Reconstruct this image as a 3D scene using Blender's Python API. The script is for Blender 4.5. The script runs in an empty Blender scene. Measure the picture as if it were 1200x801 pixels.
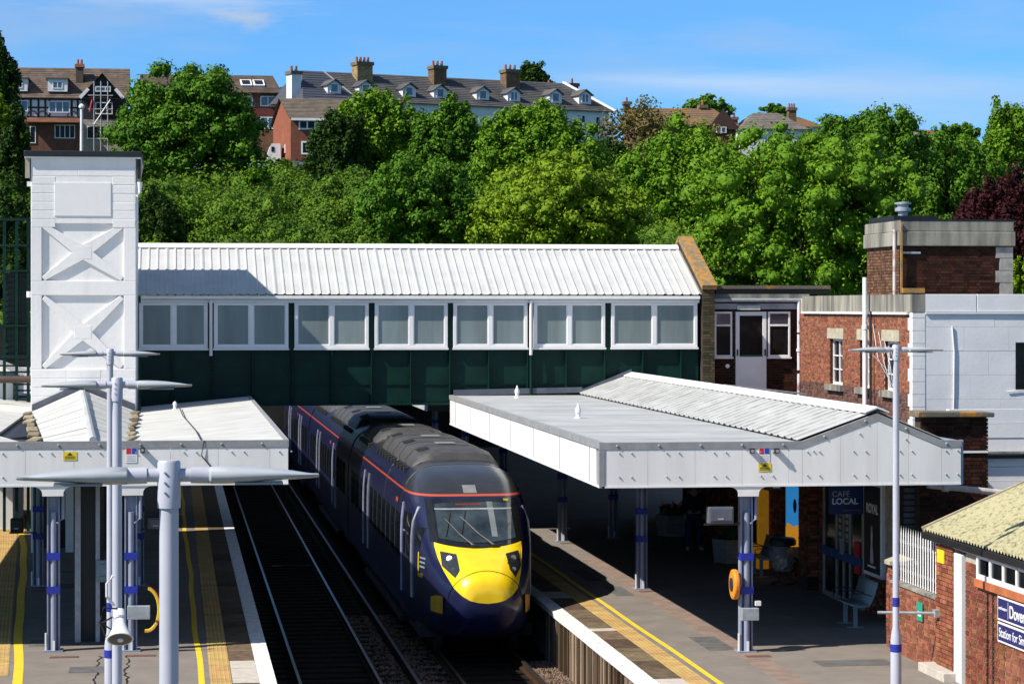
import bpy, bmesh, math, random
import numpy as np
from mathutils import Vector, Matrix
from mathutils.bvhtree import BVHTree
random.seed(7); rng = np.random.default_rng(11)
sc = bpy.context.scene
col = sc.collection
R = math.radians

# ------------------------------------------------------------------ camera
F = 2900.0; TH = math.atan(397 / F); CH = 7.05
cam_d = bpy.data.cameras.new('camera'); cam = bpy.data.objects.new('camera', cam_d); col.objects.link(cam)
cam.location = (0, 0, CH); cam.rotation_euler = (R(90), 0, -TH)
cam_d.sensor_width = 36; cam_d.lens = F / 1200 * 36; cam_d.shift_y = -40.5 / 1200
cam_d.clip_start = 0.5; cam_d.clip_end = 6000
sc.camera = cam
sc.render.resolution_x = 1024; sc.render.resolution_y = 683

# ------------------------------------------------------------------ light
SUN = Vector((-0.97, -0.32, 1.0)).normalized()
elev = math.asin(SUN.z); azim = math.atan2(SUN.x, SUN.y)
w = bpy.data.worlds.new('World'); sc.world = w; w.use_nodes = True
wn = w.node_tree; wn.nodes.clear()
out = wn.nodes.new('ShaderNodeOutputWorld'); bg = wn.nodes.new('ShaderNodeBackground')
sky = wn.nodes.new('ShaderNodeTexSky'); sky.sky_type = 'NISHITA'; sky.sun_disc = False
sky.sun_elevation = elev; sky.sun_rotation = azim
sky.air_density = 1.0; sky.dust_density = 0.3; sky.ozone_density = 3.0; sky.altitude = 50
bg.inputs['Strength'].default_value = 0.08
# thin clouds mixed into the sky by direction
tc = wn.nodes.new('ShaderNodeTexCoord'); mp = wn.nodes.new('ShaderNodeMapping')
mp.inputs['Scale'].default_value = (3.2, 3.2, 16); mp.inputs['Location'].default_value = (1.7, 0.4, 2.35)
nz = wn.nodes.new('ShaderNodeTexNoise'); nz.inputs['Scale'].default_value = 1.6; nz.inputs['Detail'].default_value = 7; nz.inputs['Roughness'].default_value = 0.55
rp = wn.nodes.new('ShaderNodeValToRGB'); rp.color_ramp.elements[0].position = 0.46; rp.color_ramp.elements[1].position = 0.80
rp.color_ramp.elements[1].color = (0.75, 0.75, 0.75, 1)
mx = wn.nodes.new('ShaderNodeMix'); mx.data_type = 'RGBA'
mx.inputs['B'].default_value = (4.2, 5.0, 6.2, 1)
tint = wn.nodes.new('ShaderNodeMix'); tint.data_type = 'RGBA'; tint.blend_type = 'MULTIPLY'; 
tint.inputs['B'].default_value = (0.43, 0.88, 1.45, 1)
L = wn.links.new
L(tc.outputs['Generated'], mp.inputs['Vector']); L(mp.outputs['Vector'], nz.inputs['Vector']); L(nz.outputs['Fac'], rp.inputs['Fac'])
zs = wn.nodes.new('ShaderNodeSeparateXYZ'); mr_ = wn.nodes.new('ShaderNodeMapRange')
for k_, v_ in (('From Min', 0.10), ('From Max', 0.60), ('To Min', 1.0), ('To Max', 0.0)): mr_.inputs[k_].default_value = v_
L(tc.outputs['Generated'], zs.inputs[0]); L(zs.outputs['Z'], mr_.inputs['Value']); L(mr_.outputs['Result'], tint.inputs['Factor'])
L(sky.outputs['Color'], tint.inputs['A']); L(tint.outputs['Result'], mx.inputs['A']); L(rp.outputs['Color'], mx.inputs['Factor'])
def cloud(px, py, hw, hh, amt, c, nscale, prev):
    a_ = (px-600)/F; el = (360-py)/F; v = Vector((a_*math.cos(TH)+math.sin(TH), -a_*math.sin(TH)+math.cos(TH), el)).normalized()
    sb_ = wn.nodes.new('ShaderNodeVectorMath'); sb_.operation = 'SUBTRACT'; sb_.inputs[1].default_value = v; L(tc.outputs['Generated'], sb_.inputs[0])
    ml = wn.nodes.new('ShaderNodeVectorMath'); ml.operation = 'MULTIPLY'; ml.inputs[1].default_value = (1/hw, 1/hw, 1/hh); L(sb_.outputs[0], ml.inputs[0])
    n_ = wn.nodes.new('ShaderNodeTexNoise'); n_.inputs['Scale'].default_value = nscale; n_.inputs['Detail'].default_value = 6; L(ml.outputs[0], n_.inputs['Vector'])
    le = wn.nodes.new('ShaderNodeVectorMath'); le.operation = 'LENGTH'; L(ml.outputs[0], le.inputs[0])
    ad = wn.nodes.new('ShaderNodeMath'); ad.operation = 'MULTIPLY_ADD'; ad.inputs[1].default_value = 1.6; L(n_.outputs['Fac'], ad.inputs[0]); L(le.outputs['Value'], ad.inputs[2])
    r_ = wn.nodes.new('ShaderNodeMapRange'); r_.interpolation_type = 'SMOOTHSTEP'
    for k_, q_ in (('From Min', 0.75), ('From Max', 1.75), ('To Min', amt), ('To Max', 0.0)): r_.inputs[k_].default_value = q_
    L(ad.outputs[0], r_.inputs['Value'])
    m_ = wn.nodes.new('ShaderNodeMix'); m_.data_type = 'RGBA'; m_.inputs['B'].default_value = (*c, 1); L(r_.outputs['Result'], m_.inputs['Factor']); L(prev, m_.inputs['A']); return m_.outputs['Result']
sk = mx.outputs['Result']
for a_ in ((1010, 108, 0.17, 0.016, 0.62, (4.3, 5.9, 8.2), 1.3), (288, 22, 0.020, 0.0075, 0.75, (4.6, 5.4, 6.6), 1.6), (215, 1, 0.075, 0.0075, 0.6, (5.0, 6.2, 8.0), 1.8), (860, 98, 0.08, 0.007, 0.45, (5.2, 6.6, 8.6), 1.5)): sk = cloud(*a_, sk)
L(sk, bg.inputs['Color']); L(bg.outputs['Background'], out.inputs['Surface'])
sd = bpy.data.lights.new('sun', 'SUN'); sd.energy = 5.0; sd.angle = R(0.5); sd.color = (1.0, 0.95, 0.87)
sun = bpy.data.objects.new('sun', sd); col.objects.link(sun); sun.rotation_euler = (-SUN).to_track_quat('-Z', 'Y').to_euler()
sun.location = (-40, 0, 60)
vs = sc.view_settings; vs.view_transform = 'Standard'; vs.look = 'None'; vs.exposure = 0.5; vs.gamma = 1.0; vs.use_curve_mapping = False

# ------------------------------------------------------------------ pixel helpers (photo px -> world at a known plane)
_S, _C = math.sin(TH), math.cos(TH)
def _ray(px, py):
    a = (px - 600) / F; b = (360 - py) / F
    return a * _C + _S, -a * _S + _C, b
def atY(px, py, y):
    d = _ray(px, py); t = y / d[1]; return Vector((d[0] * t, y, CH + d[2] * t))
def atX(px, py, x):
    d = _ray(px, py); t = x / d[0]; return Vector((x, d[1] * t, CH + d[2] * t))
def atZ(px, py, z):
    d = _ray(px, py); t = (z - CH) / d[2]; return Vector((d[0] * t, d[1] * t, z))

# ------------------------------------------------------------------ materials
MATS = {}
def mat(name, c=(0.5,0.5,0.5), rough=0.7, metal=0.0, var=0.15, scale=3.0, bump=0.0, bscale=40.0, c2=None, spec=0.5, streak=False, coat=0.0, attr=None, objrand=0.0, lo=0.35, hi=0.7):
    if name in MATS: return MATS[name]
    m = bpy.data.materials.new(name); m.use_nodes = True; nt = m.node_tree
    b = nt.nodes['Principled BSDF']; b.inputs['Roughness'].default_value = rough; b.inputs['Metallic'].default_value = metal
    b.inputs['Specular IOR Level'].default_value = spec; b.inputs['Coat Weight'].default_value = coat
    t = nt.nodes.new('ShaderNodeNewGeometry'); ln = nt.links.new
    n = nt.nodes.new('ShaderNodeTexNoise'); n.inputs['Scale'].default_value = scale; n.inputs['Detail'].default_value = 6; n.inputs['Roughness'].default_value = 0.6
    if streak:
        mpn = nt.nodes.new('ShaderNodeMapping'); mpn.inputs['Scale'].default_value = (1, 1, 0.12)
        ln(t.outputs['Position'], mpn.inputs['Vector']); ln(mpn.outputs['Vector'], n.inputs['Vector'])
    else: ln(t.outputs['Position'], n.inputs['Vector'])
    r = nt.nodes.new('ShaderNodeValToRGB')
    if c2 is None: c2 = tuple(v * (1 - var * 2) for v in c); c1 = tuple(min(1, v * (1 + var * 0.5)) for v in c)
    else: c1 = c
    r.color_ramp.elements[0].position = lo; r.color_ramp.elements[1].position = hi
    r.color_ramp.elements[0].color = (*c2, 1); r.color_ramp.elements[1].color = (*c1, 1)
    ln(n.outputs['Fac'], r.inputs['Fac']); src = r.outputs['Color']
    if attr or objrand:
        hv = nt.nodes.new('ShaderNodeHueSaturation')
        if attr:
            a = nt.nodes.new('ShaderNodeAttribute'); a.attribute_name = attr; so = a.outputs['Fac']; amt = objrand or 0.8
        else:
            a = nt.nodes.new('ShaderNodeObjectInfo'); so = a.outputs['Random']; amt = objrand
        mr = nt.nodes.new('ShaderNodeMapRange'); mr.inputs['To Min'].default_value = 1 - amt * 0.6; mr.inputs['To Max'].default_value = 1 + amt * 0.6
        ln(so, mr.inputs['Value']); ln(mr.outputs['Result'], hv.inputs['Value'])
        mh = nt.nodes.new('ShaderNodeMapRange'); mh.inputs['To Min'].default_value = 0.485; mh.inputs['To Max'].default_value = 0.515
        mm = nt.nodes.new('ShaderNodeMath'); mm.operation = 'FRACT'; mm2 = nt.nodes.new('ShaderNodeMath'); mm2.operation = 'MULTIPLY'; mm2.inputs[1].default_value = 7.3
        ln(so, mm2.inputs[0]); ln(mm2.outputs[0], mm.inputs[0]); ln(mm.outputs[0], mh.inputs['Value']); ln(mh.outputs['Result'], hv.inputs['Hue'])
        ln(src, hv.inputs['Color']); src = hv.outputs['Color']
    ln(src, b.inputs['Base Color'])
    if bump:
        n2 = nt.nodes.new('ShaderNodeTexNoise'); n2.inputs['Scale'].default_value = bscale; n2.inputs['Detail'].default_value = 5
        ln(t.outputs['Position'], n2.inputs['Vector'])
        bp = nt.nodes.new('ShaderNodeBump'); bp.inputs['Strength'].default_value = bump; bp.inputs['Distance'].default_value = 0.02
        ln(n2.outputs['Fac'], bp.inputs['Height']); ln(bp.outputs['Normal'], b.inputs['Normal'])
    MATS[name] = m; return m
def emit(name, c, s):
    m = mat(name, c); b = m.node_tree.nodes['Principled BSDF']; b.inputs['Emission Color'].default_value = (*c, 1); b.inputs['Emission Strength'].default_value = s; return m

white = mat('white_paint', (0.80, 0.79, 0.77), 0.5, var=0.05, scale=1.2)
tower_white = mat('painted_brick_white', (0.81, 0.775, 0.735), 0.6, var=0.05, scale=1.5, bump=0.25, bscale=9, c2=(0.68, 0.665, 0.64), streak=True, lo=0.30, hi=0.55)
upvc = mat('white_frame', (0.82, 0.80, 0.78), 0.35, var=0.03)
fascia_w = mat('fascia_white', (0.82, 0.795, 0.755), 0.45, var=0.06, scale=2.5, streak=True)
roof_w = mat('roof_sheet_white', (0.56, 0.56, 0.54), 0.55, var=0.06, scale=1.3, c2=(0.47, 0.47, 0.45))
roof_r = mat('roof_sheet_bright', (0.49, 0.49, 0.475), 0.55, var=0.06, scale=1.3, c2=(0.43, 0.43, 0.41))
roof_old = mat('roof_white_weathered', (0.60, 0.60, 0.57), 0.6, var=0.1, scale=1.1, c2=(0.47, 0.455, 0.41))
roof_grey = mat('flat_roof_grey', (0.42, 0.43, 0.425), 0.75, var=0.1, scale=0.8, bump=0.1)
flash = mat('flashing_grey', (0.30, 0.30, 0.30), 0.6, var=0.12, scale=4)
green = mat('bridge_green', (0.002, 0.032, 0.021), 0.5, var=0.2, scale=2, c2=(0.0015, 0.018, 0.013), spec=0.2)
polyc = mat('obscured_glass', (0.215, 0.26, 0.25), 0.25, var=0.16, scale=1.6, spec=0.6, objrand=0.3, streak=True)
glass_d = mat('window_glass_dark', (0.012, 0.014, 0.016), 0.10, var=0.3, spec=0.16)
glass_b = mat('window_glass_blue', (0.06, 0.10, 0.16), 0.06, var=0.35, scale=0.7, spec=1.0)
asphalt = mat('platform_asphalt', (0.235, 0.205, 0.175), 0.9, spec=0.06, var=0.14, scale=1.6, bump=0.4, bscale=60, c2=(0.185, 0.162, 0.14))
patch_m = mat('asphalt_patch', (0.14, 0.135, 0.13), 0.9, spec=0.06, var=0.15, scale=5, bump=0.3, bscale=80)
slab_m = mat('paving_slab', (0.16, 0.115, 0.075), 0.9, spec=0.06, var=0.2, scale=7, bump=0.2, objrand=0.55)
slab_pale = mat('paving_slab_pale', (0.52, 0.47, 0.40), 0.9, spec=0.06, var=0.1, scale=7)
tact_m = mat('tactile_paving', (0.50, 0.33, 0.125), 0.85, spec=0.06, var=0.12, scale=5, objrand=0.16)
cope_m = mat('white_coping', (0.76, 0.75, 0.71), 0.7, spec=0.06, var=0.1, scale=9, c2=(0.46, 0.43, 0.38), lo=0.32, hi=0.5)
yel_line = mat('yellow_line', (0.82, 0.52, 0.02), 0.7, var=0.08, scale=7, c2=(0.60, 0.37, 0.03), lo=0.25, hi=0.45)
concrete = mat('concrete_weathered', (0.36, 0.34, 0.28), 0.9, spec=0.06, scale=3.5, c2=(0.12, 0.115, 0.10), bump=0.3, streak=True)
stone = mat('stone_pale', (0.46, 0.41, 0.30), 0.85, var=0.15, scale=6, bump=0.2)
lichen = mat('lichen_coping', (0.42, 0.19, 0.02), 0.95, scale=5.5, c2=(0.17, 0.14, 0.09), bump=0.5, bscale=30, lo=0.42, hi=0.60)
lichen2 = mat('lichen_patchy', (0.36, 0.17, 0.02), 0.95, scale=3.5, c2=(0.12, 0.105, 0.08), bump=0.5, bscale=30, lo=0.54, hi=0.64)
brick_v = mat('brick_mixed', (0.26, 0.085, 0.045), 0.9, spec=0.06, var=0.2, scale=4, attr='v', objrand=0.9, c2=(0.15, 0.055, 0.035))
brick_lit = mat('brick_red', (0.285, 0.105, 0.058), 0.9, spec=0.06, var=0.2, scale=2.2, attr='v', objrand=0.55, c2=(0.22, 0.08, 0.045))
brick_dk = mat('brick_dark', (0.060, 0.022, 0.014), 0.9, spec=0.06, var=0.3, scale=3, attr='v', objrand=0.7, c2=(0.025, 0.013, 0.010))  # darkest of the brick mixes, used on front walls
brick_o = mat('brick_single', (0.25, 0.085, 0.045), 0.9, spec=0.06, var=0.2, scale=30, objrand=0.6, c2=(0.17, 0.055, 0.03), bump=0.2)
mortar = mat('mortar', (0.50, 0.44, 0.36), 0.95, spec=0.06, var=0.15, scale=5)
mortar_dk = mat('mortar_dark', (0.07, 0.058, 0.047), 0.95, spec=0.06, var=0.2, scale=5)
steel_bl = mat('post_paint', (0.47, 0.475, 0.54), 0.38, var=0.05, scale=2)
steel_gr = mat('column_paint', (0.27, 0.30, 0.40), 0.45, var=0.1, scale=3)
band_bl = mat('blue_band', (0.015, 0.03, 0.33), 0.5, var=0.1)
galv = mat('galvanised', (0.42, 0.45, 0.47), 0.45, metal=0.35, var=0.12, scale=8)
grey_lamp = mat('lamp_head_grey', (0.40, 0.42, 0.44), 0.35, var=0.05)
lamp_under = mat('lamp_head_under', (0.25, 0.27, 0.28), 0.3, var=0.05)
black = mat('black_paint', (0.012, 0.012, 0.013), 0.5, var=0.2)
dark_metal = mat('dark_metal', (0.04, 0.04, 0.042), 0.5, metal=0.3, var=0.2)
seat_bl = mat('bench_steel', (0.22, 0.29, 0.31), 0.45, metal=0.2, var=0.06)
yellow_s = mat('sign_yellow', (0.80, 0.60, 0.02), 0.5, var=0.04)
red_s = mat('sign_red', (0.55, 0.02, 0.03), 0.5, var=0.04)
blue_s = mat('sign_blue', (0.02, 0.06, 0.40), 0.5, var=0.04)
navy_s = mat('sign_navy', (0.018, 0.02, 0.12), 0.4, var=0.04)
cafe_s = mat('sign_cafe_blue', (0.010, 0.035, 0.16), 0.4, var=0.04)
green_s = mat('sign_green', (0.02, 0.32, 0.20), 0.5, var=0.04)
text_w = mat('lettering_white', (0.85, 0.85, 0.85), 0.5, var=0.02)
text_k = mat('lettering_black', (0.01, 0.01, 0.01), 0.5, var=0.02)
text_o = mat('lettering_orange', (0.75, 0.18, 0.04), 0.5, var=0.02)
ballast = mat('ballast', (0.034, 0.026, 0.020), 0.95, spec=0.06, var=0.35, scale=22, bump=1.0, bscale=18)  # bed and sleepers toned dark to deepen the shade on the tracks
stone_b = mat('ballast_stone', (0.20, 0.135, 0.10), 0.95, spec=0.06, var=0.2, scale=20, attr='v', objrand=0.9)
rail_side = mat('rail_rust', (0.055, 0.030, 0.018), 0.8, spec=0.06, var=0.25, scale=9)
rail_top = mat('rail_head', (0.27, 0.28, 0.31), 0.28, metal=0.9, var=0.08)
sleeper_m = mat('sleeper', (0.022, 0.018, 0.014), 0.9, spec=0.06, var=0.25, scale=9)
timber = mat('weathered_timber', (0.24, 0.17, 0.115), 0.9, spec=0.06, var=0.25, scale=6, streak=True, objrand=0.7)
wood_pl = mat('planter_boards', (0.30, 0.32, 0.30), 0.7, var=0.12, scale=6)
tan_roof = mat('tan_corrugated', (0.36, 0.325, 0.185), 0.9, scale=13, c2=(0.11, 0.105, 0.055), bump=0.3, lo=0.30, hi=0.52)
tile_br = mat('roof_tiles_brown', (0.135, 0.095, 0.07), 0.9, var=0.25, scale=1.2)
tile_or = mat('roof_tiles_lichen', (0.27, 0.12, 0.035), 0.9, scale=0.55, c2=(0.13, 0.09, 0.06))
slate = mat('roof_slate', (0.105, 0.095, 0.085), 0.8, var=0.3, scale=0.5, c2=(0.045, 0.045, 0.05))
slate_new = mat('roof_slate_new', (0.055, 0.058, 0.075), 0.6, var=0.1, scale=1)
far_white = mat('render_white', (0.74, 0.74, 0.74), 0.7, var=0.06, scale=1)
far_brick = mat('far_brick', (0.32, 0.085, 0.035), 0.9, var=0.18, scale=1.5, c2=(0.2, 0.06, 0.03))
far_brick_d = mat('far_brick_brown', (0.17, 0.07, 0.04), 0.9, var=0.2, scale=1.5)
far_cream = mat('far_cream', (0.34, 0.30, 0.23), 0.9, var=0.15, scale=1.5)
stock_br = mat('stock_brick', (0.33, 0.235, 0.10), 0.9, var=0.25, scale=2)
black_tim = mat('black_timber', (0.012, 0.012, 0.012), 0.7, var=0.2)
pot_m = mat('chimney_pot', (0.36, 0.13, 0.07), 0.85, var=0.15, scale=4)

# ------------------------------------------------------------------ mesh builder
W = {}
class MB:
    def __init__(s): s.v = []; s.f = []; s.m = []; s.mi = 0
    def add(s, vs, fs):
        n = len(s.v); s.v += [tuple(p) for p in vs]; s.f += [tuple(i + n for i in q) for q in fs]; s.m += [s.mi] * len(fs); return s
    def box(s, x0, x1, y0, y1, z0, z1):
        return s.add([(x0,y0,z0),(x1,y0,z0),(x1,y1,z0),(x0,y1,z0),(x0,y0,z1),(x1,y0,z1),(x1,y1,z1),(x0,y1,z1)],
                     [(3,2,1,0),(4,5,6,7),(0,1,5,4),(1,2,6,5),(2,3,7,6),(3,0,4,7)])
    def obox(s, c, size, rot=None):
        hx, hy, hz = [q / 2 for q in size]; M = rot or Matrix.Identity(3); c = Vector(c)
        vs = [c + M @ Vector((sx*hx, sy*hy, sz*hz)) for sz in (-1,1) for sx, sy in ((-1,-1),(1,-1),(1,1),(-1,1))]
        return s.add(vs, [(3,2,1,0),(4,5,6,7),(0,1,5,4),(1,2,6,5),(2,3,7,6),(3,0,4,7)])
    def bar(s, a, b, wd, ht=None, up=(0,0,1)):
        a = Vector(a); b = Vector(b); d = (b - a); ln = d.length; d.normalize(); up = Vector(up)
        if abs(d.dot(up)) > 0.98: up = Vector((0,1,0))
        r = d.cross(up).normalized(); u = r.cross(d); ht = ht or wd
        vs = []
        for p in (a, b):
            for sr, su in ((-1,-1),(1,-1),(1,1),(-1,1)): vs.append(p + r*sr*wd/2 + u*su*ht/2)
        return s.add(vs, [(0,1,2,3),(7,6,5,4),(0,4,5,1),(1,5,6,2),(2,6,7,3),(3,7,4,0)])
    def cyl(s, a, b, r0, r1=None, n=12, cap=True):
        a = Vector(a); b = Vector(b); r1 = r0 if r1 is None else r1; d = (b - a).normalized()
        up = Vector((0,0,1)) if abs(d.z) < 0.95 else Vector((1,0,0)); e = d.cross(up).normalized(); g = d.cross(e)
        vs = [a + (e*math.cos(t)+g*math.sin(t))*r0 for t in (2*math.pi*i/n for i in range(n))] + [b + (e*math.cos(t)+g*math.sin(t))*r1 for t in (2*math.pi*i/n for i in range(n))]
        fs = [(i, i+n, (i+1)%n+n, (i+1)%n) for i in range(n)]
        if cap: fs += [tuple(range(n)), tuple(range(2*n-1, n-1, -1))]
        return s.add(vs, fs)
    def lathe(s, c, prof, n=16):
        c = Vector(c); vs = []; k = len(prof)
        for r, z in prof: vs += [c + Vector((r*math.cos(2*math.pi*i/n), r*math.sin(2*math.pi*i/n), z)) for i in range(n)]
        fs = [(j*n+i, j*n+(i+1)%n, (j+1)*n+(i+1)%n, (j+1)*n+i) for j in range(k-1) for i in range(n)]
        fs += [tuple(range(n-1,-1,-1)), tuple(range((k-1)*n, k*n))]
        return s.add(vs, fs)
    def tube(s, pts, r, n=8):
        pts = [Vector(p) for p in pts]; rings = []
        for i, p in enumerate(pts):
            d = (pts[min(i+1,len(pts)-1)] - pts[max(i-1,0)]).normalized()
            up = Vector((0,0,1)) if abs(d.z) < 0.9 else Vector((1,0,0)); e = d.cross(up).normalized(); g = d.cross(e)
            rr = r[i] if isinstance(r, (list, tuple)) else r
            rings.append([p + (e*math.cos(2*math.pi*k/n)+g*math.sin(2*math.pi*k/n))*rr for k in range(n)])
        vs = [q for ring in rings for q in ring]
        fs = [(j*n+i, (j+1)*n+i, (j+1)*n+(i+1)%n, j*n+(i+1)%n) for j in range(len(pts)-1) for i in range(n)]
        fs += [tuple(range(n)), tuple(range(len(vs)-1, len(vs)-n-1, -1))]
        return s.add(vs, fs)
    def loft(s, rings, cap=True):
        n = len(rings[0]); vs = [q for r in rings for q in r]
        fs = [(j*n+i, j*n+(i+1)%n, (j+1)*n+(i+1)%n, (j+1)*n+i) for j in range(len(rings)-1) for i in range(n)]
        if cap: fs += [tuple(range(n-1,-1,-1)), tuple(range(len(vs)-n, len(vs)))]
        return s.add(vs, fs)
    def prism(s, poly, a, b, axis='y'):      # poly in the two other axes (in xyz order)
        def P(p, t): return (t, p[0], p[1]) if axis == 'x' else (p[0], t, p[1]) if axis == 'y' else (p[0], p[1], t)
        n = len(poly)
        return s.add([P(p, a) for p in poly] + [P(p, b) for p in poly], [tuple(range(n)), tuple(range(2*n-1, n-1, -1))] + [(i, i+n, (i+1)%n+n, (i+1)%n) for i in range(n)])
    def quad(s, a, b, c, d): return s.add([a,b,c,d], [(0,1,2,3)])
    def slab(s, a, b, c, d, t):              # a quad with thickness t against its normal
        a,b,c,d = map(Vector,(a,b,c,d)); n = (b-a).cross(d-a).normalized()*t
        return s.add([a,b,c,d,a-n,b-n,c-n,d-n], [(0,1,2,3),(7,6,5,4),(0,4,5,1),(1,5,6,2),(2,6,7,3),(3,7,4,0)])
    def mesh(s, name, mats, smooth=False, fix=True):
        me = bpy.data.meshes.new(name); me.from_pydata(s.v, [], s.f); 
        mats = mats if isinstance(mats, (list,tuple)) else [mats]
        for q in mats: me.materials.append(q)
        if len(mats) > 1: me.polygons.foreach_set('material_index', s.m)
        if fix:
            bm = bmesh.new(); bm.from_mesh(me); bmesh.ops.recalc_face_normals(bm, faces=bm.faces); bm.to_mesh(me); bm.free()
        if smooth: me.shade_smooth() if hasattr(me,'shade_smooth') else me.polygons.foreach_set('use_smooth',[True]*len(me.polygons))
        me.update(); return me
    def build(s, name, mats, parent=None, smooth=False, bevel=0.0, auto=None, fix=True):
        return link(name, s.mesh(name, mats, smooth, fix), parent, bevel, auto)
def link(name, me, parent=None, bevel=0.0, auto=None, loc=None):
    o = bpy.data.objects.new(name, me); col.objects.link(o)
    if loc is not None: o.location = loc
    W[o.name] = Matrix.Translation(o.location)
    if parent is not None: o.parent = parent; o.matrix_parent_inverse = W[parent.name].inverted()
    if bevel:
        b = o.modifiers.new('bevel', 'BEVEL'); b.width = bevel; b.segments = 2; b.limit_method = 'ANGLE'; b.angle_limit = R(40)
    if auto: 
        md = o.modifiers.new('split', 'EDGE_SPLIT'); md.split_angle = R(auto)
    return o
def thing(name, label, cat, loc=(0,0,0), group=None):
    o = bpy.data.objects.new(name, None); col.objects.link(o); o.location = loc; o.empty_display_size = 0.3
    W[o.name] = Matrix.Translation(loc); return tag(o, label, cat, group)
def tag(o, label=None, cat=None, group=None, kind=None):
    if label: o['label'] = label
    if cat: o['category'] = cat
    if group: o['group'] = group
    if kind: o['kind'] = kind
    return o
def struct(o): o['kind'] = 'structure'; return o
def copy_tree(o, parent=None):
    c = o.copy(); col.objects.link(c)
    if parent is not None: c.parent = parent
    for ch in list(o.children): copy_tree(ch, c)
    return c
def text(name, s, size, m, parent, origin, u, v, align='LEFT', squeeze=1.0, extr=0.002, bold=0.0):
    cu = bpy.data.curves.new(name, 'FONT'); cu.body = s; cu.size = size; cu.extrude = extr; cu.align_x = align; cu.offset = bold
    t = bpy.data.objects.new(name, cu); col.objects.link(t)
    dg = bpy.context.evaluated_depsgraph_get(); me = bpy.data.meshes.new_from_object(t.evaluated_get(dg))
    bpy.data.objects.remove(t)
    u = Vector(u).normalized(); v = Vector(v).normalized(); n = u.cross(v)
    M = Matrix((( u.x*squeeze, v.x, n.x, origin[0]), (u.y*squeeze, v.y, n.y, origin[1]), (u.z*squeeze, v.z, n.z, origin[2]), (0,0,0,1)))
    me.transform(M); me.materials.clear(); me.materials.append(m)
    return link(name, me, parent)
def set_attr(me, vals, name='v'):
    a = me.attributes.new(name, 'FLOAT', 'FACE'); a.data.foreach_set('value', np.asarray(vals, dtype=np.float32))

def brick_cells(Wd, Ht, holes=(), bl=0.213, bh=0.062, j=0.013, flemish=True):
    cells = []; row = 0; z = 0.0
    while z + bh * 0.5 < Ht:
        z1 = min(z + bh, Ht); k = row % 2; x = -(bl*0.75 if k else 0.0); i = 0
        while x < Wd:
            ln = bl if (not flemish or (i + k) % 2 == 0) else (bl - j) / 2
            spans = [(max(0, x), min(Wd, x + ln))]
            for (h0, h1, g0, g1) in holes:
                if z1 > g0 + 0.01 and z < g1 - 0.01:
                    ns = []
                    for (a, b) in spans:
                        if b <= h0 or a >= h1: ns.append((a, b))
                        else:
                            if a < h0: ns.append((a, h0))
                            if b > h1: ns.append((h1, b))
                    spans = ns
            for (a, b) in spans:
                if b - a > 0.03: cells.append((a, b, z, z1))
            x += ln + j; i += 1
        z += bh + j; row += 1
    return cells
def brickwall(name, o, u, n, Wd, Ht, m, parent, holes=(), proud=0.012, flemish=True, depth=0.03):
    o = Vector(o); u = Vector(u); n = Vector(n); up = Vector((0,0,1)); vs = []; fs = []; vals = []
    for (a, b, z0, z1) in brick_cells(Wd, Ht, holes, flemish=flemish):
        d = proud + random.uniform(-0.004, 0.004); k = len(vs)
        for (q, t) in ((a, z0), (b, z0), (b, z1), (a, z1)): vs.append(o + u*q + up*t - n*depth)
        for (q, t) in ((a, z0), (b, z0), (b, z1), (a, z1)): vs.append(o + u*q + up*t + n*d)
        fs += [(k+4,k+5,k+6,k+7),(k,k+1,k+5,k+4),(k+1,k+2,k+6,k+5),(k+2,k+3,k+7,k+6),(k+3,k,k+4,k+7)]
        vals += [random.random()] * 5
    me = bpy.data.meshes.new(name); me.from_pydata([tuple(v) for v in vs], [], fs); me.materials.append(m)
    set_attr(me, vals)
    if u.cross(up).dot(n) < 0: me.flip_normals()
    ob = link(name, me, parent); ob['kind'] = 'stuff'; return ob
sc.cycles.use_denoising = True; sc.cycles.diffuse_bounces = 2
# ================================================================== SETTING
PZ = 0.915
def hill(x, y):
    ys = [0, 112, 117, 125, 150, 190, 226, 240, 400, 3000]; zs = [-0.3, -0.3, 6.5, 9.2, 12.6, 16.0, 18.8, 19.6, 22, 22]
    z = float(np.interp(y, ys, zs))
    if y > 112: z += (math.sin(x*0.21+y*0.07)*0.5 + math.sin(x*0.09-y*0.13)*0.6) * min(1, (y-112)/15)
    return z
gm = MB(); gx = list(np.linspace(-160, 200, 61)); gy = [-60, 0, 60, 105, 112, 114, 117, 120, 125, 132, 140, 150, 160, 175, 190, 210, 235, 260, 320, 400, 900, 3000]
gx = [-3000] + gx + [3000]
for y in gy:
    for x in gx: gm.v.append((x, y, hill(x, y)))
nx = len(gx)
for j in range(len(gy)-1):
    for i in range(nx-1): gm.f.append((j*nx+i, j*nx+i+1, (j+1)*nx+i+1, (j+1)*nx+i)); gm.m.append(0)
earth = mat('hillside_earth', (0.04, 0.075, 0.012), 0.95, spec=0.06, var=0.3, scale=0.3, c2=(0.02, 0.035, 0.008), bump=0.5, bscale=3)
g = struct(gm.build('ground', earth, smooth=True))
tb = struct(MB().box(1.0, 8.0, -10, 118, -0.6, -0.20).build('trackbed', ballast))
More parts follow.
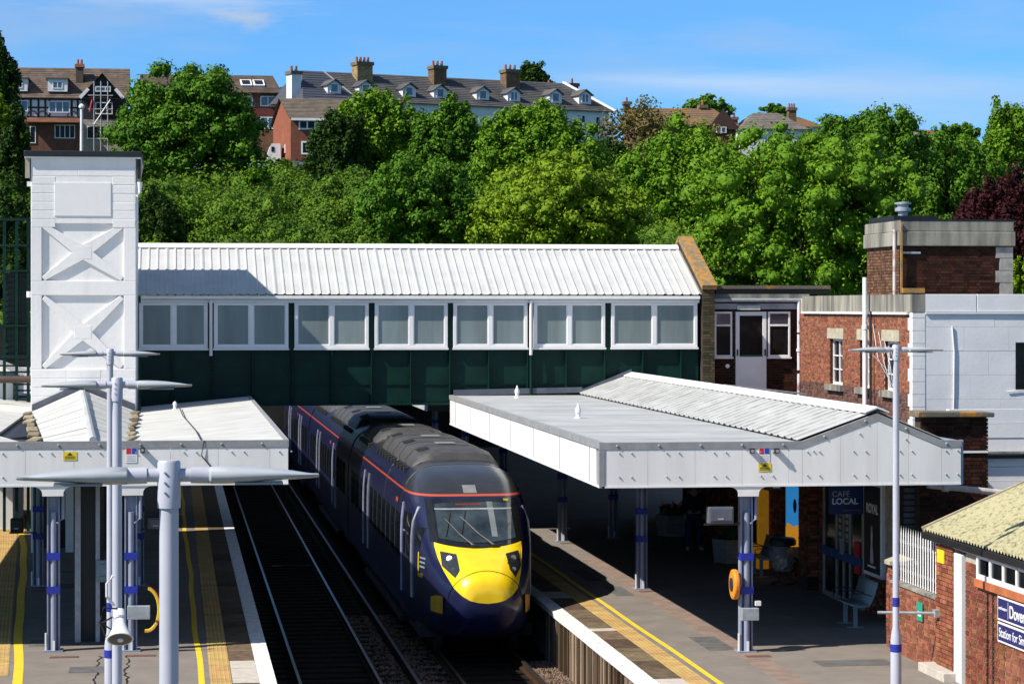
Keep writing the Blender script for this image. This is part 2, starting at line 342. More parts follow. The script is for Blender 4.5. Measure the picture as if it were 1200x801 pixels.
# loose ballast stones where the sun reaches the bed near the right-hand rail
vs = []; fs = []; vals = []
def stones(n, x0, x1, y0, y1, s0=0.02, s1=0.045):
    for _ in range(n):
        c = Vector((random.uniform(x0, x1), random.uniform(y0, y1), -0.20 + random.uniform(-0.01, 0.03))); s = random.uniform(s0, s1); k = len(vs)
        M = Matrix.Rotation(random.random()*6, 3, 'Z') @ Matrix.Rotation(random.random()*6, 3, 'X')
        for p in ((1,0,0),(-1,0,0),(0,1,0),(0,-1,0),(0,0,0.8),(0,0,-0.8)): vs.append(tuple(c + M @ (Vector(p)*s*random.uniform(0.7,1.2))))
        for t in ((0,2,4),(2,1,4),(1,3,4),(3,0,4),(2,0,5),(1,2,5),(3,1,5),(0,3,5)): fs.append(tuple(k+q for q in t))
        vals.extend([random.random()]*8)
stones(16000, 6.97, 7.66, 38, 50, 0.018, 0.04); stones(9000, 3.95, 5.35, 38, 58, 0.02, 0.04)
me = bpy.data.meshes.new('ballast_stones'); me.from_pydata(vs, [], fs); me.materials.append(stone_b); set_attr(me, vals)
o = link('ballast_stones', me); tag(o, 'loose brown and grey ballast stones lying between the rails', 'ballast', kind='stuff')

# ---------------- tracks
sl_me = MB().box(-1.25, 1.25, -0.12, 0.12, -0.34, -0.165).mesh('sleeper', sleeper_m)
def track(xc):
    t = thing('railway_track', None, None, (xc, 40, -0.2)); struct(t)
    prof = [(-0.07,-0.165),(0.07,-0.165),(0.07,-0.14),(0.012,-0.11),(0.012,-0.04),(0.035,-0.03),(0.035,-0.004),(-0.035,-0.004),(-0.035,-0.03),(-0.012,-0.04),(-0.012,-0.11),(-0.07,-0.14)]
    for sgn in (-1, 1):
        cx = xc + sgn*0.7525
        r_ = MB().prism([(cx+a, b) for a, b in prof], -8, 118, 'y').build('rail', rail_side, t)
        MB().box(cx-0.028, cx+0.028, -8, 118, -0.0039, 0.0).build('rail_head', rail_top, r_)
    y = 6.0
    while y < 112:
        link('sleeper', sl_me, t, loc=(xc, y, 0)); y += 0.72
    return t
track(3.12); t2 = track(6.17)
th3 = MB().box(4.50, 4.58, -8, 118, -0.12, 0.06).build('conductor_rail', rail_side, t2)
MB().box(4.507, 4.573, -8, 118, 0.0605, 0.066).build('rail_head', rail_top, th3)

# ---------------- platforms
def slabrow(parent, name, x0, x1, y0, y1, ln, m, z0=PZ-0.03, z1=PZ+0.008, gap=0.008, pick=None):
    base = {}
    y = y0; i = 0
    while y < y1 - 0.05:
        l = ln if not isinstance(ln, tuple) else random.choice(ln); l = min(l, y1 - y)
        mm = pick(i) if pick else m; key = (round(l, 3), mm.name)
        if key not in base: base[key] = MB().box(x0+gap/2, x1-gap/2, gap/2, l-gap/2, z0, z1 - (0 if not pick else 0)).mesh(name, mm)
        link(name, base[key], parent, loc=(0, y, random.uniform(-0.003, 0.002))); y += l; i += 1
def strip(parent, name, x0, x1, y0, y1, m, z0=PZ-0.03, z1=PZ+0.008):
    return MB().box(x0, x1, y0, y1, z0, z1).build(name, m, parent)
def wavy_line(parent, name, xf, y0, y1, wd, m, n=90, amp=0.012):
    mb = MB()
    for i in range(n+1):
        y = y0 + (y1-y0)*i/n; x = xf(y) + amp*0.6*math.sin(y*0.9) + amp*0.8*math.sin(y*0.33+1); q = wd/2
        mb.v += [(x-q, y, PZ+0.004), (x+q, y, PZ+0.004)]
        if i: k = 2*i; mb.f.append((k-2, k-1, k+1, k)); mb.m.append(0)
    return mb.build(name, m, parent)
# right platform
pr = thing('platform', None, None, (10.5, 60, 0)); struct(pr)
MB().prism([(8.34, -10), (13.85+8, -10), (13.85+8, 108), (8.34, 108)], -0.4, PZ, 'z').build('platform_surface', asphalt, pr)
MB().box(7.68, 8.34, -10, 108, -0.4, PZ-0.031).build('platform_base', concrete, pr)
pat = [slab_m, slab_pale, slab_m, slab_m, slab_m, slab_pale, slab_m, slab_m, slab_m, slab_m]
slabrow(pr, 'paving_slab', 7.86, 8.34, 36, 56, (0.9, 0.9, 1.2, 0.75, 0.4), slab_m, pick=lambda i: slab_pale if i in (4, 11, 17) else slab_m)
slabrow(pr, 'coping_stone', 7.58, 7.86, 36, 60, 0.92, cope_m, z0=PZ-0.10, z1=PZ+0.010, gap=0.006)
strip(pr, 'coping_run', 7.58, 7.86, 60, 108, cope_m, PZ-0.10); strip(pr, 'coping_run', 7.58, 7.86, -10, 36, cope_m, PZ-0.10)
strip(pr, 'slab_run', 7.86, 8.34, 56, 108, slab_m); strip(pr, 'slab_run', 7.86, 8.34, -10, 36, slab_m)
def tactile(parent, x0, x1, y0, y1, f0, f1):
    nb = MB(); nb.box(0.004, x1-x0-0.004, 0.004, 0.396, PZ-0.03, PZ+0.006)
    nrow = max(4, int((x1-x0)/0.067))
    for i in range(nrow):
        for j in range(6): nb.cyl(((i+0.5)*(x1-x0)/nrow, 0.033+j*0.0667, PZ+0.006), ((i+0.5)*(x1-x0)/nrow, 0.033+j*0.0667, PZ+0.011), 0.016, 0.011, 6)
    me = nb.mesh('tactile_tile', tact_m); y = y0
    while y < y1: link('tactile_tile', me, parent, loc=(x0, y, 0)); y += 0.4
    if f0 < y0: strip(parent, 'tactile_run', x0, x1, f0, y0, tact_m, z1=PZ+0.006)
    strip(parent, 'tactile_run', x0, x1, y, f1, tact_m, z1=PZ+0.006)
tactile(pr, 8.344, 8.70, 38.0, 56, -10, 108)
wavy_line(pr, 'yellow_line', lambda y: 8.85, -10, 108, 0.10, yel_line, 160)
for (x0, x1, y0, y1) in ((9.5, 10.0, 43.4, 45.2), (9.35, 9.75, 51.9, 53.6), (9.2, 9.55, 54.8, 57.2), (11.0, 12.3, 41.2, 41.9)):
    MB().box(x0, x1, y0, y1, PZ-0.02, PZ+0.004).build('asphalt_patch', patch_m, pr)
pink = mat('asphalt_strip_pink', (0.26, 0.19, 0.155), 0.9, spec=0.06, var=0.12, scale=3, bump=0.3)
MB().box(9.86, 10.3, 30, 60, PZ-0.02, PZ+0.0035).build('concrete_strip', pink, pr)
manh = mat('drain_cover', (0.16, 0.075, 0.05), 0.8, var=0.2, scale=20)
for y in (42.55, 52.6, 63.6): MB().box(9.98, 10.42, y-0.12, y+0.12, PZ-0.02, PZ+0.008).build('drain_cover', manh, pr)
tim2 = mat('edge_timber_pale', (0.30, 0.22, 0.15), 0.9, var=0.25, scale=6, streak=True, objrand=0.8, spec=0.06); tim3 = mat('edge_timber_dark', (0.10, 0.065, 0.04), 0.9, var=0.3, scale=6, streak=True, objrand=0.6, spec=0.06)
post_me = [MB().box(-d_, d_, -w_, w_, -0.35, PZ-0.102).mesh('edge_post', m_) for d_, w_, m_ in ((0.05, 0.07, tim2), (0.065, 0.05, tim3), (0.04, 0.085, timber), (0.06, 0.04, tim2), (0.05, 0.06, tim3))]
y = 38.0
while y < 51.0:
    link('edge_post', random.choice(post_me), pr, loc=(7.69 + random.uniform(-0.035, 0.02), y, 0)); y += random.uniform(0.15, 0.34)
MB().box(7.80, 8.33, -10, 108, -0.4, PZ-0.11).build('edge_wall', black, pr)
# left (island) platform, widening with distance
def xl(y): return -3.95 - 0.058*(y-43)
pl = thing('platform', None, None, (-1, 60, 0)); struct(pl)
MB().prism([(xl(-10), -10), (0.96, -10), (0.96, 125), (xl(125), 125)], -0.4, PZ, 'z').build('platform_surface', asphalt, pl)
MB().box(0.96, 1.60, -10, 118, -0.4, PZ-0.031).build('platform_base', concrete, pl)
slabrow(pl, 'paving_slab', 0.962, 1.40, 36, 62, (0.9, 0.9, 1.2, 0.75), slab_m, pick=lambda i: slab_pale if i in (5, 6, 7) else slab_m)
slabrow(pl, 'coping_stone', 1.40, 1.68, 36, 64, 0.92, cope_m, z0=PZ-0.10, z1=PZ+0.010, gap=0.006)
strip(pl, 'coping_run', 1.40, 1.68, 64, 118, cope_m, PZ-0.10); strip(pl, 'slab_run', 0.962, 1.40, 62, 118, slab_m)
strip(pl, 'coping_run', 1.40, 1.68, -10, 36, cope_m, PZ-0.10); strip(pl, 'slab_run', 0.962, 1.40, -10, 36, slab_m)
tactile(pl, 0.60, 0.958, 38.0, 58, -10, 112)
wavy_line(pl, 'yellow_line', lambda y: 0.46 - 0.0045*(y-40), -10, 112, 0.10, yel_line, 160, 0.02)
def yl(y): return -2.63 - 0.054*(y-43) + (-0.012*(y-64) if y > 64 else 0)
wavy_line(pl, 'yellow_line', yl, 5, 118, 0.16, yel_line, 120, 0.02)
nb = MB().box(-0.8, 0.0, 0.004, 0.396, PZ-0.03, PZ+0.006)
for i in range(12):
    for j in range(6): nb.cyl((-0.77+i*0.0667, 0.033+j*0.0667, PZ+0.006), (-0.77+i*0.0667, 0.033+j*0.0667, PZ+0.011), 0.016, 0.011, 6)
tme = nb.mesh('tactile_tile', tact_m); y = 42.0
while y < 90: link('tactile_tile', tme, pl, loc=(yl(y)-0.16, y, 0)); y += 0.4
for (x0, x1, y0, y1) in ((-2.6, -0.9, 45.6, 46.4), (-2.9, -1.5, 54.9, 55.8), (-1.75, -1.15, 42.2, 42.9), (-2.8, -2.1, 58.2, 58.5)):
    MB().box(x0, x1, y0, y1, PZ-0.02, PZ+0.004).build('asphalt_patch', patch_m, pl)
for (x, y) in ((-1.9, 44.1), (-2.8, 54.5), (-0.55, 44.1)): MB().box(x-0.25, x+0.25, y-0.1, y+0.1, PZ-0.02, PZ+0.008).build('drain_cover', manh, pl)
for cx in (-1.27, -0.78):       # two ragged cracks in the asphalt
    mb = MB(); pts = [(cx + random.uniform(-0.05, 0.05), 38.5 + i*0.22) for i in range(27)]
    for i, (x, y) in enumerate(pts):
        q = random.uniform(0.008, 0.024); mb.v += [(x-q, y, PZ+0.003), (x+q, y, PZ+0.003)]
        if i: k = 2*i; mb.f.append((k-2, k-1, k+1, k)); mb.m.append(0)
    mb.build('crack', black, pl)

# ================================================================== FOOTBRIDGE
TX0_ = -3.5; BY = 67.0; BX0, BX1 = -0.86, 14.38
fb = thing('footbridge', 'covered footbridge with white ribbed roof and dark green riveted girder over the tracks', 'footbridge', (6.8, BY, 0))
def bx(px): return atY(px, 400, BY).x
GZ0, GZ1 = 4.42, 5.87
stx = [bx(p) for p in range(205, 800, 46)] 
stx = [bx(435) + k*(bx(481)-bx(435)) for k in range(-6, 9)]
stx = [x for x in stx if BX0+0.2 < x < BX1-0.15]
edges = [BX0] + stx + [BX1]
for a, b in zip(edges, edges[1:]):
    MB().box(a+0.004, b-0.004, BY+0.06, BY+0.085, GZ0+0.03, GZ1).build('web_plate', green, fb)
MB().box(BX0, BX1, BY+0.086, BY+0.11, GZ0, GZ1).build('web_backing', green, fb)
MB().box(BX0, BX1, BY-0.10, BY+0.30, GZ0-0.02, GZ0+0.03).build('bottom_flange', green, fb)
MB().box(BX0, BX1, BY-0.04, BY+0.30, GZ1, GZ1+0.05).build('top_flange', green, fb)
MB().box(BX0, BX1, BY+0.03, BY+0.058, 4.95, 4.975).build('horizontal_stiffener', green, fb)
for x in stx:
    s_ = MB().box(x-0.012, x+0.012, BY-0.08, BY+0.059, GZ0+0.03, GZ1-0.001)
    s_.box(x-0.045, x+0.045, BY+0.045, BY+0.0585, GZ0+0.035, GZ1-0.002); st = s_.build('stiffener', green, fb)
    rv = MB()
    for k in range(14):
        z = GZ0 + 0.10 + k*0.098
        for dx in (-0.03, 0.03): rv.cyl((x+dx, BY+0.0455, z), (x+dx, BY+0.026, z), 0.017, 0.010, 6)
    rv.build('rivets', green, st)
rv = MB(); x = BX0 + 0.05
while x < BX1 - 0.03: rv.cyl((x, BY-0.101, GZ0+0.005), (x, BY-0.12, GZ0+0.005), 0.015, 0.010, 6); rv.cyl((x, BY+0.0605, GZ0+0.09), (x, BY+0.043, GZ0+0.09), 0.015, 0.01, 6); x += 0.105
rv.build('rivets', green, fb)['kind'] = 'stuff'
# bridge back side, floor, ceiling
MB().box(BX0, BX1, BY+0.301, BY+6, 4.62, 4.80).build('deck', dark_metal, fb)
MB().box(BX0, BX1, BY+5.9, BY+6.0, GZ0, 7.3).build('rear_wall', green, fb)
MB().box(TX0_-0.0, BX0-0.005, BY+1.35, BY+6.0, GZ0, 7.35).build('link_corridor', green, fb)
# windows
WZ0, WZ1 = 5.95, 7.17
for (p0, p1) in ((163, 243.5), (250.5, 338), (345, 432), (439, 524.5), (531, 618), (625, 709), (716, 817)):
    a, b = bx(p0), min(bx(p1), BX1-0.02); fr = MB(); t = 0.085; m_ = (a+b)/2
    fr.box(a, b, BY-0.05, BY+0.03, WZ0, WZ0+t); fr.box(a, b, BY-0.05, BY+0.03, WZ1-t*0.8, WZ1)
    fr.box(a, a+t, BY-0.05, BY+0.03, WZ0+t, WZ1-t*0.8); fr.box(b-t, b, BY-0.05, BY+0.03, WZ0+t, WZ1-t*0.8); fr.box(m_-t*0.75, m_+t*0.75, BY-0.05, BY+0.03, WZ0+t, WZ1-t*0.8)
    wo = fr.build('window', upvc, fb, bevel=0.008)
    MB().box(a-0.02, b+0.02, BY-0.09, BY-0.002, WZ0-0.05, WZ0-0.002).build('sill', upvc, wo)
    for (q0, q1) in ((a+t, m_-t*0.75), (m_+t*0.75, b-t)):
        MB().box(q0-0.01, q1+0.01, BY-0.008, BY+0.01, WZ0+t-0.01, WZ1-t*0.8+0.01).build('pane', polyc, wo)
        bd = MB(); e = 0.022
        bd.box(q0, q1, BY-0.03, BY-0.01, WZ0+t, WZ0+t+e); bd.box(q0, q0+e, BY-0.03, BY-0.01, WZ0+t+e, WZ1-t*0.8); bd.box(q1-e, q1, BY-0.03, BY-0.01, WZ0+t+e, WZ1-t*0.8)
        bd.build('glazing_bead', upvc, wo)
for p in (341.5, 435.5, 527.8, 712.5): x = bx(p); MB().box(x-0.06, x+0.06, BY+0.0, BY+0.12, GZ1+0.05, 7.2).build('post', green, fb)
MB().box(BX0, BX1, BY+0.13, BY+0.16, GZ1+0.05, 7.2).build('inner_lining', black, fb)
for p in (247, 621.5): x = bx(p); MB().cyl((x, BY-0.12, 5.75), (x, BY-0.12, 7.25), 0.045, n=10).build('downpipe', white, fb, smooth=True, auto=40)
x = bx(621.5); MB().cyl((x, BY-0.13, 4.45), (x, BY-0.13, 5.749), 0.04, n=10).build('downpipe', green, fb, smooth=True, auto=40)
MB().box(BX0, BX1, BY-0.06, BY+0.10, WZ1+0.002, 7.26).build('head_board', white, fb)
gt = MB().prism([(BY-0.20, 7.27), (BY-0.08, 7.27), (BY-0.08, 7.35), (BY-0.20, 7.36)], BX0, BX1, 'x').build('gutter', white, fb, bevel=0.012)
# roof: trapezoidal sheets, about 0.25 m rib pitch, four ribs to a sheet
E0 = (BY-0.16, 7.40); RG = (BY+3.0, 8.76); E1 = (BY+6.16, 7.40)
def ribbed(name, x0, x1, e, r, pitch, m, parent, h=0.045, nrib=4):
    n = int(round((x1-x0)/(pitch*nrib))); wd = (x1-x0)/n; p = wd/nrib
    base = None; d = Vector((0, r[0]-e[0], r[1]-e[1])); up = Vector((1,0,0)).cross(d).normalized() * (1 if d.y > 0 else -1)
    if up.z < 0: up = -up
    mb = MB(); prof = []
    for k in range(nrib): prof += [(k*p, 0), (k*p+p*0.66, 0), (k*p+p*0.76, h*0.62), (k*p+p*0.90, h*0.62)]
    prof += [(wd+0.03, 0.004)]
    for (u, t) in prof: mb.v += [tuple(Vector((u, e[0], e[1])) + up*t), tuple(Vector((u, r[0], r[1])) + up*t)]
    for i in range(len(prof)-1): mb.f.append((2*i, 2*i+2, 2*i+3, 2*i+1)); mb.m.append(0)
    me = mb.mesh(name, m, fix=False)
    if me.polygons[0].normal.z < 0: me.flip_normals()
    for i in range(n): 
        so = link(name, me, parent, loc=(x0 + i*wd, 0, 0)); 
        sdm = so.modifiers.new('thick', 'SOLIDIFY'); sdm.thickness = 0.004
ribbed('roof_sheet', BX0-0.25, BX1+0.02, E0, RG, 0.25, roof_w, fb)
ribbed('roof_sheet', BX0-0.25, BX1+0.02, E1, RG, 0.25, roof_w, fb)
MB().prism([(RG[0]-0.20, RG[1]-0.05), (RG[0], RG[1]+0.05), (RG[0]+0.20, RG[1]-0.05), (RG[0]+0.20, RG[1]-0.02), (RG[0], RG[1]+0.09), (RG[0]-0.20, RG[1]-0.02)], BX0-0.25, BX1+0.02, 'x').build('ridge_cap', white, fb)
# gable parapet at the right end
mb = MB(); mb.slab((14.42, BY-0.30, 7.66), (14.83, BY-0.30, 7.66), (14.83, BY+3.0, 9.10), (14.42, BY+3.0, 9.10), 0.13); mb.build('parapet_coping', lichen, fb)
mb = MB(); mb.slab((14.42, BY+3.004, 9.10), (14.83, BY+3.004, 9.10), (14.83, BY+6.3, 7.66), (14.42, BY+6.3, 7.66), 0.13); mb.build('parapet_coping', lichen, fb)
MB().prism([(BY-0.2, 4.0), (BY+6.2, 4.0), (BY+6.2, 7.55), (BY+3.0, 8.96), (BY-0.2, 7.55)], 14.44, 14.78, 'x').build('gable_wall', mortar_dk, fb)
brickwall('brickwork', (14.45, BY-0.205, 4.0), (1,0,0), (0,-1,0), 0.33, 3.5, mat('brick_mossy', (0.075, 0.05, 0.025), 0.95, attr='v', objrand=0.8, scale=2.5, c2=(0.05, 0.048, 0.02)), fb)

# ================================================================== LIFT TOWER
TX0, TX1, TY0, TY1, TZ = -3.53, -0.93, 63.0, 67.3, 10.80
tw = thing('lift_tower', 'tall white painted brick lift tower with black flat cap and recessed crosses', 'tower', (-2.2, 65.5, PZ))
# recess panels on the front: frame grid with X braces standing proud of sunk triangles
RD = 0.065
def py2z(py): return atY(100, py, TY0).z
def px2x(px): return atY(px, 300, TY0).x
MB().box(TX0, TX1, TY0+RD, TY1, 3.4, TZ).build('shaft', tower_white, tw)
front = MB(); r0, r1 = px2x(49), px2x(145)
pan = [(py2z(329), py2z(262)), (py2z(432), py2z(346))]
zc_ = [3.4, pan[1][0], pan[1][1], pan[0][0], pan[0][1], TZ]
Yb, Yf = TY0+RD+0.0005, TY0
front.box(TX0, TX1, Yf, Yb, 3.4, pan[1][0]); front.box(TX0, TX1, Yf, Yb, pan[1][1], pan[0][0]); front.box(TX0, TX1, Yf, Yb, pan[0][1], TZ)
for (z0, z1) in pan:
    front.box(TX0, r0, Yf, Yb, z0, z1); front.box(r1, TX1, Yf, Yb, z0, z1)
    cx, cz = (r0+r1)/2, (z0+z1)/2; hw = 0.17
    for (ax, az) in ((r0, z0), (r0, z1), (r1, z0), (r1, z1)):
        d = Vector((cx-ax, 0, cz-az)).normalized(); n_ = Vector((-d.z, 0, d.x))
        A = Vector((ax, 0, az)) - d*0.0; C_ = Vector((cx, 0, cz)) 
        poly = [A + n_*hw*0.75 , C_ + n_*hw, C_ - n_*hw, A - n_*hw*0.75]
        poly = [(min(max(q.x, r0), r1), min(max(q.z, z0), z1)) for q in poly]
        yy = Yf + random.uniform(0.0015, 0.006)
        front.prism(poly, yy, Yb, 'y')
    front.box(cx-0.22, cx+0.22, Yf+0.0008, Yb, cz-0.17, cz+0.17)
front.build('front_face', tower_white, tw, bevel=0.012)
# shallow courses: individual long plastered lifts, barely proud
z = 9.05; k = 0
while z < 10.5:
    a = TX0+0.02; 
    for (u0, u1) in ((TX0+0.02, TX0+0.60), (TX1-0.58, TX1-0.02)) if z < 10.28 else ((TX0+0.02, TX0+1.15), (TX0+1.16, TX1-0.02)):
        MB().box(u0, u1, TY0-0.002-random.uniform(0, 0.005), TY0+0.01, z+0.006, z+0.20).build('render_lift', tower_white, tw, bevel=0.006)
    z += 0.215; k += 1
MB().box(px2x(64), px2x(130), TY0-0.022, TY0+0.01, py2z(253), py2z(214)).build('blank_panel', mat('panel_white', (0.80, 0.765, 0.73), 0.5, var=0.02), tw, bevel=0.004)
for z in np.arange(4.6, 9.0, 0.225):
    if not any(z0-0.23 < z < z1 for z0, z1 in pan):
        for q in range(3):
            u = TX0 + 0.02 + q*0.86; MB().box(u, u+0.845, TY0-0.002-random.uniform(0, 0.005), TY0+0.01, z+0.006, z+0.212).build('render_lift', tower_white, tw, bevel=0.006)
cap = MB().box(TX0-0.17, TX1+0.15, TY0-0.12, TY1+0.2, TZ+0.02, TZ+0.17).build('roof_cap', black, tw, bevel=0.02)
MB().box(TX0-0.15, TX1+0.13, TY0-0.10, TY1+0.18, TZ-0.02, TZ+0.018).build('soffit', white, tw)
tanb = mat('soffit_board', (0.42, 0.37, 0.29), 0.8, var=0.15)
for (xa, xb) in ((TX0-0.15, TX0-0.02), (TX1+0.02, TX1+0.13)):
    MB().prism([(xa, TZ-0.021), (xb, TZ-0.021), (xb if xa < -2 else xa, TZ-0.55)], TY0-0.02, TY1, 'y').build('side_cheek', tanb, tw)
    MB().box(xa+0.01, xb-0.01, TY0-0.03, TY0-0.021, TZ-0.52, TZ-0.03).build('cheek_board', black if xa > -2 else tanb, tw)
hop = MB().cyl((TX1+0.10, TY0-0.02, TZ-0.60), (TX1+0.10, TY0-0.02, TZ-0.78), 0.07, 0.045, 10); hop.tube([(TX1+0.10, TY0-0.02, TZ-0.76), (TX1+0.09, TY0-0.02, TZ-0.88), (TX1+0.02, TY0, TZ-0.95)], 0.04, 8); hop.build('rainwater_head', white, tw, smooth=True, auto=40)
MB().box(TX0-0.10, TX0+0.0, TY0+0.05, TY0+0.15, TZ-0.72, TZ-0.60).build('bracket', white, tw)
MB().cyl((TX0-0.06, TY0+0.2, 7.3), (TX0-0.06, TY0+0.2, 7.45), 0.06, n=10).build('light_fitting', white, tw)
# legs under the shaft, at platform level
for (a, b) in ((TX0, TX0+0.18), (TX0+0.85, TX0+1.05), (TX1-0.2, TX1)): MB().box(a, b, TY0+0.02, TY0+0.4, PZ, 3.4).build('pier', tower_white, tw)
MB().box(TX0+0.2, TX1-0.2, TY0+1.2, TY0+1.3, PZ, 3.4).build('dark_doorway', black, tw)
MB().box(TX0+1.06, TX1-0.21, TY0+0.5, TY0+0.6, PZ, 3.4).build('brown_screen', mat('brown_screen', (0.05, 0.035, 0.025), 0.7), tw)

# green steel stair enclosure left of the tower
gs = thing('stair_frame', 'dark green steel framed stair landing left of the white tower', 'stairs', (-5.0, 70, 0))
sx0, sx1 = atY(5, 300, 69).x, atY(33, 300, 69).x
for x in (sx0-1.5, sx0, sx0+0.33, sx1): MB().box(x-0.04, x+0.04, 69, 69.08, PZ, 9.5).build('upright', green, gs)
for z in (9.46, 8.75, 8.05, 6.55, 5.7): MB().box(sx0-1.5, sx1, 68.99, 69.09, z-0.03, z+0.03).build('cross_rail', green, gs)
mesh_g = mat('mesh_green', (0.004, 0.02, 0.016), 0.7)
MB().box(sx0+0.02, sx1-0.02, 69.12, 69.14, 5.75, 8.0).build('mesh_panel', mesh_g, gs)
mb = MB()
for k in range(14): mb.box(sx0, sx1, 69.10, 69.118, 5.8+k*0.16, 5.815+k*0.16)
mb.build('mesh_bars', green, gs)
for k in range(10): MB().box(sx0-1.5, sx1, 69.3+k*0.25, 69.52+k*0.25, 5.6-k*0.18, 5.64-k*0.18).build('tread', green, gs)
# ================================================================== CANOPIES
def bolts(mb, pts, n=(0,-1,0), r=0.018):
    n = Vector(n)
    for p in pts: p = Vector(p); mb.cyl(p, p + n*0.022, r, r*0.6, 6)
def column(parent, x, y, ztop=4.3, back=False):
    c = MB(); 
    for s in (-1, 1): c.box(x+s*0.10-0.012, x+s*0.10+0.012, y-0.09, y+0.09, PZ, ztop)
    c.box(x-0.088, x+0.088, y-0.008, y+0.008, PZ, ztop); c.cyl((x+0.005, y-0.075, PZ), (x+0.005, y-0.075, ztop-0.9), 0.05, n=12)
    c.box(x-0.17, x+0.17, y-0.17, y+0.17, PZ, PZ+0.025)
    co = c.build('column', steel_gr, parent)
    for z in (1.95, 2.55): MB().box(x-0.118, x+0.118, y-0.135, y+0.10, z, z+0.13).build('blue_band', band_bl, co)
    MB().box(x-0.15, x-0.122, y-0.10, y-0.05, PZ+0.026, PZ+0.33).box(x-0.01, x+0.03, y-0.16, y-0.136, PZ+0.026, PZ+0.2).build('base_bracket', white, co)
    br = MB().tube([(x+0.06, y-0.09, 3.2), (x+0.17, y-0.09, 3.28), (x+0.17, y-0.09, ztop-0.05)], 0.03, 8); br.build('downpipe', steel_gr, co)
    MB().prism([(x-0.13, ztop-0.6), (x+0.13, ztop-0.6), (x+0.28, ztop), (x-0.28, ztop)], y-0.03, y+0.03, 'y').build('bracket', steel_gr, co)
    return co
def drop_bracket(x, zt, w0=0.36, w1=0.185, h=0.17):
    pts = [(x-w0, zt)]
    for k in range(7): a = k/6*math.pi/2; pts.append((x-w0+(w0-w1)*math.sin(a), zt-h*0.75*(1-math.cos(a))))
    pts += [(x-w1, zt-h), (x+w1, zt-h)]
    for k in range(6, -1, -1): a = k/6*math.pi/2; pts.append((x+w0-(w0-w1)*math.sin(a), zt-h*0.75*(1-math.cos(a))))
    pts.append((x+w0, zt)); return pts
ZB, ZT = 3.90, 4.67
# ---- right canopy
FY = 42.95; RX0, RX1 = 7.45, 14.02; GA, GP, GB, GZ = 11.10, 12.47, 13.66, 5.16
rc = thing('platform_canopy', 'white platform canopy with flat grey strip and ribbed white gable on the right platform', 'canopy', (10.1, 55, PZ))
def topz(x):
    if x <= GA: return ZT
    if x <= GP: return ZT + (GZ-ZT)*(x-GA)/(GP-GA)
    if x <= GB: return GZ + (ZT-GZ)*(x-GP)/(GB-GP)
    return ZT
cuts = [RX0+0.08, 8.3, 9.15, 10.0, 10.85, GA, 11.8, GP, 13.05, GB, RX1]
for a, b in zip(cuts, cuts[1:]):
    MB().prism([(a+0.002, ZB), (b-0.002, ZB), (b-0.002, topz(b)-0.125), (a+0.002, topz(a)-0.125)], FY, FY+0.05, 'y').build('fascia_panel', fascia_w, rc)
bm_ = MB()
for a in np.arange(RX0+0.45, RX1, 0.85):
    for dx in (-0.11, 0.11): bolts(bm_, [(a+dx, FY, ZB+0.16), (a+dx, FY, ZB+0.58)])
    if GA < a < GB: bolts(bm_, [(a, FY, topz(a)-0.25)])
bolts(bm_, [(x, FY-0.011, topz(x)-0.06) for x in np.arange(RX0+0.3, RX1, 0.75)], r=0.024)
bm_.build('fascia_bolts', galv, rc)['kind'] = 'stuff'
for a, b in ((RX0-0.02, GA), (GA, GP), (GP, GB), (GB, RX1+0.01)):
    MB().prism([(a, topz(a)-0.123), (b, topz(b)-0.123), (b, topz(b)), (a, topz(a))], FY-0.01, FY+0.06, 'y').build('capping', flash, rc)
MB().box(RX0-0.02, RX0+0.075, FY-0.012, FY+0.05, ZB, ZT-0.125).build('corner_post', flash, rc)
MB().box(RX0+0.08, RX1, FY-0.014, FY+0.02, ZB-0.03, ZB-0.002).build('drip_strip', white, rc)
MB().prism(drop_bracket(10.12, ZB-0.031), FY+0.002, FY+0.04, 'y').build('drop_bracket', fascia_w, rc)
# side fascia, in panels
px_e = [527, 534, 552, 574, 598, 625, 655.5, 691, 698.5]
ye = [min(BY-0.22, atX(p, 500, RX0).y) for p in px_e]; ye[0] = BY-0.15
for b, a in zip(ye, ye[1:]):
    MB().box(RX0, RX0+0.05, max(a, FY+0.055)+0.014, b-0.014, ZB, ZT-0.12).build('fascia_panel', white, rc)
for a in ye[1:-1]: MB().box(RX0-0.004, RX0+0.01, a-0.03, a+0.03, ZB+0.002, ZT-0.121).build('joint_strip', flash, rc)
MB().box(RX0+0.02, RX0+0.052, FY+0.06, BY-0.16, ZB+0.01, ZT-0.13).build('fascia_backing', flash, rc)
MB().box(RX0-0.02, RX0+0.08, FY+0.062, BY-0.12, ZT-0.118, ZT+0.004).build('capping', flash, rc)
MB().box(RX0-0.015, RX0+0.04, FY+0.055, BY-0.14, ZB-0.03, ZB-0.002).build('drip_strip', white, rc)
MB().box(RX0+0.081, GA+0.3, FY+0.062, BY-0.12, ZT-0.20, ZT-0.02).build('flat_roof', roof_grey, rc)
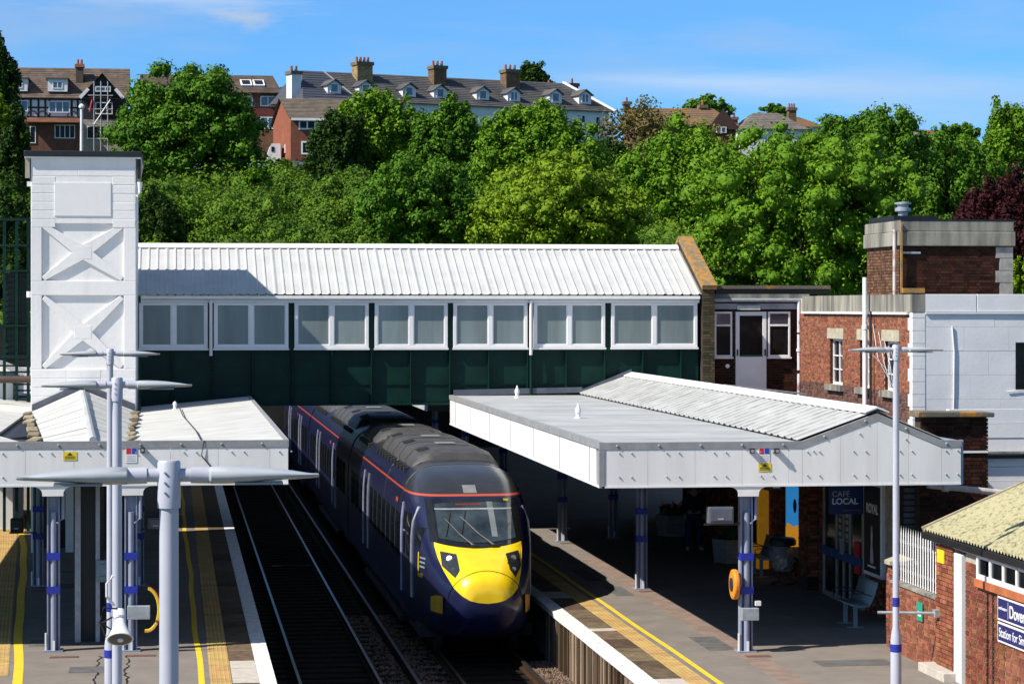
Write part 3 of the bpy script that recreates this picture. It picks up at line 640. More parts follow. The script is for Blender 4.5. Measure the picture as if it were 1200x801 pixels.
# felt laps on the flat roof
for k in range(9):
    y = FY+1.4+k*2.5
    if y < BY-0.5: MB().box(RX0+0.09, GA-0.02, y, y+1.25, ZT-0.019, ZT-0.017).build('felt_strip', roof_grey, rc)
for (px, py) in ((606, 466), (677.5, 490)):
    p = atZ(px, py, ZT-0.02); MB().lathe((p.x, p.y, ZT-0.02), [(0.09, 0), (0.085, 0.02), (0.05, 0.03), (0.05, 0.12), (0.065, 0.13), (0.065, 0.20), (0.03, 0.26), (0.015, 0.33)], 12).build('roof_vent', white, rc, smooth=True, auto=35)
rib_shade = mat('rib_side_shade', (0.37, 0.37, 0.355), 0.8, var=0.2, scale=2)  # near side of each rib, its shading put into the colour
def ribbed_x(name, e, r, y0, y1, pitch, m, parent, nrib=4, h=0.04):   # sheets whose ribs run across, in x
    n = int(round((y1-y0)/(pitch*nrib))); wd = (y1-y0)/n; p = wd/nrib
    d = Vector((r[0]-e[0], 0, r[1]-e[1])); up = Vector((-d.z, 0, d.x)).normalized(); up = -up if up.z < 0 else up
    mb = MB(); prof = []
    for k in range(nrib): prof += [(k*p, 0), (k*p+p*0.60, 0), (k*p+p*0.70, h), (k*p+p*0.90, h)]
    prof += [(wd+0.03, 0.004)]
    for (u, t) in prof: mb.v += [tuple(Vector((e[0], u, e[1])) + up*t), tuple(Vector((r[0], u, r[1])) + up*t)]
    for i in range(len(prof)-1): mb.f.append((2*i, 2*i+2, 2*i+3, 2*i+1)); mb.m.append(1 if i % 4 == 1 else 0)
    me = mb.mesh(name, [m, rib_shade], fix=False)
    if me.polygons[0].normal.z < 0: me.flip_normals()
    for i in range(n):
        so = link(name, me, parent, loc=(0, y0+i*wd, 0)); s = so.modifiers.new('thick', 'SOLIDIFY'); s.thickness = 0.004
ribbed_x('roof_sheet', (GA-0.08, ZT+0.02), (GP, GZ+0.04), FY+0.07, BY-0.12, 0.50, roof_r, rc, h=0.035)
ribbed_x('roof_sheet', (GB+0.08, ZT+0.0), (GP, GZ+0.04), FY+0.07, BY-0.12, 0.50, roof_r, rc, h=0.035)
MB().prism([(GP-0.22, GZ+0.005), (GP, GZ+0.085), (GP+0.22, GZ+0.005), (GP+0.22, GZ+0.03), (GP, GZ+0.12), (GP-0.22, GZ+0.03)], FY-0.02, BY-0.12, 'y').build('ridge_cap', white, rc)
MB().prism([(GA, ZT-0.15), (GB, ZT-0.15), (GP, GZ-0.03)], FY+0.07, BY-0.13, 'y').build('roof_core', black, rc)
blue_rf = mat('blue_grey_roof', (0.30, 0.38, 0.50), 0.5, var=0.2, scale=6)
MB().box(GB+0.085, RX1, FY+0.07, BY-0.13, ZT-0.2, ZT-0.01).build('gutter_flat', blue_rf, rc)
MB().box(RX1+0.012, RX1+0.05, FY+0.02, FY+0.12, ZB-0.02, ZT).build('edge_strip', mat('lead_edge', (0.33,0.42,0.55), 0.5), rc)
MB().box(RX0+0.06, RX1, FY+0.07, BY-0.13, ZB+0.25, ZT-0.21).build('soffit', dark_metal, rc)
for k in range(8): MB().box(RX0+0.08, 13.8, FY+0.4+k*3.2, FY+0.55+k*3.2, ZB+0.02, ZB+0.249).build('beam', dark_metal, rc)
# flashing against the girder
fl = MB(); 
for a, b in ((RX0+0.1, GA), (GA, GP), (GP, GB)): fl.prism([(a, topz(a)-0.02), (b, topz(b)+ (0.05 if b < GB else 0)), (b, topz(b)+0.20), (a, topz(a)+0.14)], BY-0.118, BY-0.104, 'y')
fl.build('flashing', mat('lead_flashing', (0.10, 0.11, 0.14), 0.6, var=0.15), rc)
for y in (43.2, 53.1, 64.2): column(rc, 10.12, y)
for y in (64.9,): column(rc, 11.6, y)
# canopy going on beyond the bridge
rc2 = thing('platform_canopy', 'dark canopy of the right platform continuing beyond the footbridge', 'canopy', (10.5, 90, PZ))
MB().box(7.5, 16, BY+6.3, 110, 3.95, 4.5).build('roof', roof_grey, rc2); 
for y in (76, 86, 96): column(rc2, 10.12, y, 3.95)
# ---- left canopy
LY = 44.65; LX0, LX1 = -5.2, 2.05
lc = thing('platform_canopy', 'white island platform canopy with low gable running into the lift tower', 'canopy', (-0.5, 56, PZ))
cuts = [LX0, -4.3, -3.45, -2.6, -1.75, -0.9, -0.05, 0.8, 1.72, LX1]
for a, b in zip(cuts, cuts[1:]): MB().box(a+0.002, b-0.002, LY, LY+0.05, ZB, ZT-0.13).build('fascia_panel', fascia_w, lc)
MB().box(LX0, LX1+0.01, LY-0.01, LY+0.06, ZT-0.128, ZT).build('capping', flash, lc)
MB().box(LX0, LX1, LY-0.014, LY+0.02, ZB-0.03, ZB-0.002).build('drip_strip', white, lc)
bm_ = MB()
for a in np.arange(LX0+0.4, LX1, 0.85):
    for dx in (-0.11, 0.11): bolts(bm_, [(a+dx, LY, ZB+0.14), (a+dx, LY, ZB+0.56)])
bolts(bm_, [(x, LY-0.011, ZT-0.065) for x in np.arange(LX0+0.3, LX1, 0.72)], r=0.024)
bm_.build('fascia_bolts', galv, lc)['kind'] = 'stuff'
MB().prism(drop_bracket(-2.12, ZB-0.031), LY+0.002, LY+0.04, 'y').build('drop_bracket', fascia_w, lc)
MB().prism(drop_bracket(-0.72, ZB-0.031), LY+0.002, LY+0.04, 'y').build('drop_bracket', fascia_w, lc)
k = LY+0.06
while k < BY-0.4: MB().box(LX1-0.05, LX1, k+0.006, min(k+2.95, BY-0.3)-0.006, ZB, ZT-0.13).build('fascia_panel', white, lc); k += 2.95
MB().box(LX1-0.08, LX1+0.012, LY+0.062, BY-0.2, ZT-0.128, ZT+0.004).build('capping', flash, lc)
# right wing falls towards the middle
def wing(parent, xa, za, xb, zb, y0, y1, m, step=1.1):
    y = y0
    while y < y1-0.05:
        q = min(y+step, y1); MB().slab((xa, y+0.004, za), (xb, y+0.004, zb), (xb, q-0.004, zb), (xa, q-0.004, za), 0.06).build('roof_sheet', m, parent); y = q
wing(lc, -0.83, 4.40, LX1-0.081, 4.66, LY+0.062, BY-0.2, roof_old)
wing(lc, -7.4, 4.80, -3.62, 4.42, 52.0, 75, roof_old, 3.0)
MB().slab((-7.4, LY+0.062, 4.75), (-2.3, LY+0.062, 4.55), (-3.62, 52, 4.42), (-7.4, 52, 4.80), 0.06).build('roof_sheet', roof_old, lc)
MB().box(LX0, LX1-0.09, LY+0.07, BY-0.2, ZB+0.2, 4.33).build('soffit', dark_metal, lc)
MB().box(-7.2, LX0-0.01, 46, BY, ZB+0.2, 4.33).build('soffit', dark_metal, lc)
Y0g, Y1g = LY+0.5, TY0-0.01
L0, L1 = Vector((-2.25, Y0g, 4.52)), Vector((-3.5, Y1g, 4.44)); C0, C1 = Vector((-1.43, Y0g, 4.64)), Vector((-2.27, Y1g, 4.99)); Q0, Q1 = Vector((-0.86, Y0g, 4.50)), Vector((-0.95, Y1g, 4.44))
nst = 14
for k in range(nst):
    t0, t1 = k/nst, (k+1)/nst - 0.004
    lift = Vector((0, 0, random.uniform(0, 0.012)))
    MB().slab(L0.lerp(L1, t0)+lift, C0.lerp(C1, t0)+lift, C0.lerp(C1, t1)+lift, L0.lerp(L1, t1)+lift, 0.04).build('gable_sheet', roof_old, lc)
    MB().slab(C0.lerp(C1, t0)+lift, Q0.lerp(Q1, t0)+lift, Q0.lerp(Q1, t1)+lift, C0.lerp(C1, t1)+lift, 0.04).build('gable_sheet', roof_old, lc)
MB().tube([C0+Vector((0,0,0.02)), C1+Vector((0,0,0.02))], 0.07, 8).build('ridge_roll', roof_grey, lc)
lead = mat('lead_flashing', (0.10, 0.11, 0.14))
mb = MB(); 
for A, B in ((L1, C1), (C1, Q1)): mb.slab(A+Vector((0,-0.03,0.02)), B+Vector((0,-0.03,0.02)), B+Vector((0,-0.03,0.18)), A+Vector((0,-0.03,0.18)), 0.02)
mb.build('flashing', lead, lc)
MB().prism([(-3.4, 4.34), (-0.9, 4.34), (-2.2, 4.50)], 52, TY0-0.05, 'y').build('roof_core', black, lc)
stn = mat('valley_stone', (0.34, 0.28, 0.19), 0.9, var=0.3, scale=3, objrand=0.9, spec=0.06)
for k in range(7):
    y = 49 + k*2.0; tt = (y-Y0g)/(Y1g-Y0g)
    MB().obox((L0.lerp(L1, tt).x-0.14, y, 4.47), (random.uniform(0.16, 0.25), random.uniform(0.9, 1.5), 0.07), Matrix.Rotation(random.uniform(-.1,.1), 3, 'Z')).build('valley_stone', stn, lc, bevel=0.02)
    MB().obox((Q0.lerp(Q1, tt).x+0.02, y, 4.47), (random.uniform(0.14, 0.22), random.uniform(0.9, 1.5), 0.07), Matrix.Rotation(random.uniform(-.1,.1), 3, 'Z')).build('valley_stone', stn, lc, bevel=0.02)
for (px, py) in ((205, 468),): p = atY(px, py, 62.5); MB().lathe((p.x, p.y, 4.50), [(0.07, 0), (0.04, 0.03), (0.04, 0.10), (0.055, 0.11), (0.05, 0.16), (0.02, 0.2)], 10).build('roof_vent', white, lc, smooth=True, auto=35)
mb = MB(); p0 = Vector((0.2, 60, 4.56)); mb.tube([(0.14, 62.6, 4.57), (0.22, 57, 4.575), (0.45, 50, 4.58), (0.52, 46, 4.58), (0.55, LY-0.02, 4.66), (0.5, LY-0.03, 4.4), (0.75, LY-0.03, 4.1)], 0.012, 5); mb.build('cable', dark_metal, lc)
for (x, y) in ((-2.12, 44.95), (-0.75, 44.8), (-2.95, 55.5), (-0.75, 55.3)): column(lc, x, y)
brown_p = mat('brown_pipe', (0.06, 0.035, 0.025), 0.6)
MB().cyl((-6.9, 66.5, 5.15), (TX0-0.02, 66.5, 5.15), 0.10, n=10).build('roof_pipe', brown_p, lc, smooth=True, auto=40)
for x in (-6.3, -4.6): MB().cyl((x, 66.5, 4.6), (x, 66.5, 5.06), 0.03, n=6).build('pipe_stand', white, lc)
lc2 = thing('platform_canopy', 'island platform canopy continuing in shadow beyond the footbridge', 'canopy', (-1.5, 90, PZ))
MB().prism([(-6.5, BY+6.3), (2.05, BY+6.3), (2.05, 110), (-8, 110)], 3.95, 4.45, 'z').build('roof', roof_grey, lc2)
for y in (76, 86, 96): column(lc2, -1.2, y, 3.95)
# small white hipped roof behind, at the far left
hp = thing('hipped_roof', 'small white hipped roof beside the green stair frame behind the tower', 'roof', (-6, 72, 4))
MB().add([(-9.5, 69.5, 5.15), (-4.2, 69.5, 5.15), (-4.2, 75, 5.15), (-9.5, 75, 5.15), (-5.6, 71.5, 5.85), (-8, 71.5, 5.85)], [(0,1,4,5),(1,2,4),(2,3,5,4),(3,0,5),(3,2,1,0)]).build('roof_slopes', roof_old, hp)
MB().box(-9.3, -4.4, 69.7, 74.8, 0.9, 5.149).build('wall', white, hp)
# dark partition / notice frame under the left canopy
nbd = thing('partition', 'tall black partition with grey edges under the left canopy', 'partition', (-1.6, 46.2, PZ))
pa, pb = atZ(92, 742, PZ), atZ(114, 742, PZ)
MB().box(pa.x+0.09, pb.x, 46.1, 52, PZ, 4.0).build('panel', black, nbd); MB().box(pa.x-0.02, pa.x+0.085, 46.02, 52, PZ, 4.0).build('frame', galv, nbd); MB().box(pb.x+0.005, pb.x+0.08, 46.05, 46.15, PZ, 4.0).build('frame', galv, nbd)

# ================================================================== STATION BUILDINGS (right)
# -- entrance wall with door at the bridge end
ew = thing('entrance_block', 'low brick entrance block with white door beside the footbridge end', 'building', (16.2, 67.5, PZ))
EY = 67.45
MB().box(14.91, 17.9, EY+0.05, EY+4, 1.0, 7.3).build('core_wall', mortar_dk, ew)
hl = [(0.30, 2.62, 1.0, 9)]
dX0, dX1 = atY(862, 400, EY).x, atY(898, 400, EY).x
holes = []
def EX(px): return atY(px, 400, EY).x - 14.91
def EZ(py): return atY(900, py, EY).z - 4.0
win = [(833, 858, 365, 418), (900, 926, 365, 418), (942, 956, 365, 418)]
holes = [(max(0,EX(a)), EX(b), EZ(d), EZ(c)) for a, b, c, d in win] + [(EX(861), EX(899), 0.0, EZ(365))]
brickwall('brickwork', (14.91, EY+0.05, 4.0), (1,0,0), (0,-1,0), 2.9, 3.1, brick_dk, ew, holes)
for i, (a, b, c, d) in enumerate(win):
    x0, x1, z0, z1 = max(14.915, EX(a)+14.91), EX(b)+14.91, EZ(d)+4, EZ(c)+4; zm = EZ(381)+4; t = 0.055; fr = MB()
    fr.box(x0, x1, EY-0.02, EY+0.04, z0, z0+t); fr.box(x0, x1, EY-0.02, EY+0.04, z1-t, z1); fr.box(x0, x1, EY-0.02, EY+0.04, zm-t/2, zm+t/2)
    fr.box(x0, x0+t, EY-0.02, EY+0.04, z0+t, zm-t/2); fr.box(x1-t, x1, EY-0.02, EY+0.04, z0+t, zm-t/2); fr.box(x0, x0+t, EY-0.02, EY+0.04, zm+t/2, z1-t); fr.box(x1-t, x1, EY-0.02, EY+0.04, zm+t/2, z1-t)
    wo = fr.build('window', upvc, ew, bevel=0.006)
    MB().box(x0+0.02, x1-0.02, EY+0.012, EY+0.02, z0+0.02, zm).build('pane', glass_d, wo); MB().box(x0+0.02, x1-0.02, EY+0.0, EY+0.008, zm+0.02, z1-0.02).build('pane', glass_b, wo)
    MB().box(x0-0.03, x1+0.03, EY-0.05, EY+0.03, z0-0.045, z0-0.002).build('sill', upvc, wo)
x0, x1, z0, z1 = dX0, dX1, 4.72, 6.93; dr = MB(); t = 0.11
dr.box(x0, x0+t, EY-0.02, EY+0.03, z0, z1); dr.box(x1-t, x1, EY-0.02, EY+0.03, z0, z1); dr.box(x0+t, x1-t, EY-0.02, EY+0.03, z1-t, z1); dr.box(x0+t, x1-t, EY-0.02, EY+0.03, z0, z0+0.98)
d_o = dr.build('door', upvc, ew, bevel=0.006)
MB().box(x0+t, x1-t, EY+0.008, EY+0.015, z0+0.98, z1-t).build('pane', glass_d, d_o); MB().box(x0+t, x1-t, EY-0.03, EY-0.021, z0+0.955, z0+1.0).build('rail', mat('green_trim', (0.01,0.12,0.09), 0.5), d_o)
for xx in (x0+0.03, x1-0.06): MB().box(xx, xx+0.03, EY-0.075, EY-0.021, z0+0.98, z0+1.16).build('handle', black, d_o)
MB().box(14.92, 17.6, EY-0.03, EY+0.049, 7.0, 7.16).build('lintel', mat('lintel_grey', (0.36,0.37,0.40), 0.8, var=0.15), ew)
MB().box(14.92, 17.6, EY-0.10, EY+0.3, 7.27, 7.42).build('fascia_board', concrete, ew)
MB().cyl((14.9, EY-0.12, 7.25), (17.55, EY-0.12, 7.25), 0.055, n=10).build('gutter', galv, ew, smooth=True, auto=40)
MB().box(15.55, 16.2, EY-0.10, EY-0.035, 6.98, 7.10).build('strip_light', mat('diffuser', (0.6,0.6,0.56), 0.4), ew)
MB().box(14.95, 18.2, EY-0.05, EY+1.2, 7.425, 7.56).build('parapet', black, ew)
MB().box(14.92, 18.2, EY-0.13, EY+1.3, 7.564, 7.66).build('parapet_coping', lichen2, ew)
mb = MB()
for (a, b) in ((4.0, 5.2), (5.3, 6.3), (6.35, 7.28)): mb.cyl((17.30, EY-0.12, a), (17.30, EY-0.12, b), 0.05, n=10)
mb.cyl((17.30, EY-0.12, 5.82), (17.30, EY-0.12, 5.9), 0.075, n=10)
mb.build('downpipe', mat('peeling_pipe', (0.62,0.62,0.66), 0.6, c2=(0.34,0.16,0.13), scale=3, lo=0.36, hi=0.44), ew, smooth=True, auto=40)
mb = MB(); z = 4.78
mb.bar((14.98, EY-0.9, 4.92), (17.7, EY-0.9, 4.62), 0.05); 
for x in (15.0, 15.6, 16.2, 16.9, 17.5): mb.bar((x, EY-0.9, 4.2), (x, EY-0.9, 4.9-0.11*(x-14.98)), 0.05)
mb.build('handrail', galv, ew)
MB().cyl((15.27, EY+0.03, 5.42), (15.27, EY-0.10, 5.42), 0.045, 0.06, 8).build('outside_light', upvc, ew)

# -- tall brick block with white painted end
SX, SY = 17.30, 56.60
sb = thing('brick_block', 'red brick station block with three slit windows and white painted end wall', 'building', (20, 60, PZ))
MB().box(SX+0.24, 28, SY+0.06, 72, PZ, 7.30).build('core_wall', mortar, sb)
wh = [(atX(986, 400, SX).y, atX(971, 400, SX).y), (60.35, 61.3), (atX(1051, 400, SX).y, atX(1035, 400, SX).y)]
uo = Vector((SX+0.04, 67.4, 3.9)); holes = [(67.4-b, 67.4-a, 5.02-3.9, 6.22-3.9) for a, b in wh]
lowh = [(0, 99, 0, 1.12)]
mb = MB(); mb.box(SX+0.04, SX+0.239, SY+0.06, 67.4, PZ, 5.02); mb.box(SX+0.04, SX+0.239, SY+0.06, 67.4, 6.22, 7.30)
ws_ = sorted(wh); q_ = SY+0.06
for (a, b) in ws_: mb.box(SX+0.04, SX+0.239, q_, a, 5.02, 6.22); q_ = b
mb.box(SX+0.04, SX+0.239, q_, 67.4, 5.02, 6.22); mb.build('wall_leaf', mortar, sb)
brickwall('brickwork', uo, (0,-1,0), (-1,0,0), 67.4-SY-0.35, 3.02, brick_lit, sb, holes + lowh)
brickwall('brickwork', uo, (0,-1,0), (-1,0,0), 67.4-SY-0.35, 1.12, mat('brick_lower', (0.15, 0.055, 0.035), 0.9, attr='v', objrand=0.9, c2=(0.08,0.035,0.025)), sb, [])
for (a, b) in wh:
    fr = MB(); xw = SX+0.14
    wo = MB().box(xw+0.02, xw+0.03, a, b, 5.02, 6.22).build('window', glass_d, sb)
    f2 = MB(); t = 0.05
    for (q0, q1, s0, s1) in ((a, b, 5.02, 5.08), (a, b, 6.16, 6.22), (a, a+t, 5.08, 6.16), (b-t, b, 5.08, 6.16), ((a+b)/2-0.02, (a+b)/2+0.02, 5.08, 6.16), (a+t, b-t, 5.40, 5.43), (a+t, b-t, 5.76, 5.79)): f2.box(xw-0.02, xw+0.0195, q0, q1, s0, s1)
    f2.build('frame', upvc, wo)
    MB().box(SX+0.0, SX+0.1, a-0.16, b+0.16, 6.225, 6.50).build('lintel', stone, wo)
    MB().box(SX-0.08, SX+0.12, a-0.12, b+0.12, 4.86, 5.015).build('sill', concrete, wo)
# dark reveals come from the recess in the wall core
for (a, b) in wh: MB().box(SX+0.045, SX+0.20, b-0.012, b-0.001, 5.02, 6.22).build('reveal', brick_v, sb)
MB().box(SX-0.02, SX+0.35, SY+0.36, 66.9, 6.935, 7.36).build('parapet_band', concrete, sb)
MB().box(SX-0.05, SX+0.35, SY+0.36, 66.9, 6.88, 6.934).build('string_course', white, sb)
# white end wall: painted blocks with recessed joints
wall_w = mat('wall_paint_white', (0.77, 0.75, 0.735), 0.6, var=0.05, scale=1.4, bump=0.15, bscale=12)
z = 2.6; r_ = 0
while z < 6.85:
    h = 0.57; x = SX + 0.30 - (0.5 if r_ % 2 else 0)
    while x < 25:
        l = random.choice((0.95, 1.1, 1.25)); a = max(x, SX+0.30)
        if x + l > a + 0.1: MB().box(a+0.002, x+l-0.002, SY-random.uniform(0, 0.006), SY+0.06, z+0.002, min(z+h, 6.9)-0.002).build('block', wall_w, sb)
        x += l
    z += h; r_ += 1
x = SX + 0.30
while x < 25: MB().box(x+0.004, x+1.25, SY-0.02, SY+0.4, 6.945, 7.36).build('parapet_block', wall_w, sb, bevel=0.01); x += 1.26
MB().box(SX+0.30, 25, SY-0.05, SY+0.06, 6.895, 6.94).build('string_course', wall_w, sb)
z = 2.6; i = 0
while z < 6.85:
    MB().box(SX-0.012, SX+0.296, SY-0.012, SY+(0.36 if i % 2 else 0.22), z+0.004, min(z+0.30, 6.93)-0.004).build('quoin', tower_white, sb); z += 0.30; i += 1
MB().box(SX-0.02, SX+0.299, SY-0.02, SY+0.359, 6.935, 7.36).build('parapet_corner', concrete, sb)
p = atY(1190, 400, SY); MB().box(p.x, p.x+0.9, SY-0.012, SY+0.02, atY(1190, 456, SY).z, atY(1190, 401, SY).z).build('end_window', glass_d, sb)
mb = MB(); mb.tube([(19.6+q*0.3, SY-0.03, 5.05+0.03*math.sin(q*1.3)) for q in range(18)], 0.012, 5); mb.tube([(18.25, SY-0.03, 6.6), (18.3, SY-0.03, 6.0), (18.28, SY-0.03, 4.4)], 0.018, 5); mb.build('cable', wall_w, sb)
pp = atX(1011, 400, SX-0.2)
vp = MB(); vp.cyl((SX-0.14, pp.y, 3.5), (SX-0.14, pp.y, 7.80), 0.065, n=12); vp.cyl((SX-0.14, pp.y, 6.5), (SX-0.14, pp.y, 6.6), 0.085, n=12); vp.build('vent_pipe', white, sb, smooth=True, auto=40)
MB().cyl((SX-0.08, pp.y-0.28, 3.5), (SX-0.08, pp.y-0.28, 6.95), 0.03, n=8).build('drain_pipe', dark_metal, sb)
mb = MB()
for k in range(5): mb.tube([(SX-0.02, 60.4-k*0.5, 6.85-k*0.2), (SX-0.025, 60.0-k*0.55, 5.9-k*0.1), (SX-0.02, 58.2-k*0.1, 5.4-k*0.3)], 0.008, 4)
mb.build('cable', galv, sb)
# turret on the roof
UX, UY0, UY1, UX1 = 17.62, 58.65, 61.7, 20.46
ut = MB().box(UX+0.04, UX1, UY0+0.04, UY1, 7.3, 8.55).build('turret', mortar_dk, sb)
brickwall('brickwork', (UX+0.05, UY0+0.04, 7.36), (1,0,0), (0,-1,0), UX1-UX-0.42, 1.17, brick_dk, ut)  # front brick darker than the side, shade put into its colour
brickwall('brickwork', (UX+0.04, UY1, 7.36), (0,-1,0), (-1,0,0), UY1-UY0-0.05, 1.17, mat('brick_brown', (0.17, 0.09, 0.05), 0.9, attr='v', objrand=0.6, spec=0.06, scale=3, c2=(0.10, 0.055, 0.035)), ut)
z = 7.36; i = 0
while z < 8.5: MB().box(UX1-(0.42 if i % 2 else 0.32), UX1+0.01, UY0+0.0, UY0+0.3, z+0.004, min(8.53, z+0.29)).build('quoin', mat('quoin_grey', (0.34,0.33,0.31), 0.9, var=0.2, scale=5), ut); z += 0.3; i += 1
MB().box(UX-0.06, UX1+0.06, UY0-0.06, UY1+0.06, 8.552, 8.90).build('concrete_band', concrete, ut, bevel=0.02)
MB().box(UX-0.03, UX1+0.03, UY0-0.03, UY1+0.03, 8.902, 9.17).build('concrete_band', concrete, ut, bevel=0.02)
MB().box(UX-0.01, UX1+0.04, UY0-0.04, UY1+0.04, 9.172, 9.20).build('roof_felt', black, ut)
MB().box(UX-0.02, UX+0.02, UY0-0.10, UY0-0.031, 7.4, 9.1).build('lichen_edge', lichen, ut); MB().box(UX+0.0, UX+0.55, UY0-0.2, UY0+0.02, 7.4, 7.52).build('lichen_block', lichen, ut)
MB().cyl((UX-0.12, UY0+0.12, 7.3), (UX-0.12, UY0+0.12, 8.95), 0.045, n=8).build('downpipe', mat('rusty_pipe', (0.55,0.50,0.46), 0.8, c2=(0.30,0.16,0.11), scale=3, lo=0.38, hi=0.5), ut)
MB().box(UX+0.02, UX+0.5, UY0-0.02, UY0+0.02, 8.36, 8.41).build('bracket', galv, ut)
fl_ = atY(1033, 250, 60.8); MB().box(UX+0.05, UX+1.2, 59.4, UY1-0.1, 9.201, 9.32).build('roof_hatch', black, ut)
MB().lathe((UX+0.55, 60.3, 9.32), [(0.12, 0), (0.12, 0.12), (0.20, 0.14), (0.20, 0.22), (0.14, 0.24), (0.14, 0.30), (0.21, 0.32), (0.21, 0.36), (0.05, 0.38)], 14).build('flue_cowl', galv, ut, smooth=True, auto=30)

# -- café range under the canopy
CX = 13.85
cf = thing('cafe_range', 'single storey brick cafe range under the right canopy', 'building', (15.5, 55, PZ))
MB().box(CX+0.05, 15.2, 46.6, 66.9, PZ, 4.42).build('core_wall', mortar_dk, cf)
MB().box(CX+0.05, 15.25, 46.6, 67.0, 4.425, 4.55).build('roof', roof_grey, cf)
D0, D1 = 48.7, 51.8
brickwall('brickwork', (CX+0.05, 66.5, PZ+0.01), (0,-1,0), (-1,0,0), 66.5-46.6, 3.4, brick_v, cf, [(66.5-D1, 66.5-D0, 0, 2.65), (66.5-55.1, 66.5-53.4, 0.5, 2.6), (66.5-58.8, 66.5-57.8, 0, 2.2)], flemish=False)
MB().box(CX-0.22, CX+0.04, 52.35, 53.05, PZ, 4.1).build('pilaster', mortar_dk, cf)
brickwall('brickwork', (CX-0.22, 53.05, PZ+0.3), (0,-1,0), (-1,0,0), 0.7, 2.9, brick_v, cf, flemish=False); brickwall('brickwork', (CX-0.21, 52.35, PZ+0.3), (1,0,0), (0,-1,0), 0.25, 2.9, brick_v, cf, flemish=False)
brickwall('brickwork', (CX-0.21, 52.35, PZ), (1,0,0), (0,-1,0), 0.25, 0.3, brick_dk, cf)
al = mat('aluminium_frame', (0.50, 0.47, 0.38), 0.4, metal=0.4)
df = MB(); df.box(CX-0.02, CX+0.04, D0, D1, PZ, PZ+0.10); df.box(CX-0.02, CX+0.04, D0, D1, 3.45, 3.55)
for y in (D0, D0+0.95, D0+1.45, D0+2.0, D1-0.07): df.box(CX-0.02, CX+0.04, y, y+0.06, PZ+0.1, 3.45)
do = df.build('door', al, cf); MB().box(CX+0.01, CX+0.018, D0+0.05, D1-0.05, PZ+0.1, 3.45).build('glass', glass_d, do); MB().box(CX-0.035, CX-0.021, D0, D1, PZ+0.86, PZ+1.05).build('blue_rail', mat('rail_blue', (0.02,0.07,0.22), 0.5), do)
for y in (D0+1.40, D0+1.54): MB().bar((CX-0.05, y, PZ+1.0), (CX-0.05, y, PZ+1.25), 0.035).build('handle', galv, do)
pst = mat('door_sticker', (0.55, 0.45, 0.12), 0.6); bst = mat('door_sticker_blue', (0.03, 0.08, 0.22), 0.6)
for y in (D0+1.05, D0+1.58):
    MB().box(CX-0.004, CX+0.0, y, y+0.32, PZ+1.3, PZ+2.1).build('sticker', bst, do)
    for k in range(5): MB().box(CX-0.009, CX-0.0045, y+0.06, y+0.26, PZ+1.36+k*0.14, PZ+1.44+k*0.14).build('sticker_line', pst, do)
MB().box(CX-0.03, CX-0.005, D0+0.2, D0+0.6, PZ+0.7, PZ+1.35).build('red_notice', red_s, do)
# right end of the range: pilaster and shutter
MB().box(CX-0.05, CX+0.049, 46.6, 46.95, PZ, 4.1).build('cream_pilaster', mat('cream_render', (0.42,0.36,0.24), 0.85, var=0.2, scale=6), cf)
mb = MB()
for k in range(24): mb.box(CX+0.2, 15.15, 46.50, 46.585, 1.3+k*0.12, 1.39+k*0.12)
mb.build('shutter', mat('shutter_grey', (0.14,0.15,0.17), 0.6), cf)
# brick end pier with coping, right of the canopy
ep = thing('end_pier', 'dark brick end pier with lichen stone coping behind the canopy corner', 'wall', (14.8, 46, PZ))
e0, e1 = atY(1076, 500, 46).x, atY(1162, 500, 46).x
MB().box(e0+0.08, e1-0.08, 46.05, 46.48, PZ, 4.93).build('core', mortar_dk, ep)
brickwall('brickwork', (e0+0.06, 46.04, 2.6), (1,0,0), (0,-1,0), e1-e0-0.12, 2.33, brick_dk, ep)
MB().prism([(e0-0.03, 4.94), (e1+0.03, 4.94), (e1+0.03, 5.03), (e0-0.03, 5.06)], 45.9, 46.55, 'y').build('coping', lichen2, ep, bevel=0.02)
MB().box(e0+0.3, e1-0.07, 46.0, 46.027, 4.25, 4.29).build('conduit', upvc, ep)
pk = mat('pink_pipe', (0.62, 0.52, 0.48), 0.6, var=0.2, scale=5)
mb = MB().cyl((14.0, 44.9, 3.72), (15.6, 44.9, 3.55), 0.06, n=10); mb.cyl((14.3, 44.9, 3.69), (14.42, 44.9, 3.675), 0.09, n=10); mb.build('overflow_pipe', pk, ep)
# white lower wall beyond
lw = thing('white_lean_to', 'white boarded lean-to wall right of the brick end pier', 'wall', (16.5, 48, PZ))
for k in range(9): MB().box(e1-0.2, 22, 48.0-0.012*(k % 2), 48.1, 2.4+k*0.29, 2.4+k*0.29+0.283).build('board', wall_w, lw)
MB().box(e1-0.2, 22, 48.101, 48.2, PZ, 5.0).build('backing', white, lw)
MB().cyl((e1-0.3, 47.92, 4.05), (22, 47.92, 4.05), 0.035, n=8).build('black_pipe', black, lw); MB().box(e1-0.1, 22, 47.85, 47.98, 4.12, 4.16).build('ledge', concrete, lw)
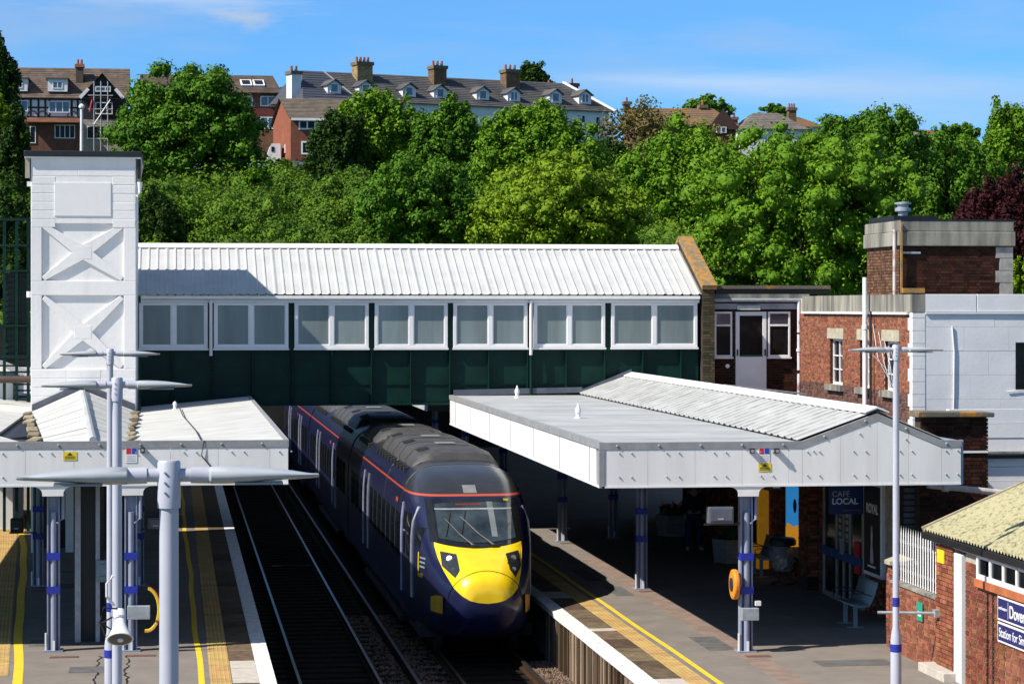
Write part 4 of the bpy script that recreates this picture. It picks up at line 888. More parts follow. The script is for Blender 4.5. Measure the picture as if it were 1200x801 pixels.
# ================================================================== NEAR BRICK BUILDING (bottom right)
NX = 12.75
nb_ = thing('brick_hut', 'small brick building with mossy tan corrugated roof and blue station signs', 'building', (14.5, 37, PZ))
MB().box(NX+0.02, 17, 28, 38.85, PZ, 3.2).build('core_wall', mortar, nb_); MB().box(NX+0.02, 17, 39.40, 40.32, PZ, 3.2).build('core_wall', mortar, nb_); MB().box(NX+0.12, 16.99, 38.851, 39.399, PZ, 3.19).build('inner_wall', black, nb_)
def single_bricks(o, u, n, cells, parent, name='brick'):
    o = Vector(o); u = Vector(u); n = Vector(n); lib = {}
    M3 = Matrix((u, -n, Vector((0,0,1)))).transposed()
    for (a, b, z0, z1) in cells:
        key = (round(b-a, 2), round(z1-z0, 2))
        if key not in lib:
            mb = MB().box(0, key[0], -0.012, 0.05, 0, key[1]); mb.v = [tuple(M3 @ Vector(q)) for q in mb.v]; lib[key] = mb.mesh(name, brick_o)
        link(name, lib[key], parent, loc=o + u*a + Vector((0,0,z0)) + n*random.uniform(0, 0.004))
Ht = 2.28
cells = [c for c in brick_cells(38.85-36.9, 2.05, [(0.62, 9, 1.72, 9)])]
cells.sort(key=lambda c: c[0])
single_bricks((NX+0.02, 38.85, PZ), (0,-1,0), (-1,0,0), cells[:190], nb_)
brickwall('brickwork', (NX+0.02, 36.9, PZ), (0,-1,0), (-1,0,0), 6, 2.28, brick_lit, nb_)
k_ = cells[190:]
if k_:
    mbv = []
    single_bricks((NX+0.02, 38.85, PZ), (0,-1,0), (-1,0,0), k_[:110], nb_)
pier = thing('dummy', None, None) if False else None
brickwall('pier_brickwork', (NX-0.01, 40.33, PZ), (0,-1,0), (-1,0,0), 0.93, 2.2, brick_lit, nb_)
MB().box(NX-0.04, NX+0.10, 38.93, 39.32, PZ, 3.02).build('white_post', white, nb_, bevel=0.01)
# window band and terracotta ledge
MB().box(NX-0.06, NX+0.10, 30, 38.22, 2.60, 2.72).build('tile_ledge', mat('terracotta', (0.46, 0.13, 0.045), 0.85, var=0.15, scale=4), nb_)
wf = MB().box(NX-0.03, NX+0.05, 30, 38.2, 2.722, 2.80); wf.box(NX-0.03, NX+0.05, 30, 38.2, 3.05, 3.12)
for k in range(13): wf.box(NX-0.03, NX+0.05, 38.12-k*0.62, 38.2-k*0.62, 2.8, 3.05)
wo = wf.build('window_band', upvc, nb_); MB().box(NX-0.005, NX+0.005, 30, 38.12, 2.8, 3.05).build('glass', glass_d, wo)
MB().box(NX-0.016, NX-0.0125, 37.42, 37.46, PZ, 2.59).build('expansion_joint', black, nb_)
MB().box(NX-0.25, NX+0.2, 39.2, 40.6, PZ-0.02, PZ+0.14).build('plinth', slab_pale, nb_, bevel=0.01)
# roof: corrugated sheets rising to the right
RE = (12.70, 3.26); RR = (17.0, 5.10); nsh = 10
mb = MB(); per = 0.146; npr = 6; seg = 8
for i in range(npr*seg+1):
    u = i*per/seg; h = 0.024*math.cos(2*math.pi*i/seg)
    mb.v += [(RE[0], u, RE[1]+h), (RR[0], u, RR[1]+h)]
    if i: k = 2*i; mb.f.append((k-2, k, k+1, k-1)); mb.m.append(0)
me = mb.mesh('corrugated_sheet', tan_roof, smooth=True, fix=False)
if me.polygons[0].normal.z < 0: me.flip_normals()
for k in range(14):
    so = link('corrugated_sheet', me, nb_, loc=(0, 40.95-(k+1)*per*npr, random.uniform(0, 0.006))); s = so.modifiers.new('t', 'SOLIDIFY'); s.thickness = 0.006
MB().slab((RE[0]+0.02, 28.6, RE[1]-0.05), (RR[0], 28.6, RR[1]-0.05), (RR[0], 40.9, RR[1]-0.05), (RE[0]+0.02, 40.9, RE[1]-0.05), 0.10).build('roof_deck', black, nb_)
MB().slab((RE[0]-0.02, 40.93, RE[1]+0.04), (RR[0], 40.93, RR[1]+0.04), (RR[0], 41.0, RR[1]+0.04), (RE[0]-0.02, 41.0, RE[1]+0.04), 0.12).build('verge_board', mat('verge', (0.42,0.36,0.24), 0.8, var=0.15), nb_)
MB().box(RE[0]-0.05, RE[0]+0.06, 28.6, 40.9, RE[1]-0.14, RE[1]-0.035).build('eaves_board', black, nb_)
gp = MB().cyl((RE[0]+0.05, 28.6, 3.03), (RE[0]+0.05, 40.85, 3.14), 0.042, n=10)
for k in range(8): gp.cyl((RE[0]+0.05, 40.2-k*1.3, 3.134-k*0.0117), (RE[0]+0.05, 40.12-k*1.3, 3.133-k*0.0117), 0.055, n=10)
gp.build('rainwater_pipe', pk, nb_, smooth=True, auto=40)
p = atX(1188, 605, 13.9); MB().obox((13.9, 37.9, RE[1]+(13.9-RE[0])*(RR[1]-RE[1])/(RR[0]-RE[0])+0.035), (0.7, 0.16, 0.02), Matrix.Rotation(-math.atan2(RR[1]-RE[1], RR[0]-RE[0]), 3, 'Y')).build('broken_strip', black, nb_)
# signs on the hut
def plate(name, label, cat, y1, y0, z0, z1, face, rim=0.03):
    s = thing(name, label, cat, (NX-0.03, (y0+y1)/2, z0))
    MB().box(NX-0.03, NX-0.0125, y0, y1, z0, z1).build('plate', upvc, s); MB().box(NX-0.0345, NX-0.0302, y0+rim, y1-rim, z0+rim, z1-rim).build('face', face, s); return s
s1 = plate('station_sign', 'navy and white station name sign on the brick hut, the upper one', 'sign', 37.16, 34.0, 2.20, 2.57, navy_s)
text('lettering', 'Dover Priory', 0.27, text_w, s1, (NX-0.0355, 36.60, 2.29), (0,-1,0), (0,0,1), bold=0.004)
text('lettering', 'southeastern', 0.075, text_w, s1, (NX-0.0355, 37.10, 2.37), (0,-1,0), (0,0,1))
MB().box(NX-0.036, NX-0.0346, 36.655, 36.665, 2.26, 2.52).build('divider', text_w, s1)
s2 = plate('station_sign', 'navy and white sign reading Station for on the brick hut, the lower one', 'sign', 37.16, 34.0, 1.86, 2.17, navy_s)
text('lettering', 'Station for Simpsons', 0.20, text_w, s2, (NX-0.0355, 37.08, 1.95), (0,-1,0), (0,0,1))
o = MB().box(NX-0.04, NX-0.024, 39.85, 40.22, 2.78, 3.0).build('yellow_sign', yellow_s); tag(o, 'small plain yellow plate high on the hut corner pier', 'sign')
# low wall, pier and palisade fence
lwl = thing('brick_wall', 'low brick boundary wall running back from the brick hut', 'wall', (12.9, 41.7, PZ))
MB().box(NX+0.02, NX+0.24, 40.36, 43.1, PZ, 2.12).build('core', mortar, lwl)
brickwall('brickwork', (NX+0.02, 43.1, PZ), (0,-1,0), (-1,0,0), 2.75, 1.18, brick_lit, lwl)
MB().box(NX-0.02, NX+0.26, 40.36, 43.1, 2.125, 2.17).build('wall_top', concrete, lwl)
MB().box(NX+0.06, NX+0.44, 43.12, 43.5, PZ, 2.42).build('pier', mortar, lwl)
brickwall('brickwork', (NX+0.06, 43.12, PZ), (1,0,0), (0,-1,0), 0.38, 1.5, brick_v, lwl); brickwall('brickwork', (NX+0.06, 43.5, PZ), (0,-1,0), (-1,0,0), 0.38, 1.5, brick_v, lwl)
MB().add([(NX-0.02,43.04,2.43),(NX+0.52,43.04,2.43),(NX+0.52,43.58,2.43),(NX-0.02,43.58,2.43),(NX-0.02,43.04,2.50),(NX+0.52,43.04,2.50),(NX+0.52,43.58,2.50),(NX-0.02,43.58,2.50),(NX+0.25,43.31,2.60)],
    [(3,2,1,0),(0,1,5,4),(1,2,6,5),(2,3,7,6),(3,0,4,7),(4,5,8),(5,6,8),(6,7,8),(7,4,8)]).build('pier_cap', stone, lwl)
pf = thing('palisade_fence', 'pale steel palisade fence standing on the low brick wall', 'fence', (13.1, 41.6, 2.17))
pale = MB().add([(0,-0.03,2.18),(0,0.03,2.18),(0.015,0,2.18),(0,-0.03,3.02),(0,0.03,3.02),(0.015,0,3.02),(0.005,0,3.16)], [(0,1,4,3),(1,2,5,4),(2,0,3,5),(3,4,6),(4,5,6),(5,3,6)]).mesh('pale', upvc)
y = 40.5
while y < 43.0: link('pale', pale, pf, loc=(NX+0.12, y, 0)); y += 0.145
for z in (2.35, 2.85): MB().box(NX+0.14, NX+0.17, 40.4, 43.1, z, z+0.05).build('rail', galv, pf)
o = thing('green_sign', 'small green safety sign on the low brick wall', 'sign', (NX-0.02, 41.2, 1.75))
MB().box(NX-0.022, NX-0.012, 41.1, 41.42, 1.66, 1.98).build('plate', green_s, o); MB().box(NX-0.026, NX-0.0225, 41.18, 41.34, 1.74, 1.82).build('symbol', text_w, o)
o = thing('barrier_arm', 'thin grey steel arm reaching out from the hut wall', 'rail', (12.3, 40.0, 1.9))
MB().cyl((11.75, 40.45, 1.92), (NX-0.02, 40.2, 1.92), 0.025, n=8).build('arm', galv, o); MB().box(NX-0.10, NX-0.012, 40.12, 40.28, 1.86, 1.98).build('bracket', galv, o)

# ================================================================== STREET FURNITURE ON THE PLATFORMS
def lamp_post(x, y, label, zt):
    lp = thing('lamp_post', label, 'lamp post', (x, y, PZ), 'twin headed platform lamp posts')
    MB().lathe((x, y, 0), [(0.11, PZ), (0.11, PZ+0.02), (0.085, PZ+0.021), (0.085, 1.90), (0.075, 1.98), (0.052, 2.12), (0.048, zt-0.42), (0.048, zt-0.13)], 20).build('pole', steel_bl, lp, smooth=True, auto=40)
    MB().lathe((x, y, 0), [(0.0885, 1.72), (0.0885, 1.84)], 20).build('blue_band', band_bl, lp, smooth=True, auto=40)
    MB().lathe((x, y, 0), [(0.0545, 2.42), (0.0545, 2.56)], 20).build('blue_band', band_bl, lp, smooth=True, auto=40)
    MB().lathe((x, y, 0), [(0.058, zt-0.24), (0.058, zt-0.012), (0.05, zt)], 20).build('sleeve', steel_bl, lp, smooth=True, auto=40)
    sv = MB()
    for k in range(3): sv.cyl((x-0.02, y-0.055, zt-0.06-k*0.05), (x-0.02, y-0.064, zt-0.06-k*0.05), 0.006, n=6)
    sv.build('screws', galv, lp)
    za = zt-0.075
    for s in (-1, 1):
        am = MB().cyl((x+s*0.05, y, za), (x+s*0.11, y, za), 0.034, n=12); am.cyl((x+s*0.11, y, za), (x+s*0.25, y, za-0.003), 0.042, n=12)
        a_ = am.build('arm', steel_bl, lp, smooth=True, auto=40)
        rings = []
        for (d, hw, up, dn) in ((0.20, 0.045, 0.03, 0.035), (0.21, 0.085, 0.042, 0.046), (0.30, 0.10, 0.044, 0.046), (0.40, 0.105, 0.041, 0.040), (0.50, 0.10, 0.033, 0.031), (0.62, 0.08, 0.018, 0.026), (0.71, 0.05, 0.003, 0.022), (0.755, 0.02, -0.008, 0.018)):
            ring = []
            for q in range(16):
                t = 2*math.pi*q/16; c_, s_ = math.cos(t), math.sin(t)
                ex = abs(s_)**0.8*(1 if s_ > 0 else -1)
                ring.append((x+s*d, y+hw*c_, za + (up*ex if s_ > 0 else dn*ex)))
            rings.append(ring)
        hd = MB().loft(rings).build('lamp_head', grey_lamp, lp, smooth=True, auto=60)
        MB().obox((x+s*0.45, y, za-0.042), (0.24, 0.15, 0.012)).build('diffuser', lamp_under, hd)
    return lp
lamp_post(atY(198, 540, 12.6).x, 12.6, 'lamp post closest to the camera, with the largest twin heads', 6.28)
lamp_post(atY(137.2, 440, 25.4).x, 25.4, 'lamp post carrying the horn loudspeaker, middle of the three on the left', 6.34)
lamp_post(atY(129, 410, 38.2).x, 38.2, 'lamp post on the left platform, farthest of the three, rising highest', 6.42)
lamp_post(atY(1050, 405, 37.2).x, 37.2, 'lamp post on the right platform beside the brick hut', 6.47)
# horn loudspeaker
lpx = atY(137.2, 440, 25.4).x
sp = thing('horn_loudspeaker', 'white horn loudspeaker clamped to a lamp post', 'loudspeaker', (lpx, 25.2, 3.7))
hx, hy, hz = lpx+0.03, 25.2, 3.72
ax = Vector((0.04, -0.72, -0.69)).normalized(); e1_ = ax.cross(Vector((0,0,1))).normalized(); e2_ = ax.cross(e1_); tip = Vector((hx, hy+0.02, hz+0.16))
def hring(d, r): return [tuple(tip + ax*d + (e1_*math.cos(2*math.pi*q/20)*r*1.12 + e2_*math.sin(2*math.pi*q/20)*r*0.85)) for q in range(20)]
MB().loft([hring(-0.06, 0.05), hring(0.02, 0.055), hring(0.10, 0.075), hring(0.17, 0.10), hring(0.205, 0.118), hring(0.215, 0.118)]).build('horn', white, sp, smooth=True, auto=50)
MB().loft([hring(0.2155, 0.104), hring(0.2165, 0.02)]).build('mouth', mat('horn_mouth', (0.16,0.145,0.11), 0.7), sp)
MB().loft([hring(0.217, 0.03), hring(0.235, 0.026), hring(0.24, 0.01)]).build('plug', white, sp, smooth=True)
MB().loft([hring(-0.16, 0.04), hring(-0.15, 0.055), hring(-0.062, 0.058)]).build('driver', white, sp, smooth=True, auto=40)
MB().tube([(lpx-0.03, 25.33, hz+0.32), (lpx-0.1, 25.28, hz+0.42), (lpx-0.1, 25.25, hz+0.55), (lpx-0.04, 25.3, hz+0.62)], 0.016, 6).build('bracket', white, sp)
MB().cyl((lpx, 25.4, hz+0.2), (lpx, 25.4, hz+0.27), 0.06, n=12).build('clamp', galv, sp)
MB().tube([(hx-0.02, hy, hz+0.3), (hx-0.16, hy-0.02, hz+0.32), (hx-0.2, hy-0.02, hz+0.18), (hx-0.14, hy-0.02, hz+0.02), (hx-0.06, hy, hz+0.08), (hx-0.18, hy, hz+0.16), (lpx-0.05, 25.35, hz+0.2)], 0.010, 5).build('cable', black, sp)
# grey sign plate, junction box and looped yellow cable on the left canopy column
jb = thing('junction_box', 'grey junction box with yellow cable loop on the left canopy column', 'junction box', (-0.75, 44.6, 1.6))
p = atY(160, 717, 44.5); MB().box(p.x-0.16, p.x+0.24, 44.42, 44.56, p.z-0.12, p.z+0.12).build('box', galv, jb, bevel=0.01)
for k in range(3): MB().tube([(p.x+0.18+(0.20+0.02*k)*math.sin(t_), 44.46, p.z+0.05+(0.36+0.02*k)*math.cos(t_)) for t_ in np.linspace(0.1, 3.3, 14)], 0.014, 6).build('cable', yellow_s if k < 2 else text_o, jb)
o = thing('wall_cabinet', 'pale blue grey cabinet plate behind the lamp posts under the left canopy', 'cabinet', (-1.1, 47, 2.0)); p = atY(126, 668, 46.0)
MB().box(p.x-0.2, p.x+0.22, 45.9, 46.0, p.z-0.2, p.z+0.2).build('case', seat_bl, o, bevel=0.01); MB().box(p.x-0.14, p.x+0.2, 45.85, 45.899, p.z+0.08, p.z+0.12).build('lip', seat_bl, o); MB().box(p.x-0.14, p.x+0.2, 45.85, 45.899, p.z-0.14, p.z-0.10).build('lip', seat_bl, o)
MB().box(p.x+0.12, p.x+0.16, 45.95, 46.02, PZ, p.z-0.2).build('post', galv, o)
def monitor(label, px, py, y, wd, ht, arm_to, m=dark_metal):
    p = atY(px, py, y); o = thing('platform_monitor', label, 'monitor', (p.x, y, p.z))
    MB().box(p.x-wd/2, p.x+wd/2, y-0.12, y+0.12, p.z-ht/2, p.z+ht/2).build('case', m, o, bevel=0.02); MB().box(p.x-wd/2+0.03, p.x+wd/2-0.03, y-0.14, y-0.121, p.z-ht/2+0.05, p.z+ht/2-0.03).build('back_cover', m, o, bevel=0.008)
    MB().bar((p.x-wd*0.6, y+0.05, p.z-ht/2-0.02), (arm_to, y+0.05, p.z-ht/2-0.02), 0.035).build('arm', dark_metal, o)
    MB().box(p.x-0.06, p.x+0.04, y-0.146, y-0.1405, p.z-ht*0.25, p.z-ht*0.15).build('label_plate', galv, o); return o
monitor('grey boxed monitor hung from the right canopy column', 843.5, 603, 43.1, 0.46, 0.30, 10.0, mat('monitor_grey', (0.12, 0.125, 0.15), 0.5))
monitor('black boxed monitor over the yellow line on the left platform', 20, 615, 54.9, 0.28, 0.30, -2.95)
monitor('grey boxed monitor under the left canopy beside the tracks', 183, 612, 46.5, 0.32, 0.22, -0.6, mat('monitor_grey'))
# warning notices on the fascias
def notice(name, label, px, py, y, wd, ht, kind):
    p = atY(px, py, y); o = thing(name, label, 'notice', (p.x, y, p.z-ht/2)); f = y-0.004
    if kind == 'warn':
        MB().box(p.x-wd/2, p.x+wd/2, f-0.004, f, p.z-ht/2, p.z+ht/2).build('plate', yellow_s, o)
        MB().prism([(p.x-0.05, p.z+ht*0.08), (p.x+0.05, p.z+ht*0.08), (p.x, p.z+ht*0.42)], f-0.007, f-0.0042, 'y').build('triangle', text_k, o)
        for k in range(2): MB().box(p.x-wd*0.38, p.x+wd*0.38, f-0.007, f-0.0042, p.z-ht*(0.12+k*0.2), p.z-ht*(0.04+k*0.2)).build('print_line', text_k, o)
    else:
        MB().box(p.x-wd/2, p.x+wd/2, f-0.004, f, p.z-ht/2, p.z+ht/2).build('plate', upvc, o)
        MB().box(p.x-wd*0.45, p.x-wd*0.03, f-0.007, f-0.0042, p.z+ht*0.08, p.z+ht*0.46).build('red_panel', red_s, o); MB().box(p.x+wd*0.03, p.x+wd*0.45, f-0.007, f-0.0042, p.z+ht*0.08, p.z+ht*0.46).build('blue_panel', blue_s, o)
        for k in range(3): MB().box(p.x-wd*0.4, p.x+wd*0.4, f-0.006, f-0.0042, p.z-ht*(0.1+k*0.14), p.z-ht*(0.06+k*0.14)).build('print_line', mat('print_grey', (0.35,0.30,0.42), 0.6), o)
    return o
notice('warning_notice', 'yellow warning notice on the left canopy fascia', 82, 534, LY, 0.24, 0.15, 'warn')
notice('safety_notice', 'red and blue safety notice on the left canopy fascia', 154, 533, LY, 0.20, 0.27, 'mix')
notice('safety_notice', 'red and blue safety notice on the right canopy fascia above the column', 895.5, 533, FY, 0.20, 0.27, 'mix')
notice('warning_notice', 'yellow warning notice below a safety notice on the right canopy fascia', 896, 547, FY, 0.23, 0.15, 'warn')
for (px, lab) in ((880.5, 'small dark spotlight left of the safety notice on the right fascia'), (909.5, 'small dark spotlight right of the safety notice on the right fascia')):
    p = atY(px, 528, FY); o = thing('spotlight', lab, 'spotlight', (p.x, FY-0.05, p.z)); MB().box(p.x-0.04, p.x+0.04, FY-0.10, FY-0.001, p.z-0.04, p.z+0.05).build('body', dark_metal, o, bevel=0.008); MB().cyl((p.x, FY-0.10, p.z), (p.x, FY-0.115, p.z), 0.028, n=10).build('lens', galv, o)
p = atY(167, 527, LY); o = thing('bracket_light', 'small dark light fitting by the safety notice on the left fascia', 'spotlight', (p.x, LY-0.05, p.z)); MB().box(p.x-0.04, p.x+0.04, LY-0.09, LY-0.001, p.z-0.05, p.z+0.05).build('body', dark_metal, o, bevel=0.01); MB().cyl((p.x, LY-0.09, p.z), (p.x, LY-0.105, p.z), 0.028, n=10).build('lens', galv, o)
# things on the right platform
o = thing('hose_reel', 'orange round reel hung on the right canopy column', 'reel', (9.93, 43.2, 1.9)); 
MB().cyl((9.86, 43.15, 2.12), (9.96, 43.15, 2.12), 0.27, n=24).build('disc', mat('orange_paint', (0.85,0.28,0.02), 0.5), o, bevel=0.03); MB().cyl((9.84, 43.15, 2.12), (9.859, 43.15, 2.12), 0.12, n=16).build('hub', dark_metal, o); MB().box(9.955, 10.01, 43.1, 43.2, 2.0, 2.2).build('mount', black, o)
o = thing('alarm_box', 'galvanised box on the foot of the right canopy column', 'box', (10.15, 43.0, 1.5)); MB().box(9.99, 10.30, 42.90, 43.03, 1.50, 1.72).build('case', galv, o, bevel=0.01); MB().box(10.24, 10.34, 42.93, 43.0, 1.76, 1.84).build('switch', upvc, o)
def bench(x, y, label):
    b = thing('bench', label, 'bench', (x, y, PZ), 'steel platform benches')
    seat = MB(); bk = MB(); n = 8; Lh = 0.62
    for i in range(n+1):
        t = i/n; xx = x - 0.23 + 0.44*t; zz = PZ + 0.44 + 0.03*(1-t)**2*2 - 0.03*math.sin(t*math.pi)
        seat.v += [(xx, y-Lh, zz), (xx, y+Lh, zz)]
        if i: k = 2*i; seat.f.append((k-2, k-1, k+1, k)); seat.m.append(0)
    for i in range(n+1):
        t = i/n; xx = x + 0.22 + 0.16*t + 0.02*math.sin(t*math.pi); zz = PZ + 0.43 + 0.46*t
        bk.v += [(xx, y-Lh, zz), (xx, y+Lh, zz)]
        if i: k = 2*i; bk.f.append((k-2, k-1, k+1, k)); bk.m.append(0)
    for nm, mbx in (('seat', seat), ('backrest', bk)):
        so = mbx.build(nm, seat_bl, b, smooth=True, fix=False); q = so.modifiers.new('t', 'SOLIDIFY'); q.thickness = 0.025; q.offset = 0
    for yy in (y-0.35, y+0.35):
        MB().box(x-0.02, x+0.05, yy-0.035, yy+0.035, PZ, PZ+0.42).build('leg', seat_bl, b); MB().box(x-0.14, x+0.16, yy-0.05, yy+0.05, PZ, PZ+0.015).build('foot', seat_bl, b)
    for yy in (y-0.56, y, y+0.56): MB().tube([(x-0.16, yy, PZ+0.47), (x-0.18, yy, PZ+0.63), (x-0.10, yy, PZ+0.67), (x+0.12, yy, PZ+0.67), (x+0.28, yy, PZ+0.62)], 0.012, 6).build('armrest', dark_metal, b)
    return b
bench(12.95, 46.5, 'blue grey steel bench under the black poster, nearest the camera')
bench(13.25, 55.4, 'blue grey steel bench beside the litter sack and orange poster')
lb = thing('litter_bin', 'hoop litter bin with clear plastic sack by the brick pilaster', 'bin', (13.4, 53.6, PZ))
MB().lathe((13.4, 53.6, PZ), [(0.27, 0.86), (0.30, 0.88), (0.30, 0.98), (0.26, 1.03), (0.10, 1.05)], 18).build('lid', black, lb, smooth=True, auto=40)
sk = MB(); rings = []
for k in range(9):
    z = PZ + 0.30 + k*0.07; rings.append([(13.4 + (0.20+0.05*math.sin(k*0.5)+random.uniform(-0.025,0.025))*math.cos(2*math.pi*q/18), 53.6 + (0.20+0.05*math.sin(k*0.5)+random.uniform(-0.025,0.025))*math.sin(2*math.pi*q/18), z) for q in range(18)])
clear = mat('clear_sack', (0.5, 0.48, 0.45), 0.15, var=0.1); clear.node_tree.nodes['Principled BSDF'].inputs['Transmission Weight'].default_value = 0.5
sk.loft(rings).build('sack', clear, lb)
MB().cyl((13.4, 53.9, PZ), (13.4, 53.9, PZ+0.95), 0.03, n=8).build('post', black, lb); MB().cyl((13.4, 53.6, PZ), (13.4, 53.6, PZ+0.05), 0.26, n=16).build('base', black, lb)
leaf_m = mat('planter_leaves', (0.06, 0.13, 0.025), 0.7, var=0.3, scale=6)
def planter(x, y, label, flower):
    pt = thing('planter', label, 'planter', (x, y, PZ), 'hexagonal boarded planters')
    for k in range(5):
        pts = [(x + (0.44+0.012*k)*math.cos(R(60*q)), y + (0.44+0.012*k)*math.sin(R(60*q))) for q in range(6)]
        MB().prism(pts, PZ+0.02+k*0.115, PZ+0.02+k*0.115+0.108, 'z').build('board', wood_pl, pt)
    MB().prism([(x + 0.42*math.cos(R(60*q)), y + 0.42*math.sin(R(60*q))) for q in range(6)], PZ+0.0, PZ+0.595, 'z').build('soil', black, pt)
    lv = MB()
    for k in range(260):
        a = random.random()*6.28; r = 0.38*math.sqrt(random.random()); p = Vector((x+r*math.cos(a), y+r*math.sin(a), PZ+0.58+random.random()*0.28*(1-r)));
        d = Vector((random.uniform(-1,1), random.uniform(-1,1), random.uniform(0.1,1.2))).normalized()*0.10; e = d.cross(Vector((random.random(),random.random(),0.3))).normalized()*0.03
        lv.quad(p, p+d*0.5+e, p+d, p+d*0.5-e)
    lo = lv.build('leaves', leaf_m, pt, fix=False)
    fl = MB()
    for k in range(26):
        a = random.random()*6.28; r = 0.38*math.sqrt(random.random()); fl.obox((x+r*math.cos(a), y+r*math.sin(a), PZ+0.72+random.random()*0.22), (0.05, 0.05, 0.03))
    fl.build('flowers', flower, pt)['kind'] = 'stuff'; return pt
planter(13.3, 65.2, 'hexagonal boarded planter with orange flowers, the farther one', text_o)
planter(13.3, 58.2, 'hexagonal boarded planter behind the front column, the nearer one', leaf_m)
# posters, vending panel and café sign on the wall
o = thing('cafe_sign', 'navy hanging sign reading CAFE LOCAL over the doors', 'sign', (13.3, 50, 2.9))
ca, cb2 = atY(972, 570, 48.4), atY(1013.5, 602, 48.4)
MB().box(ca.x, cb2.x, 48.4, 48.46, cb2.z, ca.z+0.12).build('board', cafe_s, o)
text('lettering', 'CAFÉ', 0.16, mat('lettering_grey', (0.55,0.55,0.57), 0.5), o, (ca.x+0.05, 48.395, ca.z-0.20), (1,0,0), (0,0,1)); text('lettering', 'LOCAL', 0.17, text_w, o, (ca.x+0.05, 48.395, ca.z-0.35), (1,0,0), (0,0,1), bold=0.004); MB().box(ca.x+0.28, cb2.x-0.06, 48.394, 48.398, cb2.z+0.07, cb2.z+0.095).build('strapline', mat('strapline_brown', (0.28,0.10,0.04), 0.6), o)
for q in (ca.x+0.08, cb2.x-0.08): MB().bar((q, 48.43, ca.z+0.12), (q, 48.43, 4.14), 0.03).build('hanger', dark_metal, o)
o = thing('poster_case', 'tall black advertising poster in a white frame by the cafe doors', 'poster', (13.8, 47.6, 1.8))
MB().box(CX-0.13, CX+0.03, 46.98, 48.25, 1.72, 3.6).build('frame', upvc, o, bevel=0.02); MB().box(CX-0.136, CX-0.131, 47.05, 48.18, 1.80, 3.52).build('sheet', black, o)
text('lettering', 'ROYAL', 0.26, text_w, o, (CX-0.140, 48.0, 2.98), (0,-1,0), (0,0,1), bold=0.006)
mb = MB().lathe((CX-0.137, 47.62, 1.98), [(0.10, 0.0), (0.13, 0.06), (0.10, 0.22), (0.05, 0.40), (0.07, 0.55), (0.03, 0.75)], 10); mb.v = [(CX-0.138+(v[0]-CX+0.138)*0.02, v[1], v[2]) for v in mb.v]; mb.build('figure_print', mat('print_pale', (0.5,0.5,0.5), 0.6), o)
MB().box(CX-0.14, CX-0.1365, 47.35, 47.9, 1.90, 1.94).build('print_line', text_w, o)
o = thing('window_poster', 'bright blue and orange landscape poster filling a cafe window', 'poster', (13.84, 54.5, 1.5))
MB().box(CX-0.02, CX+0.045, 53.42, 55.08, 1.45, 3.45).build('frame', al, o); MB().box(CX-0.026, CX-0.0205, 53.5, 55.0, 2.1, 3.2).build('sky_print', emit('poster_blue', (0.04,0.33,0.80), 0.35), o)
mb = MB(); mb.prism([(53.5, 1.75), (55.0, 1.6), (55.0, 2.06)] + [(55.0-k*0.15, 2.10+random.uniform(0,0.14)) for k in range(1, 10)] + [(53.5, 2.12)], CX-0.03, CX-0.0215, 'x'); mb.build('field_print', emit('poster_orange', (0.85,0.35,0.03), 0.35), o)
MB().cyl((CX-0.033, 54.15, 2.6), (CX-0.031, 54.15, 2.6), 0.16, n=16).build('badge_print', navy_s, o)
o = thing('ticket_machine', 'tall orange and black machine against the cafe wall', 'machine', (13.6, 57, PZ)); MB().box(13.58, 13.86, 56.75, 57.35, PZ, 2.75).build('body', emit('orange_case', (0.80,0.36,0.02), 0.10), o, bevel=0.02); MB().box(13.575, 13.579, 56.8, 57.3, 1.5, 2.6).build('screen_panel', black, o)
MB().box(13.62, 13.82, 56.735, 56.749, 1.1, 2.7).build('side_panel', mat('orange_case'), o)
o = thing('direction_sign', 'small black and white direction sign under the canopy', 'sign', (10.7, 47, 3.6)); p = atY(907, 576, 47); MB().box(p.x-0.14, p.x+0.16, 47, 47.05, 3.5, 3.72).build('board', text_k, o); MB().box(p.x-0.02, p.x+0.12, 46.99, 46.999, 3.54, 3.68).build('symbol', upvc, o); MB().bar((p.x, 47.02, 3.72), (p.x, 47.02, 4.16), 0.02).build('hanger', dark_metal, o)
# ================================================================== TRAIN
XC, YT = 6.17, 48.6
tr = thing('train', 'navy high speed train with yellow nose and orange stripe at the right platform', 'train', (XC, YT+3, 0))
tm = bpy.data.materials.new('train_paint'); tm.use_nodes = True; nt = tm.node_tree; B_ = nt.nodes['Principled BSDF']
B_.inputs['Roughness'].default_value = 0.30; B_.inputs['Coat Weight'].default_value = 0.25; B_.inputs['Coat Roughness'].default_value = 0.15
tcn = nt.nodes.new('ShaderNodeTexCoord'); sp_ = nt.nodes.new('ShaderNodeSeparateXYZ'); nt.links.new(tcn.outputs['Object'], sp_.inputs[0])
def gtn(sock, v):
    n = nt.nodes.new('ShaderNodeMath'); n.operation = 'GREATER_THAN'; nt.links.new(sock, n.inputs[0]); n.inputs[1].default_value = v; return n.outputs[0]
def mixc(fac, a, b):
    n = nt.nodes.new('ShaderNodeMix'); n.data_type = 'RGBA'; nt.links.new(fac, n.inputs['Factor'])
    for k, q in (('A', a), ('B', b)):
        if isinstance(q, tuple): n.inputs[k].default_value = (*q, 1)
        else: nt.links.new(q, n.inputs[k])
    return n.outputs['Result']
nzz = nt.nodes.new('ShaderNodeTexNoise'); nzz.inputs['Scale'].default_value = 2.2; nzz.inputs['Detail'].default_value = 6; nt.links.new(tcn.outputs['Object'], nzz.inputs['Vector'])
navy = mixc(nzz.outputs['Fac'], (0.005, 0.007, 0.032), (0.013, 0.015, 0.055))
